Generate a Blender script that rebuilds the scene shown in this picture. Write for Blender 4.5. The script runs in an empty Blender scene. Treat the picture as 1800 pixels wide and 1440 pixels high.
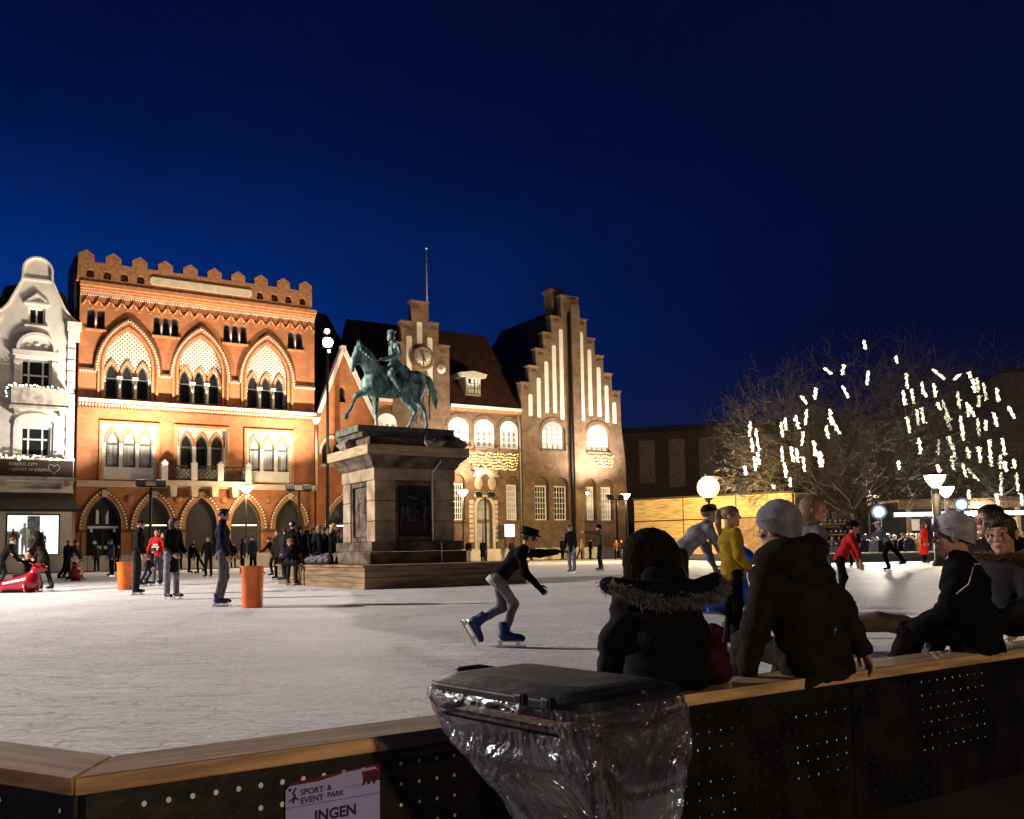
import bpy, bmesh, math, random
import numpy as np
from math import sin, cos, pi, radians, atan2, sqrt
from mathutils import Vector, Matrix
from mathutils.geometry import tessellate_polygon

SC = bpy.context.scene
COL = SC.collection
random.seed(7)
rng = np.random.default_rng(7)

# ------------------------------------------------------------------ camera
CAM_H, PITCH, ROLL, FPX, PCX, PCY = 0.95, 0.0798, 0.018, 1600.0, 900.0, 838.0
F_ = np.array([0, cos(PITCH), sin(PITCH)])
_U = np.array([0, -sin(PITCH), cos(PITCH)])
_R = np.array([1.0, 0, 0])
R_ = _R*cos(ROLL) - _U*sin(ROLL)
U_ = _U*cos(ROLL) + _R*sin(ROLL)
CPOS = np.array([0, 0, CAM_H])
cam = bpy.data.objects.new('camera', bpy.data.cameras.new('camera'))
COL.objects.link(cam)
cam.data.sensor_width = 36
cam.data.lens = FPX/1800*36
cam.data.shift_y = (PCY-720)/1800
cam.data.clip_start = 0.05
cam.data.clip_end = 3000
cam.matrix_world = Matrix(((R_[0], U_[0], -F_[0], 0), (R_[1], U_[1], -F_[1], 0), (R_[2], U_[2], -F_[2], CAM_H), (0, 0, 0, 1)))
SC.camera = cam

# ------------------------------------------------------------------ render settings / exposure
SC.view_settings.view_transform = 'Standard'
SC.view_settings.look = 'None'
SC.view_settings.exposure = 0.0
SC.view_settings.gamma = 1
SC.cycles.use_denoising = True
SC.cycles.max_bounces = 6
SC.cycles.transparent_max_bounces = 12
SC.cycles.sample_clamp_indirect = 3
SC.cycles.caustics_reflective = False
SC.cycles.caustics_refractive = False

# ------------------------------------------------------------------ world: night sky just after dusk, glow in the west (left)
W = bpy.data.worlds.new('World')
SC.world = W
W.use_nodes = True
wn, wl = W.node_tree.nodes, W.node_tree.links
wn.clear()
def _n(nodes, typ, **kw):
    n = nodes.new(typ)
    for k, v in kw.items():
        setattr(n, k, v)
    return n
w_out = _n(wn, 'ShaderNodeOutputWorld'); w_bg = _n(wn, 'ShaderNodeBackground')
w_tc = _n(wn, 'ShaderNodeTexCoord'); w_sep = _n(wn, 'ShaderNodeSeparateXYZ')
wl.new(w_tc.outputs['Generated'], w_sep.inputs[0])
w_el = _n(wn, 'ShaderNodeValToRGB')
cr = w_el.color_ramp
cr.elements[0].position = 0.0; cr.elements[0].color = (0.0012, 0.0320, 0.200, 1)
cr.elements[1].position = 0.62; cr.elements[1].color = (0.0007, 0.0028, 0.026, 1)
for p_, c_ in ((0.12, (0.0013, 0.0370, 0.240, 1)), (0.22, (0.0012, 0.0340, 0.230, 1)), (0.31, (0.0010, 0.0220, 0.160, 1)), (0.40, (0.0008, 0.0090, 0.076, 1)), (0.50, (0.0006, 0.0042, 0.042, 1))):
    e = cr.elements.new(p_); e.color = c_
wl.new(w_sep.outputs['Z'], w_el.inputs[0])
w_az = _n(wn, 'ShaderNodeMapRange'); w_az.clamp = True
w_az.inputs[1].default_value = -0.50; w_az.inputs[2].default_value = 0.36
w_az.inputs[3].default_value = 1.0; w_az.inputs[4].default_value = 0.0
wl.new(w_sep.outputs['X'], w_az.inputs[0])
w_dk = _n(wn, 'ShaderNodeValToRGB')
dr = w_dk.color_ramp
dr.elements[0].position = 0.0; dr.elements[0].color = (0.0110, 0.0085, 0.022, 1)
dr.elements[1].position = 0.55; dr.elements[1].color = (0.0009, 0.0027, 0.021, 1)
e = dr.elements.new(0.13); e.color = (0.0050, 0.0050, 0.024, 1)
e = dr.elements.new(0.22); e.color = (0.0016, 0.0032, 0.026, 1)
e = dr.elements.new(0.32); e.color = (0.0010, 0.0034, 0.028, 1)
wl.new(w_sep.outputs['Z'], w_dk.inputs[0])
w_mx = _n(wn, 'ShaderNodeMixRGB')
w_pw = _n(wn, 'ShaderNodeMath', operation='POWER'); w_pw.inputs[1].default_value = 1.35
wl.new(w_az.outputs[0], w_pw.inputs[0]); wl.new(w_pw.outputs[0], w_mx.inputs[0]); wl.new(w_dk.outputs[0], w_mx.inputs[1]); wl.new(w_el.outputs[0], w_mx.inputs[2])
w_ns = _n(wn, 'ShaderNodeTexNoise'); w_ns.inputs['Scale'].default_value = 4.0; w_ns.inputs['Detail'].default_value = 9.0; w_ns.inputs['Roughness'].default_value = 0.75
w_mr = _n(wn, 'ShaderNodeMapRange'); w_mr.inputs[1].default_value = 0.3; w_mr.inputs[2].default_value = 0.7; w_mr.inputs[3].default_value = 0.84; w_mr.inputs[4].default_value = 1.16
w_sc = _n(wn, 'ShaderNodeVectorMath', operation='SCALE')
wl.new(w_tc.outputs['Generated'], w_ns.inputs['Vector']); wl.new(w_ns.outputs[0], w_mr.inputs[0]); wl.new(w_mx.outputs[0], w_sc.inputs[0]); wl.new(w_mr.outputs[0], w_sc.inputs['Scale'])
wl.new(w_sc.outputs[0], w_bg.inputs[0]); w_bg.inputs[1].default_value = 1.0
wl.new(w_bg.outputs[0], w_out.inputs[0])

# ------------------------------------------------------------------ where the photograph's rays meet the place
def ray(x, y): return F_ + R_*(x-PCX)/FPX + U_*(PCY-y)/FPX
def onz(x, y, z=0.0):
    d = ray(x, y); return CPOS + d*(z-CAM_H)/d[2]
def atY(x, y, Y):
    d = ray(x, y); return CPOS + d*Y/d[1]
TH = radians(58)
FU = np.array([sin(TH), cos(TH), 0.0])       # along the row of house fronts
FN = np.array([cos(TH), -sin(TH), 0.0])      # out of the fronts, towards the rink
FP0 = np.array([-28.822, 60.0, 0.0])
FROT = atan2(FU[1], FU[0])
GZ = -0.48                                    # paving of the square; the ice lies on a deck at z = 0
def fw(s, off, z): return FP0 + FU*s + FN*off + np.array([0, 0, z])
def fz(x, y, off=0):
    d = ray(x, y); P = FP0 + FN*off; A = CPOS + d*((P-CPOS) @ FN)/(d @ FN)
    return float((A-FP0) @ FU), float(A[2])

# ------------------------------------------------------------------ materials
MATS = {}
def mat(name, col, rough=0.7, spec=0.3, metal=0.0, var=0.0, vscale=3.0, col2=None, bump=0.0, bscale=40.0, emit=None, estr=0.0, stretch=None, sample=True, coat=0.0):
    if name in MATS: return MATS[name]
    m = bpy.data.materials.new(name); m.use_nodes = True
    nt = m.node_tree; N, L = nt.nodes, nt.links
    b = N['Principled BSDF']
    b.inputs['Base Color'].default_value = (*col, 1)
    b.inputs['Roughness'].default_value = rough
    b.inputs['Specular IOR Level'].default_value = spec
    b.inputs['Metallic'].default_value = metal
    b.inputs['Coat Weight'].default_value = coat
    tc = N.new('ShaderNodeTexCoord'); mp = N.new('ShaderNodeMapping')
    L.new(tc.outputs['Object'], mp.inputs[0])
    if stretch: mp.inputs['Scale'].default_value = stretch
    if var or col2:
        t = N.new('ShaderNodeTexNoise'); t.inputs['Scale'].default_value = vscale; t.inputs['Detail'].default_value = 6
        L.new(mp.outputs[0], t.inputs['Vector'])
        r = N.new('ShaderNodeValToRGB')
        c2 = col2 or tuple(max(0, c*(1-var)) for c in col)
        r.color_ramp.elements[0].position = 0.36; r.color_ramp.elements[0].color = (*c2, 1)
        r.color_ramp.elements[1].position = 0.64; r.color_ramp.elements[1].color = (*[min(1, c*(1+var*0.4)) for c in col], 1)
        L.new(t.outputs[0], r.inputs[0]); L.new(r.outputs[0], b.inputs['Base Color'])
    if bump:
        t2 = N.new('ShaderNodeTexNoise'); t2.inputs['Scale'].default_value = bscale; t2.inputs['Detail'].default_value = 4
        L.new(mp.outputs[0], t2.inputs['Vector'])
        bp = N.new('ShaderNodeBump'); bp.inputs['Strength'].default_value = bump; bp.inputs['Distance'].default_value = 0.02
        L.new(t2.outputs[0], bp.inputs['Height']); L.new(bp.outputs[0], b.inputs['Normal'])
    if emit:
        b.inputs['Emission Color'].default_value = (*emit, 1); b.inputs['Emission Strength'].default_value = estr
        if not sample: m.cycles.emission_sampling = 'NONE'
    MATS[name] = m
    return m

def brick_mat(name, c1, c2, mortar, w=0.25, h=0.085, var=0.35):
    m = bpy.data.materials.new(name); m.use_nodes = True
    N, L = m.node_tree.nodes, m.node_tree.links; b = N['Principled BSDF']
    b.inputs['Roughness'].default_value = 0.85; b.inputs['Specular IOR Level'].default_value = 0.2
    tc = N.new('ShaderNodeTexCoord'); sp = N.new('ShaderNodeSeparateXYZ'); ad = N.new('ShaderNodeMath'); cb = N.new('ShaderNodeCombineXYZ')
    L.new(tc.outputs['Object'], sp.inputs[0]); L.new(sp.outputs['X'], ad.inputs[0]); L.new(sp.outputs['Y'], ad.inputs[1])
    L.new(ad.outputs[0], cb.inputs['X']); L.new(sp.outputs['Z'], cb.inputs['Y'])
    br = N.new('ShaderNodeTexBrick'); L.new(cb.outputs[0], br.inputs['Vector'])
    br.inputs['Scale'].default_value = 1; br.inputs['Brick Width'].default_value = w; br.inputs['Row Height'].default_value = h
    br.inputs['Mortar Size'].default_value = 0.008; br.inputs['Bias'].default_value = 0.1
    br.inputs['Color1'].default_value = (*c1, 1); br.inputs['Color2'].default_value = (*c2, 1); br.inputs['Mortar'].default_value = (*mortar, 1)
    ns = N.new('ShaderNodeTexNoise'); ns.inputs['Scale'].default_value = 1.1; ns.inputs['Detail'].default_value = 9; ns.inputs['Roughness'].default_value = 0.7
    L.new(cb.outputs[0], ns.inputs['Vector'])
    mr = N.new('ShaderNodeMapRange'); mr.inputs[1].default_value = 0.3; mr.inputs[2].default_value = 0.7; mr.inputs[3].default_value = 1-var; mr.inputs[4].default_value = 1.12
    L.new(ns.outputs[0], mr.inputs[0])
    mx = N.new('ShaderNodeVectorMath'); mx.operation = 'SCALE'
    L.new(br.outputs['Color'], mx.inputs[0]); L.new(mr.outputs[0], mx.inputs['Scale']); L.new(mx.outputs[0], b.inputs['Base Color'])
    bp = N.new('ShaderNodeBump'); bp.inputs['Strength'].default_value = 0.5; bp.inputs['Distance'].default_value = 0.02
    L.new(br.outputs['Fac'], bp.inputs['Height']); bp.invert = True; L.new(bp.outputs[0], b.inputs['Normal'])
    MATS[name] = m
    return m

def lattice_mat(name, light, dark, pitch, frac=0.33):
    "white stucco panel with small dark diamonds in rows"
    m = bpy.data.materials.new(name); m.use_nodes = True
    N, L = m.node_tree.nodes, m.node_tree.links; b = N['Principled BSDF']; b.inputs['Roughness'].default_value = 0.8
    tc = N.new('ShaderNodeTexCoord'); sp = N.new('ShaderNodeSeparateXYZ'); L.new(tc.outputs['Object'], sp.inputs[0])
    def mth(op, a, c):
        n = N.new('ShaderNodeMath'); n.operation = op
        for i, v in enumerate((a, c)):
            if v is None: continue
            if isinstance(v, (int, float)): n.inputs[i].default_value = v
            else: L.new(v, n.inputs[i])
        return n.outputs[0]
    a = mth('MULTIPLY', mth('ADD', sp.outputs['X'], sp.outputs['Z']), 1/pitch)
    c = mth('MULTIPLY', mth('SUBTRACT', sp.outputs['X'], sp.outputs['Z']), 1/pitch)
    fa = mth('FRACT', a, None); fc = mth('FRACT', c, None)
    g = mth('MULTIPLY', mth('LESS_THAN', mth('ABSOLUTE', mth('SUBTRACT', fa, 0.5), None), frac), mth('LESS_THAN', mth('ABSOLUTE', mth('SUBTRACT', fc, 0.5), None), frac))
    mx = N.new('ShaderNodeMixRGB'); mx.inputs[1].default_value = (*light, 1); mx.inputs[2].default_value = (*dark, 1)
    L.new(g, mx.inputs[0]); L.new(mx.outputs[0], b.inputs['Base Color'])
    MATS[name] = m
    return m

# ------------------------------------------------------------------ object helpers
def tag(o, label=None, cat=None, group=None, kind=None):
    if label: o['label'] = label
    if cat: o['category'] = cat
    if group: o['group'] = group
    if kind: o['kind'] = kind
    return o
def empty(name, loc, rz=0.0):
    o = bpy.data.objects.new(name, None); COL.objects.link(o)
    o.empty_display_size = 0.3
    o.location = tuple(float(v) for v in loc); o.rotation_euler = (0, 0, rz)
    return o
def thing(name, label, cat, loc=(0, 0, 0), rz=0.0, group=None): return tag(empty(name, loc, rz), label, cat, group)
def put_mesh(name, me, mats, parent=None, loc=None, rz=None):
    o = bpy.data.objects.new(name, me)
    for m in (mats if isinstance(mats, (list, tuple)) else [mats]):
        me.materials.append(m)
    COL.objects.link(o)
    if parent is not None: o.parent = parent
    if loc is not None: o.location = tuple(float(v) for v in loc)
    if rz is not None: o.rotation_euler = (0, 0, rz)
    return o
def copy_tree(o, parent=None):
    c = o.copy(); COL.objects.link(c); c.parent = parent
    for ch in list(o.children): copy_tree(ch, c)
    return c

class MB:
    "collects shapes and builds them as ONE mesh object"
    def __init__(s): s.v = []; s.f = []; s.m = []; s.sm = []
    def add(s, vs, fs, mi=0, smooth=False):
        b = len(s.v); s.v += [tuple(float(c) for c in q) for q in vs]
        for f in fs: s.f.append(tuple(b+i for i in f)); s.m.append(mi); s.sm.append(smooth)
        return s
    def box(s, x0, x1, y0, y1, z0, z1, mi=0):
        vs = [(x, y, z) for z in (z0, z1) for y in (y0, y1) for x in (x0, x1)]
        return s.add(vs, [(0, 2, 3, 1), (4, 5, 7, 6), (0, 1, 5, 4), (2, 6, 7, 3), (0, 4, 6, 2), (1, 3, 7, 5)], mi)
    def obox(s, c, ax, ay, az, hx, hy, hz, mi=0):
        c, ax, ay, az = (np.array(q, float) for q in (c, ax, ay, az))
        vs = [c+ax*hx*i+ay*hy*j+az*hz*k for k in (-1, 1) for j in (-1, 1) for i in (-1, 1)]
        return s.add(vs, [(0, 2, 3, 1), (4, 5, 7, 6), (0, 1, 5, 4), (2, 6, 7, 3), (0, 4, 6, 2), (1, 3, 7, 5)], mi)
    def plate(s, outline, holes, y0, y1, mi=0, sides=True):
        "a slab in the x-z plane between y0 (front) and y1, with holes"
        loops = [outline]+list(holes)
        loops = [[(float(a), float(b)) for a, b in l] for l in loops]
        flat = [p for l in loops for p in l]
        tris = tessellate_polygon([[Vector((a, b, 0)) for a, b in l] for l in loops])
        n = len(flat)
        vs = [(a, y0, b) for a, b in flat]+[(a, y1, b) for a, b in flat]
        fs = []
        for t in tris:
            a, b, c = (flat[i] for i in t)
            ar = (b[0]-a[0])*(c[1]-a[1])-(b[1]-a[1])*(c[0]-a[0])
            if abs(ar) < 1e-9: continue
            t = tuple(t) if ar > 0 else tuple(reversed(t))
            fs.append(t); fs.append(tuple(n+i for i in reversed(t)))
        if sides:
            k = 0
            for l in loops:
                m = len(l); ar = sum(l[i][0]*l[(i+1) % m][1]-l[(i+1) % m][0]*l[i][1] for i in range(m))
                ccw = (ar > 0) == (l is loops[0])
                for i in range(m):
                    a, b = k+i, k+(i+1) % m
                    fs.append((a, n+a, n+b, b) if ccw else (a, b, n+b, n+a))
                k += m
        return s.add(vs, fs, mi)
    def tube(s, path, r, n=8, mi=0, cap=True, smooth=True):
        path = [np.array(p, float) for p in path]; k = len(path)
        rs = r if isinstance(r, (list, tuple)) else [r]*k
        vs, fs = [], []; prev = None
        for i in range(k):
            d = path[min(i+1, k-1)]-path[max(i-1, 0)]; d = d/(np.linalg.norm(d)+1e-9)
            if prev is None:
                a = np.cross(d, (0, 0, 1)) if abs(d[2]) < 0.9 else np.cross(d, (1, 0, 0))
            else: a = prev-d*(prev @ d)
            a = a/(np.linalg.norm(a)+1e-9); prev = a; b = np.cross(d, a)
            for j in range(n):
                t = 2*pi*j/n; vs.append(path[i]+(a*cos(t)+b*sin(t))*rs[i])
        for i in range(k-1):
            for j in range(n):
                j2 = (j+1) % n; fs.append((i*n+j, i*n+j2, (i+1)*n+j2, (i+1)*n+j))
        if cap: fs.append(tuple(range(n-1, -1, -1))); fs.append(tuple((k-1)*n+j for j in range(n)))
        return s.add(vs, fs, mi, smooth)
    def lathe(s, prof, c=(0, 0, 0), n=20, mi=0, smooth=True, axis='z'):
        vs, fs = [], []; k = len(prof)
        for r, z in prof:
            for j in range(n):
                t = 2*pi*j/n; q = (r*cos(t), r*sin(t), z)
                if axis == 'y': q = (q[0], q[2], q[1])
                vs.append((q[0]+c[0], q[1]+c[1], q[2]+c[2]))
        for i in range(k-1):
            for j in range(n):
                j2 = (j+1) % n
                f = (i*n+j, i*n+j2, (i+1)*n+j2, (i+1)*n+j)
                fs.append(f if axis == 'z' else f[::-1])
        fs.append(tuple(range(n-1, -1, -1))); fs.append(tuple((k-1)*n+j for j in range(n)))
        return s.add(vs, fs, mi, smooth)
    def ball(s, c, r, mi=0, n=8, m=5):
        rr = r if isinstance(r, (tuple, list)) else (r, r, r)
        vs = [(c[0], c[1], c[2]-rr[2])]
        for i in range(1, m):
            t = -pi/2+pi*i/m
            for j in range(n):
                q = 2*pi*j/n; vs.append((c[0]+rr[0]*cos(t)*cos(q), c[1]+rr[1]*cos(t)*sin(q), c[2]+rr[2]*sin(t)))
        vs.append((c[0], c[1], c[2]+rr[2])); fs = []
        for j in range(n):
            j2 = (j+1) % n
            fs.append((0, 1+j2, 1+j)); fs.append((len(vs)-1, 1+(m-2)*n+j, 1+(m-2)*n+j2))
            for i in range(m-2):
                a = 1+i*n; fs.append((a+j, a+j2, a+n+j2, a+n+j))
        return s.add(vs, fs, mi, True)
    def build(s, name, mats, parent=None, off=None, loc=None, rz=None, bevel=0):
        if off is not None: s.v = [(a-off[0], b-off[1], c-off[2]) for a, b, c in s.v]
        me = bpy.data.meshes.new(name); me.from_pydata(s.v, [], s.f)
        me.polygons.foreach_set('material_index', s.m); me.polygons.foreach_set('use_smooth', s.sm); me.update()
        o = put_mesh(name, me, mats, parent, loc, rz)
        if bevel:
            md = o.modifiers.new('bevel', 'BEVEL'); md.width = bevel; md.segments = 2; md.limit_method = 'ANGLE'
        return o

def text_into(mb, txt, x, z, y, size, mi=0, align='LEFT', bold=0.0, slant=0.0):
    cu = bpy.data.curves.new('t', 'FONT'); cu.body = txt; cu.size = size; cu.align_x = align; cu.extrude = 0.004*size; cu.offset = bold*size; cu.shear = slant
    cu.resolution_u = 3
    o = bpy.data.objects.new('t', cu); me = bpy.data.meshes.new_from_object(o)
    mb.add([(v.co.x+x, y-v.co.z, v.co.y+z) for v in me.vertices], [tuple(p.vertices) for p in me.polygons], mi)
    bpy.data.objects.remove(o); bpy.data.curves.remove(cu); bpy.data.meshes.remove(me)

def lamp_light(name, loc, power, col, radius=0.15, parent=None, spot=None, aim=None, blend=0.6):
    ld = bpy.data.lights.new(name, 'SPOT' if spot else 'POINT'); ld.energy = power; ld.color = col; ld.shadow_soft_size = radius
    o = bpy.data.objects.new(name, ld); COL.objects.link(o)
    loc = Vector([float(v) for v in loc])
    if spot:
        ld.spot_size = radians(spot); ld.spot_blend = blend
        q = (Vector([float(v) for v in aim])-loc).to_track_quat('-Z', 'Y'); M = Matrix.Translation(loc) @ q.to_matrix().to_4x4()
    else: M = Matrix.Translation(loc)
    if parent is not None:
        o.parent = parent
        pm = Matrix.Translation(parent.location) @ parent.rotation_euler.to_matrix().to_4x4()
        M = pm.inverted() @ M
    o.matrix_local = M
    return o

# ------------------------------------------------------------------ arches
def parch(cx, hw, zb, zs, za, n=10):
    "pointed arch outline, counter-clockwise from lower left... (x,z)"
    hh = za-zs; R = (hw*hw+hh*hh)/(2*hw); a1 = math.asin(min(1, hh/R))
    right = [(cx+hw, zb)]+[(cx+hw-R+R*cos(a1*i/n), zs+R*sin(a1*i/n)) for i in range(n+1)]
    left = [(2*cx-x, z) for x, z in right]
    return [left[0]]+right[:-1]+left[1:][::-1]
def rarch(cx, hw, zb, zs, za, n=12):
    pts = [(cx-hw, zb), (cx+hw, zb)]
    pts += [(cx+hw*cos(pi*i/n), zs+(za-zs)*sin(pi*i/n)) for i in range(n+1)]
    return pts
def open_path(pts): return pts[1:]+[pts[0]]        # from lower right over the arch to lower left
def band(inner, outer): return open_path(outer)+open_path(inner)[::-1]
def along(path, step):
    out = []; path = [np.array(p, float) for p in path]; acc = 0.0; nxt = step/2
    for a, b in zip(path[:-1], path[1:]):
        l = np.linalg.norm(b-a)
        while nxt <= acc+l: out.append((a+(b-a)*(nxt-acc)/l, (b-a)/l)); nxt += step
        acc += l
    return out

# ------------------------------------------------------------------ soft shapes: signed distances and a surface-net mesher
class SDF:
    def __init__(s, k=0.03): s.p = []; s.k = k; s.cut = []; s.disp = None; s.neg = []
    def cone(s, a, b, ra, rb, flat=None, k=None):
        s.p.append(('c', np.array(a, float), np.array(b, float), ra, rb, flat, k)); return s
    def chain(s, pts, rs, **kw):
        for i in range(len(pts)-1): s.cone(pts[i], pts[i+1], rs[i], rs[i+1], **kw)
        return s
    def ell(s, c, r, k=None, rot=None):
        s.p.append(('e', np.array(c, float), np.array(r, float), rot, k)); return s
    @staticmethod
    def _d(q, P):
        if q[0] == 'c':
            _, a, b, ra, rb, flat, _k = q
            ab = b-a; t = np.clip(((P-a) @ ab)/max(ab @ ab, 1e-9), 0, 1)
            rel = P-a-t[:, None]*ab
            if flat is not None:
                f, fac = flat; f = np.array(f, float); c = rel @ f; rel = rel+(c*(fac-1))[:, None]*f
            return np.sqrt((rel*rel).sum(1))-(ra+t*(rb-ra))
        _, c, r, rot, _k = q
        rel = P-c
        if rot is not None: rel = rel @ rot
        l = np.sqrt(((rel/r)**2).sum(1)); g = np.sqrt(((rel/(r*r))**2).sum(1))
        return l*(l-1)/np.maximum(g, 1e-9)
    def ev(s, P):
        d = None
        for q in s.p:
            e = s._d(q, P); k = q[-1] if q[-1] is not None else s.k
            if d is None: d = e
            else:
                h = np.clip(0.5+0.5*(d-e)/k, 0, 1); d = d*(1-h)+e*h-k*h*(1-h)
        for q, k in s.neg:
            e = -s._d(q, P); h = np.clip(0.5-0.5*(d-e)/k, 0, 1); d = d*(1-h)+e*h+k*h*(1-h)
        for c, n in s.cut: d = np.maximum(d, (P-np.array(c, float)) @ np.array(n, float))
        if s.disp is not None: d = d+s.disp(P)
        return d
    def bounds(s, pad):
        lo = np.full(3, 1e9); hi = np.full(3, -1e9)
        for q in s.p:
            if q[0] == 'c':
                r = max(q[3], q[4])
                for e in (q[1], q[2]): lo = np.minimum(lo, e-r); hi = np.maximum(hi, e+r)
            else:
                r = q[2] if q[3] is None else np.full(3, q[2].max()); lo = np.minimum(lo, q[1]-r); hi = np.maximum(hi, q[1]+r)
        return lo-pad, hi+pad
    def mesh(s, h):
        lo, hi = s.bounds(h*2.5+s.k*0.5)
        n = np.maximum(4, np.ceil((hi-lo)/h).astype(int)+1)
        ax = [lo[i]+h*np.arange(n[i]) for i in range(3)]
        V = np.empty(n)
        chunk = max(1, int(400000/(n[1]*n[2])))
        for i0 in range(0, n[0], chunk):
            G = np.stack(np.meshgrid(ax[0][i0:i0+chunk], ax[1], ax[2], indexing='ij'), -1)
            V[i0:i0+chunk] = s.ev(G.reshape(-1, 3)).reshape(G.shape[:3])
        return nets(V, lo, h)

def nets(V, lo, h):
    n = np.array(V.shape); ins = V < 0
    cs = n-1; acc = np.zeros((*cs, 3)); cnt = np.zeros(cs)
    offs = [(i, j, k) for i in (0, 1) for j in (0, 1) for k in (0, 1)]
    sl = lambda o: tuple(slice(o[a], o[a]+cs[a]) for a in range(3))
    for a in offs:
        for axx in range(3):
            if a[axx]: continue
            b = list(a); b[axx] = 1; b = tuple(b)
            va, vb = V[sl(a)], V[sl(b)]; x = ins[sl(a)] != ins[sl(b)]
            t = np.where(x, va/np.where(x, va-vb, 1), 0)
            for c in range(3):
                acc[..., c] += np.where(x, a[c]+(t if c == axx else 0), 0)
            cnt += x
    act = cnt > 0; idx = -np.ones(cs, int); idx[act] = np.arange(act.sum())
    cell = np.argwhere(act); verts = lo+h*(cell+acc[act]/cnt[act][:, None])
    quads = []
    for axx in range(3):
        o1, o2 = [a for a in range(3) if a != axx]
        d = np.zeros(3, int); d[axx] = 1
        A = ins[:n[0]-d[0], :n[1]-d[1], :n[2]-d[2]]; B = ins[d[0]:, d[1]:, d[2]:]
        ed = np.argwhere(A != B)
        ed = ed[(ed[:, o1] > 0) & (ed[:, o2] > 0) & (ed[:, o1] < n[o1]-1) & (ed[:, o2] < n[o2]-1)]
        if not len(ed): continue
        e1 = np.zeros(3, int); e1[o1] = 1; e2 = np.zeros(3, int); e2[o2] = 1
        g = lambda q: idx[q[:, 0], q[:, 1], q[:, 2]]
        Q = np.stack([g(ed-e1-e2), g(ed-e2), g(ed), g(ed-e1)], 1)
        fl = A[ed[:, 0], ed[:, 1], ed[:, 2]]
        if axx == 1: fl = ~fl
        Q[~fl] = Q[~fl][:, ::-1]
        quads.append(Q)
    Q = np.concatenate(quads) if quads else np.zeros((0, 4), int)
    Q = Q[(Q >= 0).all(1)]
    return verts, Q

def np_mesh(name, verts, quads, mats=None, smooth=True, mi=None):
    me = bpy.data.meshes.new(name); nv, nq = len(verts), len(quads)
    me.vertices.add(nv); me.vertices.foreach_set('co', np.asarray(verts, np.float32).ravel())
    me.loops.add(nq*4); me.loops.foreach_set('vertex_index', np.asarray(quads, np.int32).ravel())
    me.polygons.add(nq); me.polygons.foreach_set('loop_start', np.arange(0, nq*4, 4, dtype=np.int32))
    if mi is not None: me.polygons.foreach_set('material_index', np.asarray(mi, np.int32))
    me.polygons.foreach_set('use_smooth', np.full(nq, smooth))
    me.update(calc_edges=True)
    for m in (mats or []): me.materials.append(m)
    return me
def folds(amp, f=18.0, seed=0.0):
    def fn(P):
        x, y, z = P[:, 0]*f, P[:, 1]*f, P[:, 2]*f
        return amp*(np.sin(x*1.1+1.7*np.sin(z*0.53+seed)+seed)*np.sin(z*0.9+1.3*np.sin(y*0.7+seed))+0.6*np.sin(1.9*z+2.1*np.sin(x*0.8+y*0.6+2*seed)))
    return fn
# ================================================================== THE SETTING
# paving of the square
M_pave = mat('paving', (0.055, 0.05, 0.047), rough=0.75, var=0.5, vscale=1.5, bump=0.4, bscale=6)
g = MB(); g.add([(-600, -200, GZ), (600, -200, GZ), (600, 900, GZ), (-600, 900, GZ)], [(0, 1, 2, 3)])
tag(g.build('ground', M_pave), kind='structure')

# rail line of the near barrier (outer top edge), from the corner to the right
RA = np.array([-1.35, 2.83]); RT = np.array([0.8412, 0.5407]); RN = np.array([-0.5407, 0.8412])
LT = np.array([-0.884, 0.467]); LN = np.array([0.467, 0.884])          # short section left of the corner
def rl(t, w, z): q = RA+RT*t+RN*w; return np.array([q[0], q[1], z])
def ll(t, w, z): q = RA+LT*t+LN*w; return np.array([q[0], q[1], z])
RAILZ, RAILW, RAILT = 0.28, 0.27, 0.055

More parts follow.
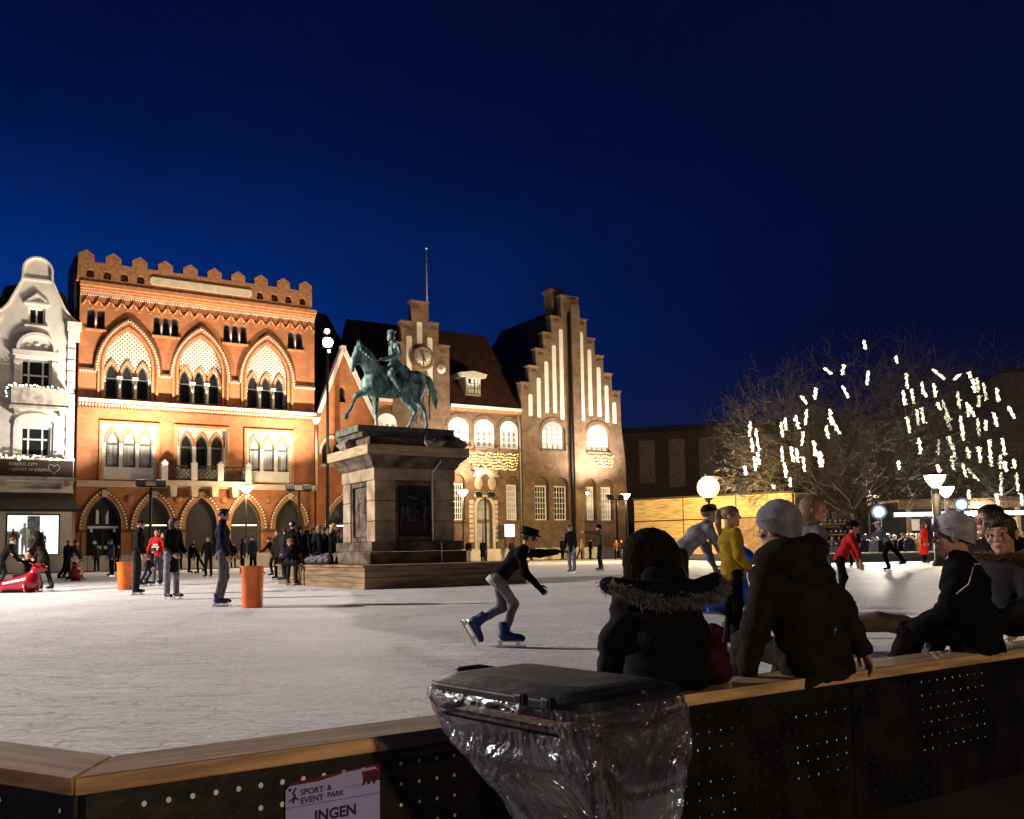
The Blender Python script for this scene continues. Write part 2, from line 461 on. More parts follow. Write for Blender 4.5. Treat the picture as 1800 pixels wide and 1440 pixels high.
# ice deck: a white slab from the near barrier to the boards in front of the houses
def ice_material():
    m = bpy.data.materials.new('ice'); m.use_nodes = True
    N, L = m.node_tree.nodes, m.node_tree.links; b = N['Principled BSDF']
    b.inputs['Specular IOR Level'].default_value = 0.35
    tc = N.new('ShaderNodeTexCoord'); geo = tc.outputs['Object']
    acc = None
    for k, (rot, st, sc) in enumerate(((12, (0.9, 14, 1), 1.0), (-35, (0.9, 12, 1), 0.9), (78, (1.0, 13, 1), 0.9), (-62, (1.0, 12, 1), 1.0), (42, (0.9, 11, 1), 1.2), (-85, (0.8, 14, 1), 0.8))):
        wv = N.new('ShaderNodeTexNoise'); wv.inputs['Scale'].default_value = 0.35; wv.inputs['Detail'].default_value = 1
        ad = N.new('ShaderNodeVectorMath'); ad.operation = 'MULTIPLY_ADD'
        L.new(geo, wv.inputs['Vector']); L.new(wv.outputs['Color'], ad.inputs[0]); ad.inputs[1].default_value = (2.6, 2.6, 0); L.new(geo, ad.inputs[2])
        mp = N.new('ShaderNodeMapping'); mp.inputs['Rotation'].default_value = (0, 0, radians(rot)); mp.inputs['Scale'].default_value = st
        L.new(ad.outputs[0], mp.inputs[0])
        t = N.new('ShaderNodeTexNoise'); t.inputs['Scale'].default_value = 2.6*sc; t.inputs['Detail'].default_value = 6; t.inputs['Roughness'].default_value = 0.65
        L.new(mp.outputs[0], t.inputs['Vector'])
        r = N.new('ShaderNodeMapRange'); r.inputs[1].default_value = 0.31; r.inputs[2].default_value = 0.42
        L.new(t.outputs[0], r.inputs[0])
        if acc is None: acc = r.outputs[0]
        else:
            mu = N.new('ShaderNodeMath'); mu.operation = 'MINIMUM'; L.new(acc, mu.inputs[0]); L.new(r.outputs[0], mu.inputs[1]); acc = mu.outputs[0]
    for k, (rot, st, sc, wdt) in enumerate(((25, (0.5, 2.2, 1), 0.5, 0.007), (-50, (0.5, 2.4, 1), 0.6, 0.008), (80, (0.5, 2.0, 1), 0.6, 0.007), (60, (0.45, 2.6, 1), 0.8, 0.009), (-75, (0.5, 2.4, 1), 0.9, 0.010), (-100, (0.5, 2.8, 1), 0.9, 0.010))):
        mp = N.new('ShaderNodeMapping'); mp.inputs['Rotation'].default_value = (0, 0, radians(rot)); mp.inputs['Scale'].default_value = st; mp.inputs['Location'].default_value = (k*7.3, k*3.1, 0); L.new(geo, mp.inputs[0])
        t = N.new('ShaderNodeTexNoise'); t.inputs['Scale'].default_value = sc; t.inputs['Detail'].default_value = 2.5; t.inputs['Roughness'].default_value = 0.45; t.inputs['Distortion'].default_value = 0.15; L.new(mp.outputs[0], t.inputs['Vector'])
        s1 = N.new('ShaderNodeMath'); s1.operation = 'MULTIPLY'; s1.inputs[1].default_value = 9.0; L.new(t.outputs[0], s1.inputs[0])
        s2 = N.new('ShaderNodeMath'); s2.operation = 'FRACT'; L.new(s1.outputs[0], s2.inputs[0])
        s3 = N.new('ShaderNodeMath'); s3.operation = 'SUBTRACT'; s3.inputs[1].default_value = 0.5; L.new(s2.outputs[0], s3.inputs[0])
        s4 = N.new('ShaderNodeMath'); s4.operation = 'ABSOLUTE'; L.new(s3.outputs[0], s4.inputs[0])
        r = N.new('ShaderNodeMapRange'); r.inputs[1].default_value = 0.0; r.inputs[2].default_value = wdt*4; r.inputs[3].default_value = 0.0; L.new(s4.outputs[0], r.inputs[0])
        mu = N.new('ShaderNodeMath'); mu.operation = 'MINIMUM'; L.new(acc, mu.inputs[0]); L.new(r.outputs[0], mu.inputs[1]); acc = mu.outputs[0]
    big = N.new('ShaderNodeTexNoise'); big.inputs['Scale'].default_value = 0.55; big.inputs['Detail'].default_value = 7; L.new(geo, big.inputs['Vector'])
    br = N.new('ShaderNodeMapRange'); br.inputs[1].default_value = 0.3; br.inputs[2].default_value = 0.7; br.inputs[3].default_value = 0.80; br.inputs[4].default_value = 1.06; L.new(big.outputs[0], br.inputs[0])
    fine = N.new('ShaderNodeTexNoise'); fine.inputs['Scale'].default_value = 22; fine.inputs['Detail'].default_value = 6; L.new(geo, fine.inputs['Vector'])
    fr = N.new('ShaderNodeMapRange'); fr.inputs[1].default_value = 0.3; fr.inputs[2].default_value = 0.7; fr.inputs[3].default_value = 0.7; fr.inputs[4].default_value = 1.06; L.new(fine.outputs[0], fr.inputs[0])
    mx = N.new('ShaderNodeMixRGB'); mx.inputs[1].default_value = (0.44, 0.44, 0.455, 1); mx.inputs[2].default_value = (0.88, 0.87, 0.875, 1); L.new(acc, mx.inputs[0])
    m1 = N.new('ShaderNodeVectorMath'); m1.operation = 'SCALE'; L.new(mx.outputs[0], m1.inputs[0]); L.new(br.outputs[0], m1.inputs['Scale'])
    m2 = N.new('ShaderNodeVectorMath'); m2.operation = 'SCALE'; L.new(m1.outputs[0], m2.inputs[0]); L.new(fr.outputs[0], m2.inputs['Scale'])
    L.new(m2.outputs[0], b.inputs['Base Color'])
    rr = N.new('ShaderNodeMapRange'); rr.inputs[3].default_value = 0.5; rr.inputs[4].default_value = 0.72; L.new(acc, rr.inputs[0]); L.new(rr.outputs[0], b.inputs['Roughness'])
    hs = N.new('ShaderNodeMath'); hs.operation = 'ADD'; L.new(acc, hs.inputs[0]); L.new(fine.outputs[0], hs.inputs[1])
    bp = N.new('ShaderNodeBump'); bp.inputs['Strength'].default_value = 0.22; bp.inputs['Distance'].default_value = 0.015
    L.new(hs.outputs[0], bp.inputs['Height']); L.new(bp.outputs[0], b.inputs['Normal'])
    return m
M_ice = ice_material()
BOFF = 3.0                                                     # the far boards stand 3 m in front of the houses
far_l, far_r = fw(-14, BOFF+0.15, 0), fw(43.6, BOFF+0.15, 0)
RIGHT = [(10.3, 66.0), (12.6, 57.0), (15.3, 45.6), (33.0, 43.6)]       # low border on the right
poly = [rl(0, 0.1, 0)[:2], rl(14, 0.1, 0)[:2], (33, 30), *RIGHT[::-1], far_r[:2], far_l[:2], (-40, 30), ll(14, 0.1, 0)[:2]]
g = MB(); n_ = len(poly)
g.add([(*p, 0.0) for p in poly]+[(*p, -0.10) for p in poly], [tuple(range(n_))]+[(i, n_+i, n_+(i+1) % n_, (i+1) % n_) for i in range(n_)])
tag(g.build('ice_rink', M_ice), kind='structure')

# ------------------------------------------------------------------ near barrier
M_rail = mat('pine_rail', (0.62, 0.40, 0.21), rough=0.6, var=0.45, vscale=2.2, stretch=(1, 9, 9), bump=0.15, bscale=30)
M_railtop = mat('pine_rail_worn', (0.27, 0.18, 0.105), rough=0.7, var=0.45, vscale=2.2, stretch=(1, 9, 9), bump=0.2, bscale=30)  # worn top, also darkened because light strikes mainly the front face
M_panel = mat('black_panel', (0.0085, 0.0085, 0.010), rough=0.45, spec=0.35, var=0.75, vscale=5, bump=0.3, bscale=9)
M_dot = mat('panel_hole_white', (0.85, 0.84, 0.8), rough=0.4)  # white discs painted in place of light showing through the holes
M_hole = mat('panel_hole_dark', (0.03, 0.03, 0.032), rough=0.6)
MITRE = float(RAILW*np.linalg.norm(LN-RN)/np.linalg.norm(RT-LT))
def barrier(label, fn, t0, t1, seams, dots):
    ang = atan2(*(fn(1, 0, 0)-fn(0, 0, 0))[[1, 0]])
    org = fn(t0, 0, GZ)
    root = thing('rink_barrier', label, 'barrier', org, ang)
    sgn = 1 if fn is rl else -1
    L_ = t1-t0
    rail = MB(); rail.box(0, L_, 0, sgn*RAILW, RAILZ-RAILT-GZ, RAILZ-GZ)
    rail.v = [(x+(0.004+MITRE*abs(y)/RAILW if x == 0 else 0), y, z) for x, y, z in rail.v]      # mitred at the corner post
    for i in range(6): rail.f[i] = rail.f[i] if sgn > 0 else rail.f[i][::-1]
    rail.m[1] = 1
    rail.build('rail', [M_rail, M_railtop], root, bevel=0.006)
    xs = [0.0]+[s_-t0 for s_ in seams]+[L_]
    for a, b in zip(xs[:-1], xs[1:]):
        pm = MB(); pm.box(a+0.006, b-0.006, sgn*0.030, sgn*0.055, 0.03, RAILZ-RAILT-GZ-0.004)
        pm.box(a+0.006, b-0.006, sgn*0.036, sgn*0.06, 0.0, 0.03)
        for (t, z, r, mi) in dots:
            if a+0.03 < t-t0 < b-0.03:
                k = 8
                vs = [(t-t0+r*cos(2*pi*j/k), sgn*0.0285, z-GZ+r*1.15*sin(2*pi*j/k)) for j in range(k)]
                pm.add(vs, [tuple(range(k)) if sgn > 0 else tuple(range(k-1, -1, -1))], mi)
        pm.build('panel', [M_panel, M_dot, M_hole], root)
    po = MB()
    for x in xs[1:-1]: po.box(x-0.005, x+0.005, sgn*0.06, sgn*0.1, 0, RAILZ-RAILT-GZ-0.002)
    po.box(0.0, 0.05, sgn*0.06, sgn*0.12, 0, RAILZ-RAILT-GZ-0.002)
    po.build('post', [M_panel], root)
    return root
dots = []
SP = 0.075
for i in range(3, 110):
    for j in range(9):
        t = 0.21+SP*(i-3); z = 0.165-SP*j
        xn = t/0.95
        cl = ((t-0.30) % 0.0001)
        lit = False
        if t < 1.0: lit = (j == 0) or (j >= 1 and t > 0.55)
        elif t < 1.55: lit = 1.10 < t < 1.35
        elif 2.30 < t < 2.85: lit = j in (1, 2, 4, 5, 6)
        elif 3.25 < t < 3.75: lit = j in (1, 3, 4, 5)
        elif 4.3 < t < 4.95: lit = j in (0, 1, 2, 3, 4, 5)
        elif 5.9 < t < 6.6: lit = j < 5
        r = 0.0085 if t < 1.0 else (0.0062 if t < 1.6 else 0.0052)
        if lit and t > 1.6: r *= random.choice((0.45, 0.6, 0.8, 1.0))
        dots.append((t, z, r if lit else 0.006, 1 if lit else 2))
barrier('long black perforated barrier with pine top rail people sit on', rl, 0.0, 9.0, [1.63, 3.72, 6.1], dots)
ld = [(0.10+SP*i, 0.165-SP*j, 0.007, 1 if (i+j) % 4 == 0 else 2) for i in range(30) for j in range(5)]
barrier('short black barrier section with pine rail left of the corner post', ll, 0.0, 4.0, [2.0], ld)

# paper notice on the barrier
M_paper = mat('lavender_paper', (0.40, 0.40, 0.86), rough=0.6, var=0.06, vscale=4)
M_red = mat('notice_red', (0.16, 0.010, 0.02), rough=0.5)
M_ink = mat('ink', (0.02, 0.015, 0.03), rough=0.6)
p0 = rl(0.745, 0.0, 0)
nt = thing('notice', 'lavender paper notice with INGEN in bold on the black barrier', 'notice', rl(0.665, 0.012, -0.312), atan2(RT[1], RT[0])); nt.scale = (1.17, 1.0, 1.17)
m_ = MB()
m_.plate([(0, 0), (0.30, 0), (0.30, 0.40), (0.285, 0.415), (0.2, 0.412), (0.1, 0.398), (0.012, 0.396), (0, 0.385)], [], -0.0015, 0.0, 0)
m_.build('paper', [M_paper], nt)
m_ = MB(); m_.plate([(0.01, 0.3985), (0.1, 0.4005), (0.2, 0.4145), (0.285, 0.4175), (0.303, 0.40), (0.303, 0.424), (0.01, 0.403)], [], -0.001, 0.0, 0)
m_.plate([(0.245, 0.372), (0.30, 0.372), (0.30, 0.40), (0.29, 0.408), (0.24, 0.405)], [], -0.0028, -0.0018, 0)
for k in range(3): m_.plate([(0.238+0.018*k, 0.365), (0.248+0.018*k, 0.365), (0.268+0.013*k, 0.40), (0.258+0.013*k, 0.40)], [], -0.0036, -0.003, 1)
m_.build('border', [M_red, M_ink], nt)
m_ = MB()
text_into(m_, 'SPORT\nEVENT', 0.045, 0.365, -0.002, 0.024, bold=0.03); text_into(m_, '&\nPARK', 0.128, 0.367, -0.002, 0.022, bold=0.03)
text_into(m_, 'INGEN', 0.155, 0.282, -0.002, 0.044, align='CENTER', bold=0.035)
m_.plate([(0, 0.333), (0.30, 0.333), (0.30, 0.3345), (0, 0.3345)], [], -0.0022, -0.0016)
m_.tube([(0.022, -0.0025, 0.345), (0.028, -0.0025, 0.362), (0.022, -0.0025, 0.375), (0.032, -0.0025, 0.388)], 0.003, 5); m_.tube([(0.028, -0.0025, 0.362), (0.04, -0.0025, 0.352)], 0.0025, 5)
m_.tube([(0.01, -0.0025, 0.352), (0.022, -0.0025, 0.358), (0.03, -0.0025, 0.371)], 0.0025, 5); m_.ball((0.013, -0.002, 0.385), (0.005, 0.0015, 0.005))
for k in range(4): m_.box(0.19+0.012*k, 0.198+0.012*k, -0.0022, -0.0016, 0.366, 0.3675)
m_.build('print', [M_ink], nt)

# ------------------------------------------------------------------ boards at the far side of the ice
M_board = mat('cream_board', (0.60, 0.55, 0.47), rough=0.55, var=0.18, vscale=0.8)
M_kick = mat('dark_kickplate', (0.03, 0.028, 0.026), rough=0.6)
bd = thing('rink_boards', 'long cream rink boards in front of the lit houses', 'barrier', fw(-14, BOFF, 0), FROT)
k = 0; s_ = -14.0
while s_ < 43.5:
    m_ = MB(); m_.box(s_+14+0.012, s_+14+2.388, -0.03, 0.03, 0.06, 1.0, 0); m_.box(s_+14, s_+14+2.4, -0.04, -0.03, 0.01, 0.06, 1); m_.box(s_+14, s_+14+2.4, -0.05, 0.05, 1.0, 1.03, 0)
    m_.build('board', [M_board, M_kick], bd); s_ += 2.4
M_plank = mat('border_plank', (0.42, 0.34, 0.24), rough=0.6, var=0.35, vscale=3)
lowb = thing('rink_border', 'low rink border with pale plank top running under the tree', 'barrier', (*far_r[:2], 0))
pts = [tuple(far_r[:2]), *RIGHT]
for a, b in zip(pts[:-1], pts[1:]):
    a, b = np.array(a), np.array(b); d = (b-a)/np.linalg.norm(b-a); nn = np.array([-d[1], d[0]]); c = (a+b)/2-far_r[:2]; l = np.linalg.norm(b-a)/2
    m_ = MB(); m_.obox((*c, 0.22), (*d, 0), (*nn, 0), (0, 0, 1), l, 0.05, 0.215, 0); m_.build('panel', [M_kick], lowb)
    m_ = MB(); m_.obox((*c, 0.46), (*d, 0), (*nn, 0), (0, 0, 1), l, 0.16, 0.03, 0); m_.build('plank', [M_plank], lowb)

# ================================================================== THE ROW OF HOUSES
M_obrick = brick_mat('orange_brick', (0.48, 0.178, 0.070), (0.39, 0.132, 0.050), (0.42, 0.26, 0.16))
M_dbrick = brick_mat('brown_brick', (0.235, 0.145, 0.095), (0.145, 0.085, 0.057), (0.36, 0.28, 0.2), var=0.55)
M_mould = mat('moulded_brick', (0.50, 0.22, 0.10), rough=0.8, var=0.25, vscale=4)
M_mould_d = mat('moulded_brick_dark', (0.16, 0.07, 0.035), rough=0.85, var=0.3, vscale=4)
M_cream = mat('cream_stone', (0.62, 0.52, 0.38), rough=0.75, var=0.15, vscale=2)
M_white = mat('white_plaster', (0.74, 0.70, 0.63), rough=0.8, var=0.14, vscale=1.2, bump=0.25, bscale=9)
M_trim = mat('white_trim', (0.78, 0.75, 0.69), rough=0.7, var=0.08, vscale=2)
M_wframe = mat('window_paint_white', (0.80, 0.78, 0.73), rough=0.45)
M_dframe = mat('window_paint_dark', (0.10, 0.115, 0.11), rough=0.45)
M_glass = mat('dark_glass', (0.018, 0.020, 0.022), rough=0.06, spec=0.5)
M_glass2 = mat('curtained_glass', (0.50, 0.53, 0.52), rough=0.25, spec=0.5, var=0.4, vscale=1.5, stretch=(6, 1, 0.4))
M_lat = lattice_mat('lattice_tile', (0.70, 0.66, 0.56), (0.10, 0.085, 0.06), 0.30, 0.27)
M_lat2 = lattice_mat('lattice_tile_small', (0.72, 0.66, 0.54), (0.36, 0.17, 0.07), 0.24, 0.25)
M_iron = mat('wrought_iron', (0.03, 0.03, 0.032), rough=0.5)
M_roof = mat('dark_roof_tile', (0.085, 0.04, 0.028), rough=0.8, var=0.4, vscale=2, bump=0.6, bscale=7)
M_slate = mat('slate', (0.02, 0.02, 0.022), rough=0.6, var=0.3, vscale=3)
M_pipe = mat('zinc_pipe', (0.30, 0.29, 0.27), rough=0.5, metal=0.3)
M_dots = mat('glazed_brick_heads', (0.84, 0.76, 0.60), rough=0.35)
GB = GZ
def house(name, label, s0, cat='building'):
    r = thing(name, label, cat, fw(s0, 0, GB), FROT); r['s0'] = s0
    del r['s0']
    return r, (s0, 0, GB)

# ---------------- white gabled house
wh, wo = house('gabled_house', 'white plaster house with curved gable and shop window, far left', -2.6)
out = [(-5.15, GB), (-0.20, GB), (-0.20, 16.6), (-0.62, 16.95), (-0.95, 17.4), (-1.4, 18.4), (-1.72, 19.15), (-1.74, 19.55)]
out += [(-2.55+0.82*cos(t), 19.75+0.88*sin(t)) for t in np.linspace(0.0, pi, 13)]
out += [(-3.36, 19.55), (-3.38, 19.15), (-3.7, 18.4), (-4.15, 17.4), (-4.5, 16.95), (-5.15, 16.6)]
win_a = [(-3.05, 16.2), (-2.05, 16.2), (-2.05, 17.32), (-3.05, 17.32)]
win_b = [(-3.42, 12.0), (-1.62, 12.0), (-1.62, 13.85), (-3.42, 13.85)]
win_c = [(-3.34, 7.5), (-1.58, 7.5), (-1.58, 9.45), (-3.34, 9.45)]
shop = [(-4.0, 1.12), (-0.92, 1.12), (-0.92, 3.8), (-4.0, 3.8)]
def rect(a, b, c, d): return [(a, c), (b, c), (b, d), (a, d)]
m_ = MB(); m_.plate(out, [win_a, win_b, win_c, shop], 0.0, 0.35); m_.build('wall', [M_white], wh, wo)
# coping along the gable
cop = MB()
path = out[2:-1]+[out[-1]]
for a, b in zip(path[:-1], path[1:]):
    a, b = np.array(a), np.array(b); d = (b-a)/np.linalg.norm(b-a); nn = np.array([d[1], -d[0]]); c = (a+b)/2+nn*0.05
    cop.obox((c[0], 0.12, c[1]), (d[0], 0, d[1]), (0, 1, 0), (nn[0], 0, nn[1]), np.linalg.norm(b-a)/2+0.02, 0.26, 0.06)
cop.box(-3.42, -1.68, -0.08, 0.1, 19.12, 19.26); cop.box(-2.7, -2.4, -0.05, 0.2, 20.62, 20.8)
cop.build('coping', [M_trim], wh, wo)
def lights_window(root, off, r, cols, rows, fm, gm, y=0.12, fw_=0.09, label='window', glass_y=0.2):
    "a framed window: frame with bars (part) and glass (sub-part); r = (x0,x1,z0,z1)"
    x0, x1, z0, z1 = r; f = MB()
    for a, b, c, d in ((x0, x0+fw_, z0, z1), (x1-fw_, x1, z0, z1), (x0+fw_, x1-fw_, z0, z0+fw_), (x0+fw_, x1-fw_, z1-fw_, z1)): f.box(a, b, y, y+0.12, c, d)
    for q in cols: f.box(x0+(x1-x0)*q-fw_*0.4, x0+(x1-x0)*q+fw_*0.4, y+0.012, y+0.108, z0+fw_, z1-fw_)
    xs = [x0+fw_]+[x0+(x1-x0)*q for q in cols]+[x1-fw_]
    for q in rows:
        for a, b in zip(xs[:-1], xs[1:]): f.box(a+fw_*0.4, b-fw_*0.4, y+0.02, y+0.1, z0+(z1-z0)*q-fw_*0.4, z0+(z1-z0)*q+fw_*0.4)
    w = f.build(label, [fm], root, off)
    g2 = MB(); g2.box(x0+0.01, x1-0.01, y+0.062, y+0.07, z0+0.01, z1-0.01)
    p = g2.build('pane', [gm], w, off)
    return w
lights_window(wh, wo, (-3.05, -2.05, 16.2, 17.32), (0.5,), (), M_wframe, M_glass, fw_=0.13)
lights_window(wh, wo, (-3.42, -1.62, 12.0, 13.85), (0.27, 0.73), (0.45,), M_wframe, M_glass, fw_=0.13)
lights_window(wh, wo, (-3.34, -1.58, 7.5, 9.45), (0.27, 0.73), (0.58,), M_wframe, M_glass, fw_=0.13)
tr = MB()
tr.box(-3.3, -1.8, -0.16, 0, 17.5, 17.64); tr.plate([(-3.3, 17.64), (-1.8, 17.64), (-2.55, 18.3)], [[(-3.02, 17.72), (-2.08, 17.72), (-2.55, 18.12)]], -0.14, 0); tr.plate([(-3.02, 17.70), (-2.08, 17.70), (-2.55, 18.14)], [], -0.05, 0)
tr.box(-3.25, -1.85, -0.12, 0, 15.98, 16.15)
tr.box(-3.9, -1.15, -0.28, 0, 14.05, 14.42); tr.box(-3.75, -1.3, -0.2, 0, 13.9, 14.05)
tr.plate(band(rarch(-2.52, 0.98, 14.42, 14.5, 15.42), rarch(-2.52, 1.18, 14.42, 14.5, 15.64)), [], -0.26, 0); tr.plate(rarch(-2.52, 0.97, 14.43, 14.5, 15.4), [], -0.09, 0)
for q in (-0.5, 0, 0.5): tr.ball((-2.52+q, -0.1, 14.75+0.12*(q == 0)), (0.2, 0.06, 0.14))
for x in (-3.62, -1.42): tr.box(x-0.16, x+0.16, -0.14, 0, 12.0, 13.9); tr.box(x-0.2, x+0.2, -0.18, 0, 13.55, 13.75)
tr.plate(band(rarch(-2.46, 1.05, 9.5, 9.62, 10.1), rarch(-2.46, 1.25, 9.5, 9.66, 10.32)), [], -0.16, 0); tr.plate(rarch(-2.46, 1.04, 9.5, 9.62, 10.08), [], -0.05, 0)
for x in (-3.62, -1.3): tr.box(x-0.12, x+0.12, -0.1, 0, 7.5, 9.6)
for k in range(30):
    z = 5.3+0.38*k
    if z < 16.2: tr.box(-0.68, -0.2, -0.06 if k % 2 else -0.1, 0, z+0.02, z+0.36); tr.box(-5.15, -4.72, -0.06 if k % 2 else -0.1, 0, z+0.02, z+0.36)
tr.box(-0.75, 0.1, -0.28, 0.1, 16.0, 16.6); tr.box(-0.68, 0.02, -0.2, 0.1, 15.3, 16.0); tr.box(-5.15, -4.6, -0.28, 0.1, 16.3, 16.6)
tr.box(-5.15, -0.2, -0.5, 0, 5.78, 6.02); tr.box(-5.15, -0.2, -0.3, 0, 5.15, 5.4)
for x in (-4.55, -0.75): tr.box(x-0.18, x+0.18, -0.42, 0, 5.4, 5.78)
tr.build('ornament', [M_trim], wh, wo)
# upper balcony, lower balcony with banner
def railing_balcony(z0, z1, x0, x1, dpt, mtl, name):
    b = MB(); b.box(x0-0.1, x1+0.1, -dpt-0.08, 0, z0-0.18, z0)
    for a, c, d, e in ((x0, x1, -dpt, -dpt+0.07), (x0, x0+0.07, -dpt+0.07, 0), (x1-0.07, x1, -dpt+0.07, 0)): b.box(a, c, d, e, z0, z1)
    b.box(x0-0.05, x1+0.05, -dpt-0.05, -dpt+0.11, z1, z1+0.08)
    for x in (x0+0.35, x1-0.35): b.plate([(x-0.12, z0-0.55), (x+0.12, z0-0.55), (x+0.18, z0-0.18), (x-0.18, z0-0.18)], [], -dpt*0.7, 0)
    return b.build(name, [mtl], wh, wo)
M_oldstone = mat('balcony_stone', (0.60, 0.56, 0.48), rough=0.8, var=0.4, vscale=3)
railing_balcony(10.72, 11.85, -3.95, -0.62, 0.75, M_oldstone, 'balcony')
railing_balcony(6.12, 7.25, -4.55, -0.25, 0.75, M_oldstone, 'balcony')
M_bulbw = mat('bulb_white', (0.9, 0.85, 0.75), emit=(1.0, 0.86, 0.62), estr=7.0, sample=False)
M_bulby = mat('bulb_yellow', (0.9, 0.7, 0.3), emit=(1.0, 0.66, 0.20), estr=3.2, sample=False)
M_wire = mat('garland_green', (0.012, 0.03, 0.014), rough=0.9, var=0.4, vscale=9)
def garland(path, label, r=0.05, step=0.16, jit=0.09, bulb=M_bulbw, twig=0.12, name='light_garland', n_twig=3):
    "a string of small lamps with its wire: one thing, built in house coordinates"
    org = path[0]; t = thing(name, label, 'string lights', FP0+FU*org[0]-FN*org[1]+np.array([0, 0, org[2]]), FROT)
    w = MB(); b = MB(); path = [np.array(p, float) for p in path]
    w.tube(path, 0.022, 5)
    for p, d in along(path, step):
        q = p+np.array([random.uniform(-jit, jit), random.uniform(-0.06, 0.0), random.uniform(-jit, jit)]); b.ball(q, r*random.uniform(0.7, 1.25), n=6, m=4)
        for _ in range(n_twig):
            e = p+np.array([random.uniform(-1, 1), random.uniform(-1, 1), random.uniform(-1, 1)])*twig; w.tube([p, e], 0.014, 4)
    w.build('wire', [M_wire], t, org); b.build('bulbs', [bulb], t, org)
    return t
garland([(-4.3, -0.85, 11.2), (-4.05, -0.85, 12.0), (-3.0, -0.85, 11.93), (-2.2, -0.85, 12.0), (-1.4, -0.85, 11.9), (-0.6, -0.85, 11.95)], 'white string lights on the upper balcony of the white house')
garland([(-4.9, -0.88, 7.05), (-4.5, -0.88, 7.4), (-3.4, -0.88, 7.3), (-2.4, -0.88, 7.42), (-1.4, -0.88, 7.3), (-0.3, -0.88, 7.4)], 'white string lights above the dark banner', r=0.06, step=0.13)
M_banner = mat('banner_brown', (0.035, 0.022, 0.016), rough=0.7)
M_btext = mat('banner_text', (0.45, 0.34, 0.24), rough=0.7)
bo = (-4.5, -0.84, 6.15); bn = thing('banner', 'dark brown balcony banner reading ESBJERG CITY with heart outline', 'banner', fw(-4.5, 0.84, 6.15), FROT)
m_ = MB(); m_.box(-4.5, -0.3, -0.84, -0.825, 6.15, 7.2); m_.build('cloth', [M_banner], bn, bo)
m_ = MB(); text_into(m_, 'ESBJERG CITY', -3.98, 6.83, -0.845, 0.27, bold=0.01); text_into(m_, 'I HJERTET AF ESBJERG', -3.98, 6.50, -0.845, 0.24, bold=0.01)
h_ = []
for t in np.linspace(0, 2*pi, 30): h_.append((-1.42+0.021*16*sin(t)**3, -0.85, 6.68+0.022*(13*cos(t)-5*cos(2*t)-2*cos(3*t)-cos(4*t))))
m_.tube(h_, 0.018, 5); m_.build('print', [M_btext], bn, bo)
# awning, shop window
M_awn = mat('awning_cloth', (0.085, 0.075, 0.06), rough=0.8, var=0.2, vscale=2)
aw = thing('awning', 'dark sloping cloth awning over the shop window', 'awning', fw(-2.4, 0, 4.0), FROT)
m_ = MB(); m_.add([(-4.7, -0.25, 5.12), (-0.25, -0.25, 5.12), (0.1, -1.7, 4.06), (-4.6, -1.7, 4.06), (-4.7, -0.25, 5.06), (-0.25, -0.25, 5.06), (0.1, -1.7, 4.0), (-4.6, -1.7, 4.0)],
    [(0, 3, 2, 1), (4, 5, 6, 7), (0, 4, 7, 3), (1, 2, 6, 5), (2, 3, 7, 6), (0, 1, 5, 4)]); m_.build('cloth', [M_awn], aw, (-2.4, 0, 4.0))
m_ = MB(); m_.box(-4.62, 0.12, -1.74, -1.69, 3.86, 4.02); m_.build('valance', [M_iron], aw, (-2.4, 0, 4.0))
m_ = MB(); m_.box(-4.65, -0.3, -0.3, 0, 5.0, 5.2); m_.build('cassette', [M_awn], aw, (-2.4, 0, 4.0))
M_shopback = mat('shop_light_wall', (0.85, 0.87, 0.86), rough=0.6, emit=(0.86, 0.95, 0.93), estr=1.05)
M_shopgrey = mat('shop_poster', (0.30, 0.28, 0.26), rough=0.6, var=0.5, vscale=3)
m_ = MB(); m_.box(-4.0, -0.92, 1.3, 1.35, 0.7, 3.8); m_.box(-4.0, -0.92, 0.36, 1.3, 0.9, 1.1, 1); m_.box(-4.05, -4.0, 0.35, 1.3, 1.1, 3.8); m_.box(-0.92, -0.87, 0.35, 1.3, 1.1, 3.8)
m_.box(-2.72, -1.98, 1.22, 1.28, 1.6, 3.7, 2); m_.box(-3.95, -3.2, 1.0, 1.1, 1.1, 2.7, 2)
sh = m_.build('shop_interior', [M_shopback, M_trim, M_shopgrey], wh, wo)
fr = MB()
for a, b, c, d in ((-4.0, -3.92, 1.12, 3.8), (-1.0, -0.92, 1.12, 3.8), (-3.92, -1.0, 1.12, 1.2), (-3.92, -1.0, 3.7, 3.8)): fr.box(a, b, -0.03, 0.1, c, d)
fr.build('shop_frame', [M_iron], wh, wo)
sm = SDF(0.05); sm.cone((0, 0, 1.0), (0, 0, 1.45), 0.13, 0.17).cone((-0.18, 0, 1.45), (0.18, 0, 1.45), 0.06, 0.06).cone((0, 0, 1.45), (0, 0, 1.62), 0.05, 0.045).ell((0, 0, 1.74), (0.08, 0.1, 0.12)).cone((-0.2, 0, 1.42), (-0.26, 0.05, 1.0), 0.05, 0.04).cone((0.2, 0, 1.42), (0.26, 0.05, 1.0), 0.05, 0.04).cone((-0.08, 0, 0.95), (-0.1, 0, 0.1), 0.09, 0.05).cone((0.08, 0, 0.95), (0.1, 0, 0.1), 0.09, 0.05)
mv, mq = sm.mesh(0.03)
M_mannequin = mat('mannequin', (0.035, 0.03, 0.03), rough=0.5); M_mannw = mat('mannequin_white', (0.75, 0.73, 0.7), rough=0.5)
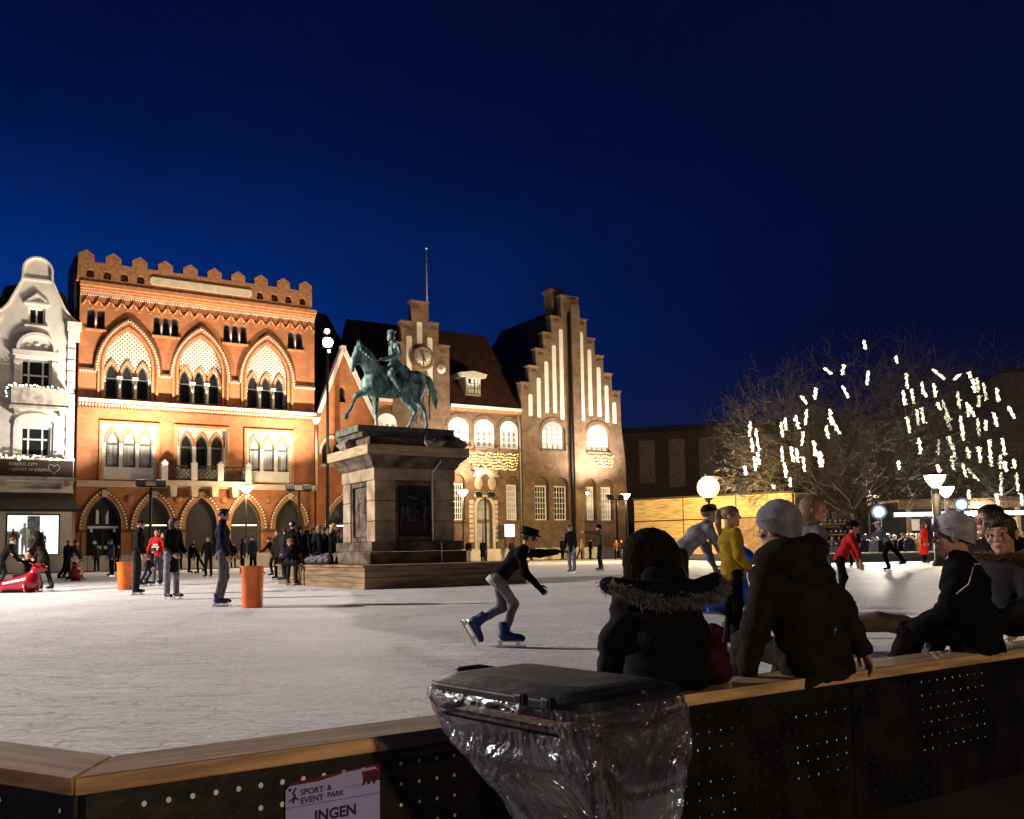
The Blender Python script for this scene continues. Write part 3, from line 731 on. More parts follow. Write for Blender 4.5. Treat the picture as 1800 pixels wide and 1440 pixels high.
for k, (x, mm, sc, lb) in enumerate(((-3.55, M_mannequin, 0.95, 'dark mannequin at the left of the lit shop window'), (-2.9, M_mannw, 1.15, 'white mannequin in the middle of the lit shop window'), (-1.85, M_mannequin, 0.85, 'dark mannequin before the pale curtain of the shop window'))):
    o = put_mesh('mannequin', np_mesh('mannequin', mv*sc, mq), mm, None, fw(x, -0.75, 1.1), FROT); tag(o, lb, 'mannequin')
m_ = MB(); m_.plate([(-5.1, 16.4), (-0.2, 16.4), (-0.9, 18.6), (-2.0, 19.0), (-3.2, 19.0), (-4.4, 18.6)], [], 0.36, 9.0); m_.build('roof', [M_slate], wh, wo)
# dark roofed neighbour at the frame edge
nb, no = house('neighbour_house', 'dark slate roofed house at the left edge behind the white gable', -8.0)
m_ = MB(); m_.box(-12, -5.2, 0, 8, GB, 16.4); m_.build('wall', [M_white], nb, no)
m_ = MB(); m_.add([(-12, 0, 16.4), (-5.2, 0, 16.4), (-5.2, 4, 20.6), (-12, 4, 20.6), (-5.2, 8, 16.4), (-12, 8, 16.4)], [(0, 1, 2, 3), (3, 2, 4, 5), (1, 4, 2), (0, 3, 5)]); m_.build('roof', [M_slate], nb, no)

# ---------------- orange brick palace with pointed arches
vp, vo = house('brick_palace', 'orange brick building with pointed arches and battlements', 8.15)
BIG = [3.10, 7.93, 12.73]; GF = [1.72, 4.90, 8.05, 11.20, 14.45]
holes = [parch(c, 1.52, 11.7, 13.95, 16.48) for c in BIG]
TOPW = [(0.44, 1.56, 2), (4.69, 6.38, 3), (9.5, 11.2, 3), (14.28, 15.43, 2)]
def topwin_holes():
    hs = []
    for a, b, n in TOPW:
        w = (b-a-0.12*(n-1))/n
        for i in range(n): x = a+i*(w+0.12); hs.append(rarch(x+w/2, w/2, 16.32, 17.5, 17.7, 6))
    return hs
holes += topwin_holes()
PAN = [(1.62, 4.88), (6.42, 9.7), (11.32, 14.45)]
holes += [rect(a, b, 6.15, 9.82) for a, b in PAN]
holes += [parch(c, 1.08, 0.2 if i == 0 else 1.05, 3.1, 4.98) for i, c in enumerate(GF)]
niche = [rarch(x, 0.24, 19.72, 20.02, 20.28, 8) for x in (0.55, 1.62, 2.7, 3.75, 12.05, 13.15, 14.2, 15.3)]
m_ = MB(); m_.plate(rect(0, 16.35, GB, 19.45), holes, 0.0, 0.4)
m_.box(0, 16.35, 0.41, 0.5, GB, 0.2); m_.box(0, 0.3, 0.4, 12, GB, 19.45); m_.box(16.05, 16.35, 0.4, 12, GB, 19.45)
m_.build('wall', [M_obrick], vp, vo)
# battlements
cren = [(-0.1, 19.5), (16.05, 19.5)]
top = []
for i in range(10):
    c = 0.30+1.691*i; a, b = (c-0.5, c+0.5)
    a = max(a, -0.25)
    top += [(a, 20.83), (a, 21.28), (c, 21.62), (b, 21.28), (b, 20.83)]
top = [(x, z) for x, z in top]
cren = [(-0.25, 19.46), (16.05, 19.46)]+[(min(x, 16.05), z) for x, z in top[::-1]]
m_ = MB(); m_.plate(cren, niche, -0.37, 0.02); m_.box(-0.2, 16.0, 0.03, 0.3, 19.46, 20.7)
m_.build('battlement', [mat('parapet_brick', (0.34, 0.16, 0.075), rough=0.85, var=0.35, vscale=5)], vp, vo)
m_ = MB(); m_.plate([(4.5, 19.78), (11.3, 19.78), (11.44, 19.9), (11.44, 20.2), (11.3, 20.32), (4.5, 20.32), (4.36, 20.2), (4.36, 19.9)], [], -0.42, -0.375)
m_.build('name_panel', [M_cream], vp, vo)
# cornices
co = MB(); co.box(-0.05, 16.40, -0.42, 0, 19.18, 19.45); co.box(-0.02, 16.37, -0.30, 0, 18.98, 19.18); co.box(0, 16.35, -0.18, 0, 18.84, 18.98)
for k in range(109): co.box(0.02+0.15*k, 0.105+0.15*k, -0.14, 0, 18.58, 18.74, 1)
co.box(0, 16.35, -0.12, 0, 18.74, 18.84, 1)
co.build('top_cornice', [M_mould, M_cream], vp, vo)
co = MB(); co.box(0, 16.35, -0.42, 0, 11.32, 11.52, 1); co.box(0, 16.35, -0.2, 0, 11.2, 11.32)
for k in range(82): co.box(0.03+0.2*k, 0.13+0.2*k, -0.3, 0, 11.08, 11.2, 1)
for k in range(82): co.box(0.03+0.2*k, 0.13+0.2*k, -0.12, 0, 10.92, 11.0, 2)
co.build('middle_cornice', [M_mould, M_cream, M_mould_d], vp, vo)
co = MB(); co.box(0, 16.4, -0.5, 0, 5.74, 6.0); co.box(0, 16.4, -0.3, 0, 5.62, 5.74); co.build('lower_cornice', [M_cream], vp, vo)
# corbel table of small Y shaped brackets
cb = MB()
for k in range(22):
    x = 0.42+0.738*k
    cb.tube([(x-0.24, -0.05, 17.95), (x-0.1, -0.07, 18.22), (x, -0.08, 18.32)], 0.05, 4, 0); cb.tube([(x+0.24, -0.05, 17.95), (x+0.1, -0.07, 18.22), (x, -0.08, 18.32)], 0.05, 4, 0); cb.tube([(x, -0.07, 18.3), (x, -0.07, 18.56)], 0.045, 4, 0)
    cb.box(x+0.28, x+0.46, -0.07, 0, 17.78, 17.96, 0)
cb.build('corbel_table', [M_mould], vp, vo)
# the three large arches
for c in BIG:
    ar = MB()
    ar.plate(band(parch(c, 1.52, 11.7, 13.95, 16.48), parch(c, 1.68, 11.7, 13.95, 16.68)), [], -0.02, 0.36, 0)
    ar.plate(band(parch(c, 1.70, 11.7, 13.85, 16.70), parch(c, 1.80, 11.7, 13.8, 16.86)), [], -0.08, -0.001, 1)
    ar.plate(band(parch(c, 1.82, 11.7, 13.75, 16.88), parch(c, 1.93, 11.7, 13.65, 17.02)), [], -0.12, -0.001, 0)
    ar.plate(band(parch(c, 2.06, 13.4, 13.5, 17.16), parch(c, 2.16, 13.4, 13.5, 17.28)), [], -0.16, -0.001, 1)
    for p, d in along(open_path(parch(c, 2.00, 13.4, 13.5, 17.09)), 0.19): ar.obox((p[0], -0.07, p[1]), (d[0], 0, d[1]), (0, 1, 0), (d[1], 0, -d[0]), 0.05, 0.07, 0.05, 2)
    a = ar.build('arch_surround', [M_mould, M_mould_d, M_dots], vp, vo)
    lan = [parch(c-1.02, 0.37, 11.7, 13.25, 14.12), parch(c-0.02, 0.37, 11.7, 13.25, 14.16), parch(c+0.98, 0.37, 11.7, 13.25, 14.12)]
    ty = MB(); ty.plate(parch(c, 1.51, 11.72, 13.95, 16.46), lan, 0.3, 0.42, 0)
    for x in (-1.02, -0.02, 0.98): ty.plate(band(parch(c+x, 0.37, 13.2, 13.25, 14.14), parch(c+x, 0.50, 13.2, 13.25, 14.42)), [], 0.22, 0.299, 1)
    ty.build('tympanum', [M_lat, M_mould], vp, vo)
    for x in (-0.52, 0.48):
        cl = MB(); cl.tube([(c+x, 0.2, 11.7), (c+x, 0.2, 13.05)], 0.11, 10); cl.box(c+x-0.18, c+x+0.18, 0.05, 0.3, 13.05, 13.22); cl.box(c+x-0.16, c+x+0.16, 0.06, 0.3, 11.6, 11.75); cl.build('column', [M_trim], vp, vo)
    for x in (-1.02, -0.02, 0.98):
        f = MB(); f.plate(parch(c+x, 0.372, 11.71, 13.25, 14.15), [rect(c+x-0.29, c+x+0.29, 11.8, 13.05), parch(c+x, 0.29, 13.14, 13.2, 13.98)], 0.42, 0.5)
        w = f.build('window', [M_dframe], vp, vo)
        g2 = MB(); g2.plate(parch(c+x, 0.36, 11.75, 13.25, 14.1), [], 0.47, 0.48); g2.build('pane', [M_glass], w, vo)
# dotted string course between the arches
sc = MB()
for a, b in ((0.0, 1.05), (5.15, 5.88), (9.98, 10.68), (14.78, 16.35)):
    sc.box(a, b, -0.14, 0, 13.5, 13.6, 0)
    k = a+0.06
    while k < b-0.04: sc.box(k, k+0.09, -0.12, 0, 13.36, 13.47, 1); k += 0.18
sc.build('string_course', [M_mould_d, M_dots], vp, vo)
# top row windows
for a, b, n in TOPW:
    w = (b-a-0.12*(n-1))/n
    sl = MB(); sl.box(a-0.1, b+0.1, -0.1, 0, 16.18, 16.32); sl.build('sill', [M_mould], vp, vo)
    for i in range(n):
        x = a+i*(w+0.12); f = MB(); f.plate(rarch(x+w/2, w/2+0.01, 16.31, 17.5, 17.71, 6), [rarch(x+w/2, w/2-0.07, 16.4, 17.45, 17.6, 6)], 0.18, 0.26)
        q = f.build('window', [M_dframe], vp, vo); g2 = MB(); g2.plate(rarch(x+w/2, w/2-0.03, 16.35, 17.5, 17.66, 6), [], 0.22, 0.23); g2.build('pane', [M_glass], q, vo)
        if i: cl = MB(); cl.tube([(x-0.06, 0.06, 16.32), (x-0.06, 0.06, 17.5)], 0.075, 8); cl.build('column', [M_trim], vp, vo)
# first floor window groups
for gi, (a, b) in enumerate(PAN):
    c = (a+b)/2
    ar = MB(); ar.plate([(a-0.28, 6.02), (a-0.28, 10.1), (b+0.28, 10.1), (b+0.28, 6.02), (b+0.1, 6.02), (b+0.1, 9.92), (a-0.1, 9.92), (a-0.1, 6.02)][::-1], [], -0.12, 0, 0)
    ar.plate([(a-0.1, 6.02), (a-0.1, 9.92), (b+0.1, 9.92), (b+0.1, 6.02), (b, 6.02), (b, 9.82), (a, 9.82), (a, 6.02)][::-1], [], -0.05, 0.2, 1)
    ar.build('window_surround', [M_mould, M_cream], vp, vo)
    zb = 7.0; lan = [parch(c+x, 0.41, zb, 8.7, 9.5) for x in (-1.05, 0, 1.05)]
    ty = MB(); ty.plate(rect(a+0.01, b-0.01, zb, 9.81), lan, 0.14, 0.3, 0)
    for x in (-1.05, 0, 1.05): ty.plate(band(parch(c+x, 0.41, 8.6, 8.7, 9.5), parch(c+x, 0.52, 8.6, 8.7, 9.72)), [], 0.08, 0.139, 1)
    ty.build('spandrel', [M_lat2, M_mould], vp, vo)
    wp = MB()
    for x in (-1.58, -0.52, 0.52, 1.58): wp.box(c+x-(0.12 if abs(x) < 1 else 0.05), c+x+(0.12 if abs(x) < 1 else 0.05), 0.03, 0.14, zb, 8.62)
    wp.box(a+0.02, b-0.02, -0.02, 0.14, zb-0.12, zb-0.001); wp.box(a+0.02, b-0.02, 0.04, 0.2, 6.02, zb-0.13)
    wp.build('window_post', [M_trim], vp, vo)
    for x in (-1.05, 0, 1.05):
        f = MB(); f.plate(parch(c+x, 0.412, zb+0.01, 8.7, 9.51), [rect(c+x-0.31, c+x+0.31, zb+0.12, 8.5), parch(c+x, 0.31, 8.62, 8.68, 9.34)], 0.24, 0.34)
        w = f.build('window', [M_dframe], vp, vo); g2 = MB(); g2.plate(parch(c+x, 0.40, zb+0.05, 8.6, 9.45), [], 0.3, 0.31); g2.build('pane', [M_glass if gi == 1 else M_glass2], w, vo)
# balcony of the middle window
bl = MB(); bl.box(5.1, 11.3, -1.15, -0.51, 5.72, 5.99); bl.box(5.1, 11.3, -1.22, -0.5, 5.99, 6.08)
for x in (6.0, 7.4, 8.8, 10.2): bl.plate([(x-0.18, 5.0), (x+0.18, 5.0), (x+0.25, 5.72), (x-0.25, 5.72)], [], -0.9, -0.02)
bal = bl.build('balcony', [M_cream], vp, vo)
bp_ = MB()
PX = (5.35, 7.3, 9.1, 11.05)
for x in PX: bp_ = MB(); bp_.box(x-0.2, x+0.2, -1.15, -0.75, 6.08, 7.25); bp_.plate([(x-0.24, 7.25), (x+0.24, 7.25), (x, 7.5)], [], -1.19, -0.71); bp_.build('balcony_post', [M_trim], bal, vo)
for x in (5.35, 11.05): bp_ = MB(); bp_.box(x-0.15, x+0.15, -0.3, 0, 6.08, 7.25); bp_.build('balcony_post', [M_trim], bal, vo)
lt = MB()
def lattice(x0, x1, z0, z1, y, fn=None):
    n = max(2, int((x1-x0)/0.3)); w = (x1-x0)/n
    for r in range(3):
        h = (z1-z0)/3
        for i in range(n):
            for (p, q) in (((x0+i*w, z0+r*h), (x0+(i+1)*w, z0+(r+1)*h)), ((x0+i*w, z0+(r+1)*h), (x0+(i+1)*w, z0+r*h))):
                P = [(p[0], y, p[1]), (q[0], y, q[1])]
                if fn: P = [fn(*t) for t in P]
                lt.tube(P, 0.022, 4)
    for z in (z0, z1):
        P = [(x0, y, z), (x1, y, z)]
        if fn: P = [fn(*t) for t in P]
        lt.tube(P, 0.05, 5)
for a, b in zip(PX[:-1], PX[1:]): lattice(a+0.2, b-0.2, 6.2, 7.12, -0.95)
for x in (5.35, 11.05): lattice(-0.72, -0.3, 6.2, 7.12, x, fn=lambda p, q, r: (q, p, r))
lt.build('balustrade', [M_iron], bal, vo)
# ground floor arches
M_dim = mat('dim_interior', (0.045, 0.04, 0.035), rough=0.10, emit=(1.0, 0.85, 0.62), estr=0.007)
M_tube = mat('tube_light', (0.9, 0.9, 0.85), emit=(1.0, 0.92, 0.78), estr=3.0)
for i, c in enumerate(GF):
    ar = MB(); zb = 1.05 if i else 0.2
    ar.plate(band(parch(c, 1.08, zb, 3.1, 4.98), parch(c, 1.34, zb, 3.05, 5.3)), [], -0.05, 0.36, 0)
    ar.plate(band(parch(c, 1.50, 2.75, 2.8, 5.48), parch(c, 1.56, 2.75, 2.8, 5.55)), [], -0.12, -0.001, 2)
    for p, d in along(open_path(parch(c, 1.43, 2.78, 2.85, 5.42)), 0.225): ar.obox((p[0], -0.08, p[1]), (d[0], 0, d[1]), (0, 1, 0), (d[1], 0, -d[0]), 0.06, 0.05, 0.06, 1)
    if i < 4:
        ar.lathe([(0.0, -0.12), (0.2, -0.12), (0.27, -0.05), (0.27, 0.0)], (c+1.58, 0, 4.85), 14, 0, axis='y')
    ar.box(c-0.16, c+0.16, -0.2, -0.06, 4.95, 5.4, 3)
    ar.build('arch_surround', [mat('ochre_moulding', (0.40, 0.20, 0.085), rough=0.8, var=0.25, vscale=4), M_dots, M_mould_d, M_cream], vp, vo)
    f = MB()
    if i == 0:
        f.plate(parch(c, 1.075, 0.2, 3.1, 4.96), [rect(c-0.95, c-0.06, 0.3, 2.75), rect(c+0.06, c+0.95, 0.3, 2.75), parch(c-0.5, 0.4, 3.1, 3.3, 4.3), parch(c+0.5, 0.4, 3.1, 3.3, 4.3)], 0.36, 0.45)
    else: f.plate(parch(c, 1.075, 1.06, 3.1, 4.96), [parch(c, 0.96, 1.2, 3.1, 4.8)], 0.36, 0.45); f.box(c-1.3, c+1.3, -0.12, 0.3, 0.92, 1.05)
    w = f.build('door' if i == 0 else 'window', [M_iron if i == 0 else M_dframe], vp, vo)
    g2 = MB(); g2.plate(parch(c, 1.0, 1.1 if i else 0.25, 3.1, 4.9), [], 0.40, 0.41); g2.build('pane', [M_dim if i else M_glass], w, vo)
    if i in (1, 3): g2 = MB(); g2.box(c-0.9, c+0.9, 0.385, 0.398, 3.02, 3.09); g2.build('light_strip', [M_tube], w, vo)
    if i == 0:
        g2 = MB(); g2.box(c-0.95, c+0.95, 0.30, 0.358, 2.86, 3.0)
        for x in (-0.62, 0.55): g2.ball((c+x*0.8, 0.37, 1.9), (0.13, 0.02, 0.13)); 
        for x in (-0.18, 0.18): g2.box(c+x-0.1, c+x+0.1, 0.34, 0.36, 1.45, 1.68)
        for x in (-0.72, 0.7): g2.box(c+x-0.07, c+x+0.07, 0.25, 0.33, 2.6, 2.86)
        for x in (-0.35, 0.25): g2.box(c+x-0.09, c+x+0.09, 0.37, 0.398, 3.15, 4.1)
        g2.build('door_fitting', [mat('pale_fitting', (0.6, 0.58, 0.55), rough=0.3, emit=(1, 0.95, 0.85), estr=0.03)], w, vo)
im = MB()
for a, b in ((0, 0.62), (2.82, 3.8), (6.0, 6.95), (9.15, 10.1), (12.3, 13.35), (15.55, 16.35)):
    im.box(a, b, -0.08, 0, 2.55, 2.66)
    k = a+0.05
    while k < b-0.05: im.box(k, k+0.1, -0.1, 0, 2.66, 2.76); k += 0.17
im.build('impost_band', [M_mould_d], vp, vo)
m_ = MB(); m_.tube([(16.42, -0.25, 10.7), (16.42, -0.25, 6.05)], 0.09, 8); m_.plate([(16.12, 11.2), (16.72, 11.2), (16.62, 10.9), (16.5, 10.7), (16.34, 10.7), (16.22, 10.9)][::-1], [], -0.42, -0.1); m_.build('downpipe', [mat('pale_pipe', (0.62, 0.55, 0.42), rough=0.6)], vp, vo)
m_ = MB(); m_.add([(0.3, 0.6, 19.0), (16.0, 0.6, 19.0), (16.0, 6, 20.3), (0.3, 6, 20.3), (16.0, 12, 19.0), (0.3, 12, 19.0)], [(0, 1, 2, 3), (3, 2, 4, 5), (1, 4, 2), (0, 3, 5)]); m_.box(-0.35, -0.05, 0.2, 4.0, 16.0, 21.2); m_.build('roof', [M_slate], vp, vo)

# ---------------- small orange gable between palace and courthouse
rg, ro = house('gabled_annex', 'narrow orange brick gable with white copings behind the statue', 18.95)
m_ = MB(); apex = (18.68, 16.55)
lanc = [parch(17.75+x, 0.36, 7.7, 8.7, 9.45) for x in (-0.42, 0.42)]
m_.plate([(16.5, GB), (21.5, GB), (21.5, 10.95), (21.35, 11.3), apex, (16.6, 11.3), (16.5, 10.95)], [rarch(18.62, 0.26, 12.55, 13.45, 13.75), *lanc, parch(18.6, 1.08, 1.05, 3.1, 4.98)], 0, 0.4)
m_.build('wall', [M_obrick], rg, ro)
cp_ = MB()
for q in ((16.55, 11.15), (21.42, 11.15)):
    a, b = np.array(apex)+(0, 0.15), np.array(q); d = (b-a)/np.linalg.norm(b-a); nn = np.array([-d[1], d[0]])*(1 if q[0] > 18 else -1); c = (a+b)/2+nn*0.04
    cp_.obox((c[0], 0.12, c[1]), (d[0], 0, d[1]), (0, 1, 0), (nn[0], 0, nn[1]), np.linalg.norm(b-a)/2, 0.3, 0.15)
cp_.box(21.2, 21.9, -0.16, 0.4, 10.95, 11.2); cp_.box(18.5, 18.86, -0.17, 0.4, 16.5, 17.0)
cp_.build('coping', [M_trim], rg, ro)
f = MB(); f.plate(rarch(18.62, 0.27, 12.54, 13.45, 13.76), [rarch(18.62, 0.2, 12.62, 13.42, 13.68)], 0.2, 0.28); w = f.build('window', [M_mould_d], rg, ro); g2 = MB(); g2.plate(rarch(18.62, 0.26, 12.56, 13.45, 13.74), [], 0.23, 0.24); g2.build('pane', [M_glass], w, ro)
for x in (-0.42, 0.42):
    f = MB(); f.plate(parch(17.75+x, 0.37, 7.69, 8.7, 9.46), [parch(17.75+x, 0.28, 7.8, 8.6, 9.3)], 0.2, 0.28); w = f.build('window', [M_dframe], rg, ro); g2 = MB(); g2.plate(parch(17.75+x, 0.36, 7.72, 8.7, 9.4), [], 0.24, 0.25); g2.build('pane', [M_glass], w, ro)
f = MB(); f.box(17.72, 17.78, 0.02, 0.2, 7.7, 8.9); f.plate(band(parch(17.75, 0.86, 8.5, 8.7, 9.7), parch(17.75, 1.0, 8.5, 8.7, 9.95)), [], -0.1, 0); f.box(16.8, 18.7, -0.1, 0, 7.5, 7.68); f.build('window_surround', [M_cream], rg, ro)
f = MB(); f.plate(parch(18.6, 1.075, 1.06, 3.1, 4.96), [parch(18.6, 0.96, 1.2, 3.1, 4.8)], 0.36, 0.45); w = f.build('window', [M_dframe], rg, ro); g2 = MB(); g2.plate(parch(18.6, 1.0, 1.1, 3.1, 4.9), [], 0.4, 0.41); g2.build('pane', [M_glass], w, ro); g2 = MB(); g2.box(17.7, 19.5, 0.385, 0.398, 2.95, 3.05); g2.build('light_strip', [M_tube], w, ro)
f = MB(); f.plate(band(parch(18.6, 1.08, 1.05, 3.1, 4.98), parch(18.6, 1.34, 1.05, 3.05, 5.3)), [], -0.05, 0.36, 0)
for p, d in along(open_path(parch(18.6, 1.43, 2.78, 2.85, 5.42)), 0.225): f.obox((p[0], -0.08, p[1]), (d[0], 0, d[1]), (0, 1, 0), (d[1], 0, -d[0]), 0.06, 0.05, 0.06, 1)
f.build('arch_surround', [MATS['ochre_moulding'], M_dots], rg, ro)
m_ = MB(); m_.add([(16.5, 0.4, 11.1), (21.5, 0.4, 11.1), (18.68, 0.4, 16.3), (16.5, 8, 11.1), (21.5, 8, 11.1), (18.68, 8, 16.3)], [(0, 2, 5, 3), (1, 4, 5, 2), (3, 5, 4)]); m_.build('roof', [M_roof], rg, ro)
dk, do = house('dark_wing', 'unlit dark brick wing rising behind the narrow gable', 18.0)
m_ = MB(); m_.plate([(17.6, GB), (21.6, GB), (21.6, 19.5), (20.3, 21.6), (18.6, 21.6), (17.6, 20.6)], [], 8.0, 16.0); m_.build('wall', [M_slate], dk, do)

# ---------------- courthouse: long wing with clock gable, big stepped gable
ch, co_ = house('courthouse', 'brown brick courthouse with clock gable and tall stepped gable', 33.0)
EW = [(22.4, 0.9, 9.6, 11.2, 11.95), (28.86, 0.98, 9.6, 11.2, 12.0), (31.33, 0.98, 9.55, 11.2, 12.0), (33.8, 0.92, 9.55, 11.2, 12.0)]
BW = [(38.38, 1.26, 9.66, 11.2, 12.2), (43.3, 1.26, 9.7, 11.2, 12.2)]
GW = [(28.75, 0.5), (34.0, 0.5), (36.98, 0.64), (39.05, 0.68), (42.35, 0.46), (44.15, 0.62)]
holes = [rarch(c, w, a, b, t) for c, w, a, b, t in EW+BW]+[rarch(c, w+0.12, 3.42, 6.55, 7.25) for c, w in GW]+[rarch(31.15, 0.78, 0.2, 4.4, 5.3)]
m_ = MB(); m_.plate(rect(21.52, 35.0, GB, 12.9), [h for h in holes if h[0][0] < 34.9], 0.0, 0.45); m_.build('wall', [M_dbrick], ch, co_)
# stepped gable of the tall front
L_ = [(34.98, 15.38), (35.84, 16.95), (36.62, 18.54), (37.45, 20.1), (38.34, 21.68)]
Rr = [(46.0, 15.38), (45.05, 16.98), (44.1, 18.58), (43.14, 20.12), (42.28, 21.8)]
o_ = [(34.98, GB), (46.6, GB), (46.4, 9.0), (46.05, 12.0)]
for (x, z), nx in zip(Rr, [r[0] for r in Rr[1:]]+[41.3]): o_ += [(x, z), (nx, z)]
o_ += [(41.3, 23.7), (39.45, 23.7)]
for (x, z), nx in zip(L_[::-1], [39.45]+[l[0] for l in L_[::-1]][:-1]): o_ += [(nx, z), (x, z)]
SL = [(36.0, 12.5, 14.5), (36.9, 12.4, 16.05), (37.75, 12.85, 17.6), (38.6, 12.9, 19.15), (39.4, 12.35, 20.7), (41.65, 12.35, 20.7), (42.55, 12.9, 19.15), (43.55, 12.85, 17.6), (44.42, 12.4, 15.98), (45.28, 12.35, 14.45)]
sh_ = [rarch(c, 0.245, a, b-0.2, b, 6) for c, a, b in SL]
gh = [h for h in holes if h[0][0] > 35]
m_ = MB(); m_.plate(o_, gh+sh_, -0.12, 0.5); m_.build('stepped_gable', [M_dbrick], ch, co_)
ni = MB()
for c, a, b in SL: ni.box(c-0.244, c+0.244, -0.07, 0.0, a+0.004, b-0.02)
ni.build('niche', [M_trim], ch, co_)
for x, z in L_: cp_ = MB(); cp_.box(x-0.08, x+0.95, -0.2, 0.58, z, z+0.14); cp_.plate([(x+0.3, z-0.5), (x+0.8, z-0.5), (x+0.8, z-0.35), (x+0.3, z-0.35)], [], -0.16, -0.1, 1); cp_.build('coping_stone', [M_dbrick, M_mould_d], ch, co_)
for x, z in Rr: cp_ = MB(); cp_.box(x-0.95, x+0.08, -0.2, 0.58, z, z+0.14); cp_.plate([(x-0.8, z-0.5), (x-0.3, z-0.5), (x-0.3, z-0.35), (x-0.8, z-0.35)], [], -0.16, -0.1, 1); cp_.build('coping_stone', [M_dbrick, M_mould_d], ch, co_)
cp_ = MB(); cp_.box(39.35, 41.4, -0.2, 0.6, 23.7, 23.86)
cp_.build('coping_stone', [M_dbrick, M_mould_d], ch, co_)
pl = MB(); pl.box(40.3, 41.2, -0.55, -0.12, GB, 23.0); pl.plate([(40.3, 23.0), (41.2, 23.0), (41.2, 23.5), (40.3, 23.5)], [], -0.4, -0.12); pl.build('pilaster', [M_dbrick], ch, co_)
m_ = MB(); m_.tube([(40.16, -0.3, GB), (40.16, -0.3, 22.2)], 0.13, 8); m_.build('downpipe', [M_slate], ch, co_)
m_ = MB(); m_.box(39.3, 40.7, 1.2, 2.4, 19.0, 24.5); m_.box(39.2, 40.8, 1.1, 2.5, 24.5, 24.75); m_.box(39.5, 40.5, 1.3, 2.3, 24.75, 25.0); m_.build('chimney', [M_dbrick], ch, co_)
m_ = MB(); m_.plate([(35.1, 12.0), (46.0, 12.0), (45.9, 14.8), (40.5, 23.2), (35.1, 14.8)], [], 0.5, 12.0); m_.box(35.1, 46.4, 0.5, 12, GB, 12.0); m_.build('roof', [M_roof], ch, co_)
# clock gable
o_ = [(23.62, 11.9), (27.98, 11.9), (27.98, 17.85), (27.0, 17.85), (27.0, 19.65), (26.1, 19.65), (26.1, 21.3), (24.52, 21.3), (24.52, 19.5), (23.62, 19.5)]
o_ = [(22.75, 11.9), (27.98, 11.9), (27.98, 17.85), (27.0, 17.85), (27.0, 19.65), (26.1, 19.65), (26.1, 21.3), (24.52, 21.3), (24.52, 19.5), (23.62, 19.5), (23.62, 17.7), (22.75, 17.7)]
CSL = [(24.32, 14.2, 18.45), (25.28, 17.6, 19.7), (26.2, 13.6, 18.5)]
m_ = MB(); m_.plate(o_, [rarch(c, 0.27, a, b-0.2, b, 6) for c, a, b in CSL], -0.1, 0.45); m_.build('clock_gable', [M_dbrick], ch, co_)
ni = MB()
for c, a, b in CSL: ni.box(c-0.268, c+0.268, -0.055, 0.02, a+0.004, b-0.03)
ni.lathe([(0.0, -0.16), (0.36, -0.16), (0.4, -0.12), (0.4, -0.1)], (27.2, 0, 15.95), 16, axis='y'); ni.lathe([(0.0, -0.16), (0.3, -0.16), (0.34, -0.12), (0.34, -0.1)], (23.35, 0, 15.9), 16, axis='y')
ni.build('niche', [M_trim], ch, co_)
for a, b, z in ((26.95, 28.05, 17.85), (26.05, 27.05, 19.65), (24.45, 26.17, 21.3), (23.55, 24.52, 19.5), (22.7, 23.62, 17.7)):
    cp_ = MB(); cp_.box(a, b, -0.18, 0.5, z, z+0.13)
    for k in range(4): cp_.box(a+0.2+k*0.17, a+0.28+k*0.17, -0.14, -0.1, z-0.55, z-0.35, 1)
    cp_.build('coping_stone', [M_dbrick, M_mould_d], ch, co_)
ck = MB(); ck.lathe([(0.72, -0.42), (0.78, -0.5), (1.0, -0.45), (1.05, -0.3), (1.05, -0.1)], (25.42, 0, 16.65), 28, axis='y'); clock = ck.build('clock', [M_dbrick], ch, co_)
ck = MB(); ck.lathe([(0.0, -0.44), (0.74, -0.44), (0.76, -0.2)], (25.42, 0, 16.65), 28, axis='y'); ck.build('dial', [M_trim], clock, co_)
ck = MB()
for k in range(12):
    a = 2*pi*k/12; ck.obox((25.42+0.62*sin(a), -0.455, 16.65+0.62*cos(a)), (cos(a), 0, -sin(a)), (0, 1, 0), (sin(a), 0, cos(a)), 0.025, 0.01, 0.07)
for a, l, w in ((radians(178), 0.33, 0.05), (radians(150), 0.26, 0.04), (radians(-15), 0.3, 0.045)): ck.obox((25.42+l*0.9*sin(a), -0.475, 16.65+l*0.9*cos(a)), (cos(a), 0, -sin(a)), (0, 1, 0), (sin(a), 0, cos(a)), w, 0.01, l)
ck.build('clock_hands', [M_iron], clock, co_)
pp = MB()
for x in (24.9, 25.5, 26.1): pp.tube([(x, -0.14, 11.2+0.3*(x-24.9)), (x, -0.14, 15.2)], 0.05, 6)
pp.build('downpipe', [M_slate], ch, co_)
# main roof, gutter, dormer, chimney stub, flagpole
m_ = MB(); m_.add([(21.4, 0.0, 13.05), (35.2, 0.0, 13.05), (35.2, 6.2, 20.9), (21.4, 6.2, 20.9), (35.2, 12.4, 13.05), (21.4, 12.4, 13.05)], [(0, 1, 2, 3), (3, 2, 4, 5), (0, 3, 5), (1, 4, 2)]); m_.build('roof', [M_roof], ch, co_)
for a, b in ((21.5, 22.74), (28.0, 34.96)): m_ = MB(); m_.box(a, b, -0.3, -0.001, 12.86, 13.08, 0); m_.box(a, b, -0.16, 0.0, 12.6, 12.86, 1); m_.build('gutter', [M_trim, M_mould], ch, co_)
m_ = MB(); m_.tube([(34.85, -0.12, 12.8), (34.6, -0.12, 12.3), (34.78, -0.12, 11.7), (34.8, -0.12, GB)], 0.08, 8); m_.build('downpipe', [M_pipe], ch, co_)
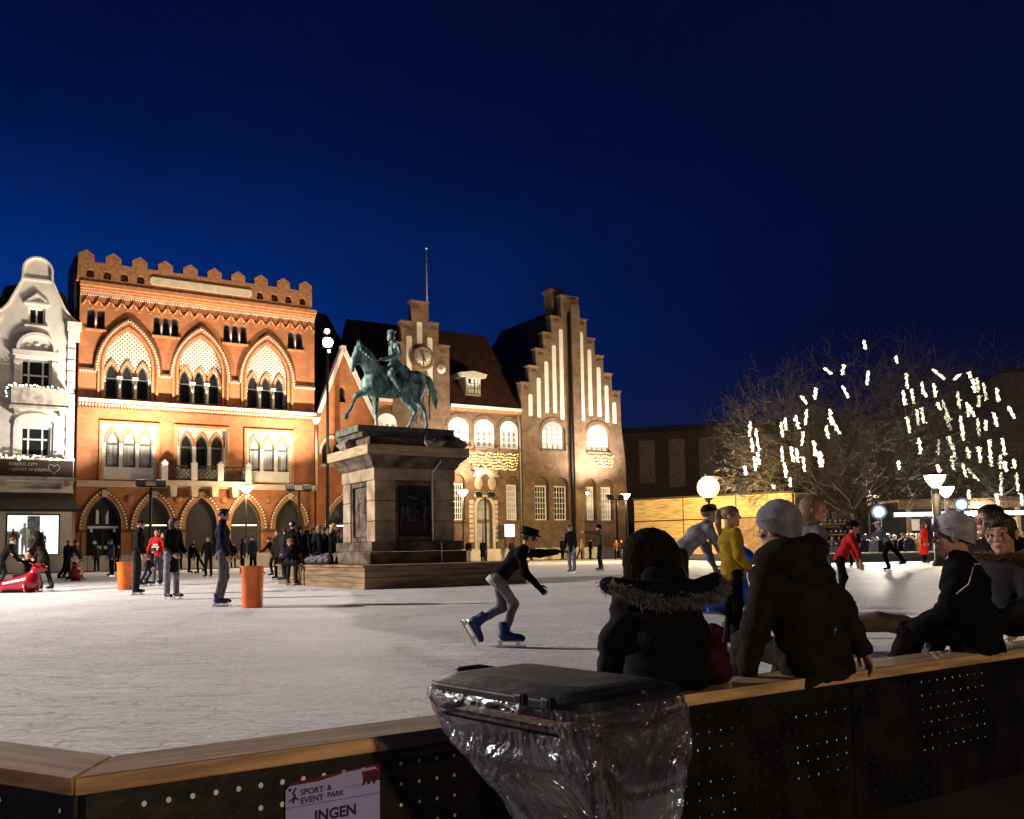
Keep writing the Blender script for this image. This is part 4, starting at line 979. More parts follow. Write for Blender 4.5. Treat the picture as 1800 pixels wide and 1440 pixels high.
dr_ = MB(); dr_.box(29.85, 31.3, 0.5, 3.0, 14.05, 15.62); dr_.plate([(29.4, 15.62), (31.75, 15.62), (31.9, 15.95), (30.58, 16.15), (29.25, 15.95)], [], 0.35, 3.4)
dm = dr_.build('dormer', [mat('dormer_paint', (0.5, 0.46, 0.4), rough=0.6)], ch, co_)
f = MB(); f.plate(rect(29.95, 31.2, 14.15, 15.55), [rect(30.05+a*0.29+(0.06 if a > 1 else 0), 30.28+a*0.29+(0.06 if a > 1 else 0), 14.25+b*0.43, 14.62+b*0.43) for a in range(4) for b in range(3)], 0.42, 0.5); f.build('dormer_frame', [M_wframe], dm, co_)
f = MB(); f.box(29.97, 31.18, 0.46, 0.47, 14.2, 15.5); f.build('dormer_pane', [M_glass], dm, co_)
fp = MB(); fp.tube([(26.5, 1.0, 17.5), (26.5, 1.0, 26.3)], [0.09, 0.05], 8); fp.ball((26.5, 1.0, 26.35), 0.1)
fp_t = thing('flagpole', 'thin white flagpole rising above the clock gable', 'flagpole', fw(26.5, -1.0, 17.5), FROT); fp.build('pole', [M_wframe], fp_t, (26.5, 1.0, 17.5))
# lit windows
M_lit = mat('lit_blind', (0.85, 0.85, 0.82), emit=(1.0, 0.97, 0.90), estr=0.42, var=0.1)
M_litdim = mat('lit_room', (0.3, 0.28, 0.24), rough=0.2, emit=(1.0, 0.88, 0.68), estr=0.16, var=0.5, vscale=2)
for i, (c, w, a, b, t) in enumerate(EW+BW):
    big = i >= 4; y = 0.1
    nc, nr = (4, 4)
    cells = []
    if big:
        for q in range(nc):
            for r in range(5):
                x0 = c-w+0.12+q*(2*w-0.24)/nc; z0 = a+0.12+r*(t-a-0.5)/5
                if r == 4 and q in (0, 3): continue
                cells.append(rect(x0+0.04, x0+(2*w-0.24)/nc-0.04, z0+0.03, z0+(t-a-0.5)/5-0.03))
    else:
        for q in range(3):
            for r in range(3):
                x0 = c-w*0.78+q*w*0.56; z0 = a+0.15+r*0.48
                cells.append(rect(x0+0.06, x0+w*0.40, z0, z0+0.40))
    f = MB(); f.plate(rarch(c, w-0.005, a+0.005, b, t-0.005), cells, y, y+0.08)
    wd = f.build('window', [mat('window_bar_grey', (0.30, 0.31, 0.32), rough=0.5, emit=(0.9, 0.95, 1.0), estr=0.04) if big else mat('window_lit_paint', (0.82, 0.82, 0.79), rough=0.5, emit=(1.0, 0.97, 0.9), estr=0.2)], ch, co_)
    g2 = MB(); g2.plate(rarch(c, w-0.02, a+0.02, b, t-0.02), [], y+0.09, y+0.1); g2.build('pane', [M_lit if big else M_litdim], wd, co_)
    s2 = MB(); s2.box(c-w-0.12, c+w+0.12, -0.26, -0.12 if big else 0, a-0.18, a-0.02); s2.plate(band(rarch(c, w+0.03, b, b+0.02, t+0.03), rarch(c, w+0.28, b, b+0.05, t+0.36)), [], -0.16 if big else -0.05, -0.121 if big else -0.001); s2.build('window_surround', [MATS['brown_brick']], ch, co_)
for i, (c, w) in enumerate(GW):
    y = 0.22; cells = [rect(c-w+0.1+q*(2*w-0.2)/4+0.03, c-w+0.1+(q+1)*(2*w-0.2)/4-0.03, 3.56+r*0.48, 3.56+r*0.48+0.42) for q in range(4) for r in range(6)]
    f = MB(); f.plate(rect(c-w, c+w, 3.45, 6.5), cells, y, y+0.08); wd = f.build('window', [M_wframe], ch, co_)
    g2 = MB(); g2.box(c-w+0.02, c+w-0.02, y+0.05, y+0.06, 3.47, 6.48); g2.build('pane', [M_litdim if i in (1, 4, 5) else M_glass], wd, co_)
    s2 = MB(); s2.box(c-w-0.18, c+w+0.18, -0.2, 0.2, 3.3, 3.44); s2.plate(rarch(c, w+0.1, 6.5, 6.55, 7.23), [], 0.26, 0.32); s2.build('sill', [M_dbrick], ch, co_)
# portal, crests, shell ornament
po = MB(); po.plate(band(rarch(31.15, 0.78, 0.2, 4.4, 5.3), rarch(31.15, 1.0, 0.2, 4.4, 5.55)), [], -0.15, 0.2)
for k in range(9):
    for x in (29.9, 32.25): po.box(x-0.2, x+0.2, -0.1+0.03*(k % 2), 0, 1.6+0.4*k, 1.92+0.4*k)
po.build('portal', [M_cream], ch, co_)
f = MB(); f.plate(rarch(31.15, 0.77, 0.2, 4.4, 5.28), [rect(30.52, 31.1, 0.4, 3.2), rect(31.2, 31.78, 0.4, 3.2), rarch(31.15, 0.6, 3.5, 4.35, 5.1)], 0.2, 0.3); f.build('door', [mat('oak_door', (0.20, 0.10, 0.045), rough=0.5, var=0.3, vscale=5)], ch, co_)
f = MB(); f.plate(rarch(31.15, 0.75, 0.25, 4.4, 5.25), [], 0.26, 0.27); f.build('door_pane', [M_litdim], ch, co_)
M_crest = mat('crest_stone', (0.55, 0.47, 0.36), rough=0.8, var=0.3, vscale=9)
for x in (30.65, 31.95):
    f = MB(); f.lathe([(0.0, -0.16), (0.30, -0.15), (0.36, -0.10), (0.38, 0.0)], (0, 0, 0), 18, axis='y'); f.v = [(v[0]+x, v[1], v[2]*1.55+6.55) for v in f.v]
    f.ball((x, -0.15, 6.7), (0.16, 0.05, 0.22)); f.ball((x, -0.15, 6.3), (0.2, 0.04, 0.12)); f.build('crest', [M_crest], ch, co_)
f = MB()
for k in range(9):
    a = pi*(0.08+0.84*k/8); f.tube([(31.3+0.35*cos(a), -0.08, 7.05+0.3*sin(a)), (31.3+1.25*cos(a), -0.14, 7.0+0.9*sin(a))], [0.08, 0.17], 6)
f.build('shell_ornament', [M_crest], ch, co_)
# warm wall lamps on the courthouse, string lights below its windows
M_warmlamp = mat('warm_lamp_glass', (0.9, 0.8, 0.6), emit=(1.0, 0.78, 0.42), estr=14.0)
for j, (z, s0, s1) in enumerate([(9.12, 29.6, 34.5), (8.85, 29.2, 34.5), (8.6, 29.4, 34.4), (8.35, 29.5, 34.4), (8.1, 29.9, 34.3), (7.85, 30.2, 34.2), (9.3, 42.0, 44.9), (9.0, 42.2, 44.9), (8.72, 42.5, 44.8), (8.45, 42.8, 44.6)]):
    n = 5 if s0 < 40 else 3; path = []
    for i in range(n*6+1):
        u = i/(n*6); path.append((s0+(s1-s0)*u, -0.3, z-0.10*abs(sin(u*n*pi))))
    garland(path, ('yellow string lights under the window row, strand %s from top' % ('one two three four five six'.split()[j])) if j < 6 else ('yellow string lights below the right arched window, strand %s from top' % ('one two three four'.split()[j-6])), r=0.05, step=0.16, jit=0.05, bulb=M_bulby, n_twig=0)
# lit notice case by the portal
nc_ = thing('notice_case', 'bright white lit notice case beside the courthouse door', 'notice case', fw(32.9, 1.2, GZ), FROT)
f = MB(); f.box(-0.45, 0.45, -0.06, 0.06, 2.5, 3.55); f.build('screen', [mat('lit_case', (0.9, 0.9, 0.88), emit=(1, 0.98, 0.93), estr=1.3)], nc_)
f = MB()
for x in (-0.4, 0.4): f.box(x-0.04, x+0.04, -0.04, 0.04, 0, 2.495)
f.box(-0.5, 0.5, -0.07, 0.07, 3.555, 3.62); f.build('frame', [M_iron], nc_)
# ================================================================== LAMPS OF THE SQUARE
WARM = (1.0, 0.70, 0.40); WHITE = (1.0, 0.86, 0.68); COOL = (0.70, 0.85, 1.0)
M_post = mat('black_post', (0.015, 0.015, 0.016), rough=0.5)
M_globe = mat('lamp_bowl', (0.9, 0.85, 0.75), rough=0.3, emit=(1.0, 0.84, 0.58), estr=9.0, sample=False)
M_lens = mat('flood_lens', (0.9, 0.9, 0.9), rough=0.3, emit=(1.0, 0.93, 0.82), estr=10.0, sample=False)
M_lensoff = mat('flood_body', (0.03, 0.03, 0.032), rough=0.5)
def street_lamp(label, loc, h, power, r=0.42, group='bowl street lamps', post=0.075):
    t = thing('street_lamp', label, 'street lamp', loc, 0, group)
    m = MB(); m.lathe([(post*1.6, 0), (post*1.6, 0.6), (post, 0.75), (post*0.9, h-0.25), (0.02, h-0.2)], n=10); m.build('post', [M_post], t)
    m = MB(); m.lathe([(0.05, h-0.26), (r*0.55, h-0.10), (r*0.9, h+0.12), (r, h+0.27)], n=20); m.build('bowl', [M_globe], t)
    m = MB(); m.lathe([(r*1.04, h+0.275), (r*0.9, h+0.34), (0.1, h+0.40)], n=20); m.build('cap', [M_post], t)
    lamp_light('lamp_light', np.array(loc)+np.array([0, 0, h-0.32]), power, WARM, 0.2, t)
    return t
zl = 5.45-GZ
street_lamp('brightest bowl street lamp, in front of the brick palace', fw(10.48, 2.6, GZ), zl, 1100, r=0.50)
street_lamp('bowl street lamp just right of the stone pedestal', fw(27.7, 2.6, GZ), zl, 700)
street_lamp('bowl street lamp at the right corner of the courthouse', fw(44.3, 2.6, GZ), zl, 500)
def far_right(px, py, Y): return atY(px, py, Y)
q = atY(1644, 850, 36); street_lamp('large bowl street lamp before the lit tree', (q[0], q[1], GZ), q[2]-GZ+0.05, 1300, r=0.40, post=0.17)
q = atY(1663, 866, 44); street_lamp('smaller bowl street lamp behind the large one near the tree', (q[0], q[1], GZ), q[2]-GZ, 300, r=0.38, post=0.1)
street_lamp('bowl street lamp behind the photographer, out of view', (6.5, -8.5, GZ), 4.4, 4600)
# flood lamps on posts in front of the houses: they light the upper fronts from below
def flood_post(label, s, off, h, heads, power, col, aims, spot=110, lens=M_lensoff, group='floodlight posts', face_cam=False):
    t = thing('floodlight_post', label, 'floodlight', fw(s, off, GZ), FROT, group); z = h-GZ
    m = MB(); m.lathe([(0.1, 0), (0.09, z-0.05), (0.02, z)], n=10); m.box(-0.85, 0.85, -0.05, 0.05, z, z+0.1); m.build('post', [M_post], t)
    for i, x in enumerate(heads):
        m = MB(); m.obox((x, 0.1, z+0.28), (1, 0, 0), (0, 0.6, 0.8), (0, -0.8, 0.6), 0.3, 0.2, 0.1, 0); m.box(x-0.04, x+0.04, -0.03, 0.08, z+0.1, z+0.2, 0)
        hd = m.build('head', [M_lensoff], t)
        m = MB(); m.obox((x, 0.22, z+0.44), (1, 0, 0), (0, 0.6, 0.8), (0, -0.8, 0.6), 0.26, 0.02, 0.08, 0); m.build('lens', [M_lens], hd)
        lamp_light('flood_light', fw(s+x, off-0.2, h+0.55), power, col, 0.12, t, spot, fw(*aims[i]), 1.0)
    return t
OR = (1.0, 0.80, 0.60)
flp = flood_post('floodlight post with two heads at the left arch pair', 4.0, 3.7, 5.4, (-0.62, 0.62), 11500, OR, [(2.2, 0, 20.5), (6.6, 0, 20.5)], 103)
lamp_light('flood_light', fw(3.2, 4.2, 5.6), 6200, (1.0, 0.92, 0.84), 0.12, flp, 75, fw(-3.4, 0, 12.6), 0.8)
flood_post('floodlight post with two heads at the right arch pair', 13.9, 3.7, 5.3, (-0.62, 0.62), 11500, OR, [(10.2, 0, 20.5), (15.0, 0, 20.5)], 103)
flood_post('floodlight post with two heads before the courthouse door', 29.3, 3.4, 5.1, (-0.6, 0.6), 5000, (1.0, 0.87, 0.70), [(25.4, 0, 18), (31.0, 0, 18)], 118)
flood_post('floodlight post with two heads at the right end of the courthouse', 42.6, 3.4, 5.1, (-0.6, 0.6), 8800, (1.0, 0.86, 0.68), [(38.6, 0, 19), (43.0, 0, 19)], 118)
# wall lamp beside the groove of the tall gable
wl_ = thing('wall_lamp', 'warm wall lamp glowing beside the dark downpipe of the tall gable', 'wall lamp', fw(41.3, 0.75, 5.8), FROT)
m = MB(); m.box(-0.05, 0.05, 0.0, 0.2, -0.05, 0.05); m.lathe([(0.04, 0.3), (0.2, 0.22), (0.22, 0.16)], (0, -0.15, 0), 10); m.build('bracket', [M_post], wl_)
m = MB(); m.ball((0, -0.15, 0.05), 0.14); m.build('globe', [M_warmlamp], wl_); lamp_light('wall_light', fw(41.3, 0.95, 5.85), 380, (1.0, 0.72, 0.38), 0.12, wl_)
wl_ = thing('wall_lamp', 'warm wall lamp above the courthouse portal', 'wall lamp', fw(30.0, 0.6, 7.6), FROT)
m = MB(); m.box(-0.05, 0.05, 0.0, 0.6, -0.05, 0.05); m.build('bracket', [M_post], wl_); m = MB(); m.ball((0, -0.05, 0.12), 0.09); m.build('globe', [M_warmlamp], wl_); lamp_light('wall_light', fw(29.2, 0.9, 7.2), 200, (1.0, 0.72, 0.38), 0.1, wl_)
# white flood cluster on a mast at the corner of the palace, pointed at the ice
def cluster(name, label, loc, aim, n, power, col, lensmat, w=0.42, mast=True, spot=150, offs=None):
    loc = np.array(loc, float); aim = np.array(aim, float); d = aim-loc; d /= np.linalg.norm(d); a = atan2(d[1], d[0])-pi/2
    t = thing(name, label, 'floodlight', (loc[0], loc[1], GZ), a)
    z = loc[2]-GZ
    if mast: m = MB(); m.lathe([(0.14, 0), (0.09, z+0.2), (0.02, z+0.25)], (0, -0.25, 0), 10); m.box(-0.06, 0.06, -0.25, -0.05, z-0.05, z+0.05); m.build('mast', [M_post], t)
    for (x, zz, s) in offs:
        m = MB(); m.box(x-w*s, x+w*s, -0.2, 0.02, z+zz-w*s, z+zz+w*s); m.box(x-0.05, x+0.05, -0.22, -0.1, min(z, z+zz), max(z, z+zz)); hd = m.build('head', [M_lensoff], t)
        m = MB(); m.lathe([(0.0, 0.09), (w*s*0.55, 0.07), (w*s*0.95, 0.022)], (x, 0, z+zz), 20, axis='y'); m.build('lens', [lensmat], hd)
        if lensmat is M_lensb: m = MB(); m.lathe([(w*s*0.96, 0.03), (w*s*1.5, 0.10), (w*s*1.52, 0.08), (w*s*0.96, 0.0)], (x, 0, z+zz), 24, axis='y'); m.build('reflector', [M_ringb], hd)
    lamp_light('flood_light', loc+d*0.35, power, col, 0.25, t, spot, aim, 0.5)
    return t
M_lensw = mat('flood_lens_white', (1, 1, 1), emit=(1.0, 0.97, 0.92), estr=40.0, sample=False)
M_lensa = mat('flood_lens_amber', (1, 1, 1), emit=(1.0, 0.80, 0.42), estr=30.0, sample=False)
M_lensb = mat('flood_lens_blue', (1, 1, 1), emit=(0.80, 0.92, 1.0), estr=40.0, sample=False)
M_ringb = mat('flood_reflector_blue', (0.05, 0.06, 0.08), emit=(0.16, 0.36, 0.70), estr=0.30, sample=False)  # faintly emitting ring that imitates the glow around the blue lenses
q = fw(16.9, 1.4, 16.8)
cluster('flood_mast', 'white floodlight cluster shining from a mast at the palace corner', q, (2, 14, 0), 3, 12000, (1.0, 0.90, 0.76), M_lensw, 0.36, offs=[(0, 0, 1.1), (0.05, 0.85, 0.55), (-0.1, -0.65, 0.3)])
q = atY(1245, 857, 60)
am = thing('globe_lamp', 'round warm globe lamp glaring over the wooden cabin', 'lamp', (q[0], q[1], GZ))
m = MB(); m.lathe([(0.12, 0), (0.09, q[2]-GZ-0.8), (0.03, q[2]-GZ-0.78)], n=10); m.build('post', [M_post], am)
m = MB(); m.ball((0, 0, q[2]-GZ), 0.74, n=24, m=14); m.build('globe', [mat('amber_glow', (1, 1, 1), emit=(1.0, 0.70, 0.30), estr=1.55, sample=False)], am)
m = MB(); zq = q[2]-GZ; m.box(-0.06, 0.06, 0.3, 0.8, zq-0.9, zq-0.82); m.lathe([(0.2, zq-0.84), (0.3, zq-0.76), (0.28, zq-0.7)], n=14); m.build('collar', [M_post], am)
lamp_light('lamp_light', q+np.array([-0.3, -1.1, 0.5]), 6000, (1.0, 0.74, 0.42), 0.25, am); lamp_light('lamp_light', q+np.array([0.2, 1.1, 0.3]), 10000, (1.0, 0.68, 0.26), 0.25, am)
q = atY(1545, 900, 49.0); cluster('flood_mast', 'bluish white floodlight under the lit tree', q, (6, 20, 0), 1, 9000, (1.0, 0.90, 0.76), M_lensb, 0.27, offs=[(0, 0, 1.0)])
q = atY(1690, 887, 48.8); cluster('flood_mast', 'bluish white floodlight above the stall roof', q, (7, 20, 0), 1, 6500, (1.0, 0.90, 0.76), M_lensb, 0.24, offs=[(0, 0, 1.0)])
cluster('flood_mast', 'floodlight mast beyond the left edge of the picture', (-24, 19, 8.5), (4, 16, 1.5), 1, 35000, (1.0, 0.87, 0.77), M_lensw, 0.3, offs=[(-0.5, 0, 1), (0.5, 0, 1)])

# ================================================================== MONUMENT
C0 = onz(641, 1037); MROT = FROT
def mon(u, d, z): return C0+FU*u-FN*d+np.array([0, 0, z])
M_deck = mat('weathered_planks', (0.24, 0.155, 0.08), rough=0.8, var=0.6, vscale=1.2, stretch=(1, 1, 7), bump=0.3, bscale=20)
def plank_mat(name, c, gap=0.15, dark=0.12):
    m = mat(name, c, rough=0.75, var=0.5, vscale=1.6, stretch=(0.6, 0.6, 8), bump=0.25, bscale=14)
    N, L = m.node_tree.nodes, m.node_tree.links; b = N['Principled BSDF']
    src = b.inputs['Base Color'].links[0].from_socket
    tc = N.new('ShaderNodeTexCoord'); sp = N.new('ShaderNodeSeparateXYZ'); L.new(tc.outputs['Object'], sp.inputs[0])
    a = N.new('ShaderNodeMath'); a.operation = 'MULTIPLY'; a.inputs[1].default_value = 1/gap; L.new(sp.outputs['Z'], a.inputs[0])
    f = N.new('ShaderNodeMath'); f.operation = 'FRACT'; L.new(a.outputs[0], f.inputs[0])
    g = N.new('ShaderNodeMath'); g.operation = 'GREATER_THAN'; g.inputs[1].default_value = 0.07; L.new(f.outputs[0], g.inputs[0])
    mr = N.new('ShaderNodeMapRange'); mr.inputs[3].default_value = dark; mr.inputs[4].default_value = 1; L.new(g.outputs[0], mr.inputs[0])
    s = N.new('ShaderNodeVectorMath'); s.operation = 'SCALE'; L.new(src, s.inputs[0]); L.new(mr.outputs[0], s.inputs['Scale']); L.new(s.outputs[0], b.inputs['Base Color'])
    return m
M_deckp = plank_mat('deck_planks', (0.23, 0.155, 0.085), 0.15)
wd = thing('wooden_surround', 'low weathered plank platform around the stone pedestal', 'platform', mon(2.4, 3.5, 0), MROT)
m = MB(); m.box(-2.4, 2.45, -3.5, 3.5, 0.0, 0.56); m.build('planking', [M_deckp], wd)
m = MB(); m.box(-2.46, 2.51, -3.56, 3.56, 0.562, 0.61); m.build('seat_board', [M_deck], wd)
M_stone = mat('sandstone', (0.37, 0.29, 0.195), rough=0.85, var=0.5, vscale=2.2, col2=(0.22, 0.165, 0.105), bump=0.3, bscale=25)
M_stoned = mat('sandstone_sooty', (0.13, 0.105, 0.075), rough=0.9, var=0.7, vscale=2.5, bump=0.3, bscale=18)
M_bronze_d = mat('bronze_black', (0.035, 0.035, 0.034), rough=0.35, metal=0.5, var=0.4, vscale=6)
M_fascia = mat('fascia_wood', (0.46, 0.34, 0.20), rough=0.7, var=0.35, vscale=2, stretch=(1, 1, 6))
ped = thing('stone_pedestal', 'tall dark sandstone pedestal with bronze coat of arms panel', 'pedestal', mon(2.39, 3.15, 0.61), MROT)
def pbox(x0, x1, y0, y1, z0, z1, mm, name, bev=0.015):
    b = MB(); b.box(x0, x1, y0, y1, z0-0.61, z1-0.61); return b.build(name, [mm], ped, bevel=bev)
b = MB(); b.box(-1.52, 1.52, -1.45, 1.45, 0, 0.34); b.box(-1.44, 1.44, -1.38, 1.38, 0.345, 0.62); b.build('plinth', [M_stoned], ped, bevel=0.03)
hx, hy = 1.26, 1.19
zs = [0.62, 1.2, 1.78, 2.36]
for sx in (-1, 1):                                  # corner piers of dressed blocks around the recessed panels
    for sy in (-1, 1):
        b = MB()
        for z0, z1 in zip(zs[:-1], zs[1:]): xa, xb = sorted((sx*hx, sx*0.62)); ya, yb = sorted((sy*hy, sy*0.62)); b.box(xa, xb, ya, yb, z0+0.006, z1-0.006)
        b.build('corner_pier', [M_stone], ped, bevel=0.018)
b = MB(); b.box(-hx+0.16, hx-0.16, -hy+0.16, hy-0.16, 0.6, 2.4)
for (ax, s) in (('y', -1), ('y', 1), ('x', -1), ('x', 1)):
    for (p, q_, z0, z1) in ((-0.615, -0.52, 0.63, 2.35), (0.52, 0.615, 0.63, 2.35), (-0.52, 0.52, 0.63, 0.76), (-0.52, 0.52, 2.22, 2.35)):
        h_ = hy if ax == 'y' else hx; lo_, hi_ = sorted((s*(h_-0.15), s*(h_-0.045)))
        if ax == 'y': b.box(p, q_, lo_, hi_, z0, z1)
        else: b.box(lo_, hi_, p, q_, z0, z1)
b.build('panel_frame', [M_stoned], ped, bevel=0.01)
b = MB(); b.box(-hx-0.03, hx+0.03, -hy-0.03, hy+0.03, 2.36, 2.70); b.build('frieze', [M_stone], ped, bevel=0.02)
b = MB(); pr = [(hx+0.03, hy+0.03, 2.70), (hx+0.10, hy+0.10, 2.78), (hx+0.12, hy+0.12, 2.86), (hx+0.30, hy+0.30, 3.03), (hx+0.30, hy+0.30, 3.04)]
vs = []
for x, y, z in pr: vs += [(-x, -y, z), (x, -y, z), (x, y, z), (-x, y, z)]
fs = [(0, 3, 2, 1)]+[(4*i+j, 4*i+(j+1) % 4, 4*i+4+(j+1) % 4, 4*i+4+j) for i in range(len(pr)-1) for j in range(4)]+[(16, 17, 18, 19)]
b.add(vs, fs); b.build('cornice', [M_stoned], ped)
b = MB(); b.box(-1.62, 1.60, -1.55, 1.55, 3.045, 3.32); b.build('fascia', [M_fascia], ped, bevel=0.012)
b = MB(); b.box(-1.36, 1.36, -1.10, 1.10, 3.322, 3.6); b.box(-1.52, 1.50, -0.95, 0.95, 3.602, 3.74); b.box(-1.62, 1.46, -0.88, 0.88, 3.742, 3.94, 1); b.build('capstone', [M_stoned, mat('capstone_green', (0.16, 0.17, 0.13), rough=0.85, var=0.5, vscale=5)], ped, bevel=0.02)
def relief(seed):
    s = SDF(0.02); r = random.Random(seed)
    s.ell((0, 0, 0.0), (0.26, 0.05, 0.36)); s.ell((0, 0, 0.42), (0.20, 0.05, 0.1)); s.chain([(-0.2, 0, 0.52), (0, 0, 0.62), (0.2, 0, 0.52)], [0.03, 0.045, 0.03])
    for sx in (-1, 1):
        s.chain([(sx*0.36, 0, 0.42), (sx*0.36, -0.02, 0.1), (sx*0.33, 0, -0.18)], [0.06, 0.09, 0.05]); s.ell((sx*0.36, -0.01, 0.52), (0.05, 0.05, 0.065))
        s.chain([(sx*0.33, 0, -0.18), (sx*0.36, -0.01, -0.42), (sx*0.34, 0, -0.58)], [0.055, 0.04, 0.03]); s.chain([(sx*0.4, 0, -0.2), (sx*0.42, -0.01, -0.42), (sx*0.42, 0, -0.56)], [0.05, 0.035, 0.03])
        s.chain([(sx*0.36, 0, 0.36), (sx*0.24, -0.03, 0.28)], [0.04, 0.035]); s.chain([(sx*0.46, 0, 0.4), (sx*0.46, -0.01, -0.1)], [0.015, 0.015])
        s.chain([(sx*0.44, 0, -0.45), (sx*0.3, -0.02, -0.66), (0, -0.01, -0.72)], [0.03, 0.045, 0.03])
    for k in range(10): s.ell((r.uniform(-0.2, 0.2), -0.05, r.uniform(-0.3, 0.3)), (0.05, 0.02, 0.05))
    return s.mesh(0.016)
rv, rq = relief(3)
b = MB(); b.box(-0.5, 0.5, 0.001, 0.03, 0.78, 2.2); pn = b.build('bronze_panel', [M_bronze_d], ped, loc=(0, -hy+0.12, 0))
o = put_mesh('coat_of_arms', np_mesh('coat_of_arms', rv*np.array([1, 1, 1.0])+np.array([0, 0, 1.5]), rq), M_bronze_d, pn)
b = MB(); b.box(-0.5, 0.5, 0.001, 0.03, 0.78, 2.2); pn2 = b.build('stone_panel', [M_stoned], ped, loc=(-hx+0.12, 0, 0), rz=-pi/2)
o = put_mesh('carving', np_mesh('carving', rv*np.array([0.7, 0.5, 0.75])+np.array([0, 0, 1.5]), rq), M_stoned, pn2)
# white cable conduit down the front
cd = thing('cable_conduit', 'thin white cable conduit running down the pedestal front', 'conduit', mon(2.9, 1.95-0.3, 0.6), MROT)
b = MB(); b.tube([(-0.02, 0.19, 2.62), (-0.02, 0.20, 2.0), (0.0, 0.22, 0.62)], 0.024, 6); b.tube([(0.12, -0.06, 0.6), (0.13, -0.055, 0.0)], 0.018, 6)
b.tube([(0.16, 0.02, 2.97), (0.15, -0.02, 2.9), (0.05, 0.12, 2.72), (-0.02, 0.19, 2.62)], 0.014, 6); b.build('tube', [M_wframe], cd)
# floodlights lying on the fascia, aimed at the statue (unlit hoods)
M_hood = mat('grey_hood', (0.26, 0.22, 0.18), rough=0.6, var=0.3, vscale=6)
def fascia_flood(label, u, d, rz):
    t = thing('fascia_floodlight', label, 'floodlight', mon(u, d, 0.61+3.322), MROT+rz, 'floodlights on the pedestal')
    b = MB(); b.add([(-0.36, -0.3, 0.16), (0.36, -0.3, 0.16), (0.16, 0.02, 0.42), (-0.16, 0.02, 0.42), (-0.2, 0.1, 0.1), (0.2, 0.1, 0.1), (0.2, -0.2, 0.0), (-0.2, -0.2, 0.0)],
        [(0, 1, 2, 3), (3, 2, 5, 4), (1, 5, 2), (0, 3, 4), (4, 5, 6, 7), (0, 7, 6, 1), (1, 6, 5), (0, 4, 7)]); b.build('hood', [M_hood], t)
    b = MB(); b.lathe([(0.0, -0.06), (0.06, -0.06), (0.09, -0.03), (0.13, 0.0), (0.14, 0.08)], (0, -0.24, 0.1), 16, axis='y'); b.build('lens_ring', [M_hood], t)
    b = MB(); b.box(-0.18, 0.18, -0.1, 0.06, 0.0, 0.04); b.build('foot', [M_iron], t)
fascia_flood('grey hooded floodlight on the front edge of the pedestal top', 2.85, 1.82, 0.0)
fascia_flood('grey hooded floodlight on the left edge of the pedestal top', 0.98, 3.4, -pi/2)
fascia_flood('grey hooded floodlight half hidden at the right rear of the pedestal top', 3.85, 2.3, pi/2)

# ---- bronze rider on horse, horse facing left along the house fronts
def bronze():
    m = bpy.data.materials.new('green_bronze'); m.use_nodes = True; N, L = m.node_tree.nodes, m.node_tree.links; b = N['Principled BSDF']
    b.inputs['Roughness'].default_value = 0.55; b.inputs['Metallic'].default_value = 0.05
    tc = N.new('ShaderNodeTexCoord'); mp = N.new('ShaderNodeMapping'); mp.inputs['Scale'].default_value = (1, 1, 0.35); L.new(tc.outputs['Object'], mp.inputs[0])
    t = N.new('ShaderNodeTexNoise'); t.inputs['Scale'].default_value = 4.5; t.inputs['Detail'].default_value = 8; t.inputs['Roughness'].default_value = 0.7; L.new(mp.outputs[0], t.inputs[0])
    r = N.new('ShaderNodeValToRGB'); e = r.color_ramp.elements; e[0].position = 0.36; e[0].color = (0.02, 0.03, 0.026, 1); e[1].position = 0.66; e[1].color = (0.50, 0.76, 0.69, 1)
    k = e.new(0.47); k.color = (0.10, 0.20, 0.18, 1); L.new(t.outputs[0], r.inputs[0]); L.new(r.outputs[0], b.inputs['Base Color'])
    return m
M_bronze = bronze()
hs = SDF(0.09)
hs.cone((0.74, 0, 1.36), (0.1, 0, 1.34), 0.36, 0.35, flat=((0, 1, 0), 1.12)); hs.cone((0.1, 0, 1.34), (-0.55, 0, 1.46), 0.34, 0.36, flat=((0, 1, 0), 1.05))
hs.ell((0.42, 0, 1.72), (0.3, 0.15, 0.2)); hs.ell((-0.58, 0, 1.62), (0.36, 0.3, 0.26)); hs.ell((0.92, 0, 1.3), (0.2, 0.26, 0.24))
hs.cone((0.62, 0, 1.55), (0.96, 0, 2.02), 0.30, 0.21, flat=((0, 1, 0), 1.5)); hs.cone((0.96, 0, 2.02), (1.20, 0, 2.36), 0.21, 0.13, flat=((0, 1, 0), 1.45))
hs.cone((1.2, 0, 2.38), (1.36, 0, 2.05), 0.125, 0.10, flat=((0, 1, 0), 1.25), k=0.05); hs.cone((1.36, 0, 2.05), (1.42, 0, 1.76), 0.09, 0.07, flat=((0, 1, 0), 1.1), k=0.04); hs.ell((1.24, 0, 2.17), (0.12, 0.085, 0.14), k=0.05); hs.ell((1.415, 0, 1.73), (0.07, 0.065, 0.07), k=0.03)
for s in (-1, 1):
    hs.cone((1.19, s*0.06, 2.46), (1.22, s*0.085, 2.66), 0.045, 0.012, k=0.02)
    hs.ell((1.30, s*0.09, 2.27), (0.035, 0.02, 0.03), k=0.02)
    hs.ell((-0.55, s*0.2, 1.36), (0.32, 0.17, 0.36))
# mane
for i in range(9):
    t = i/8; p = np.array([0.52+0.62*t, 0.03, 1.88+0.62*t+0.07*sin(t*pi)]); hs.cone(p, p+np.array([0.02+0.03*t, 0.13, -0.2]), 0.05, 0.03, k=0.03)
hs.cone((1.22, 0, 2.5), (1.33, 0.02, 2.3), 0.04, 0.02, k=0.03)
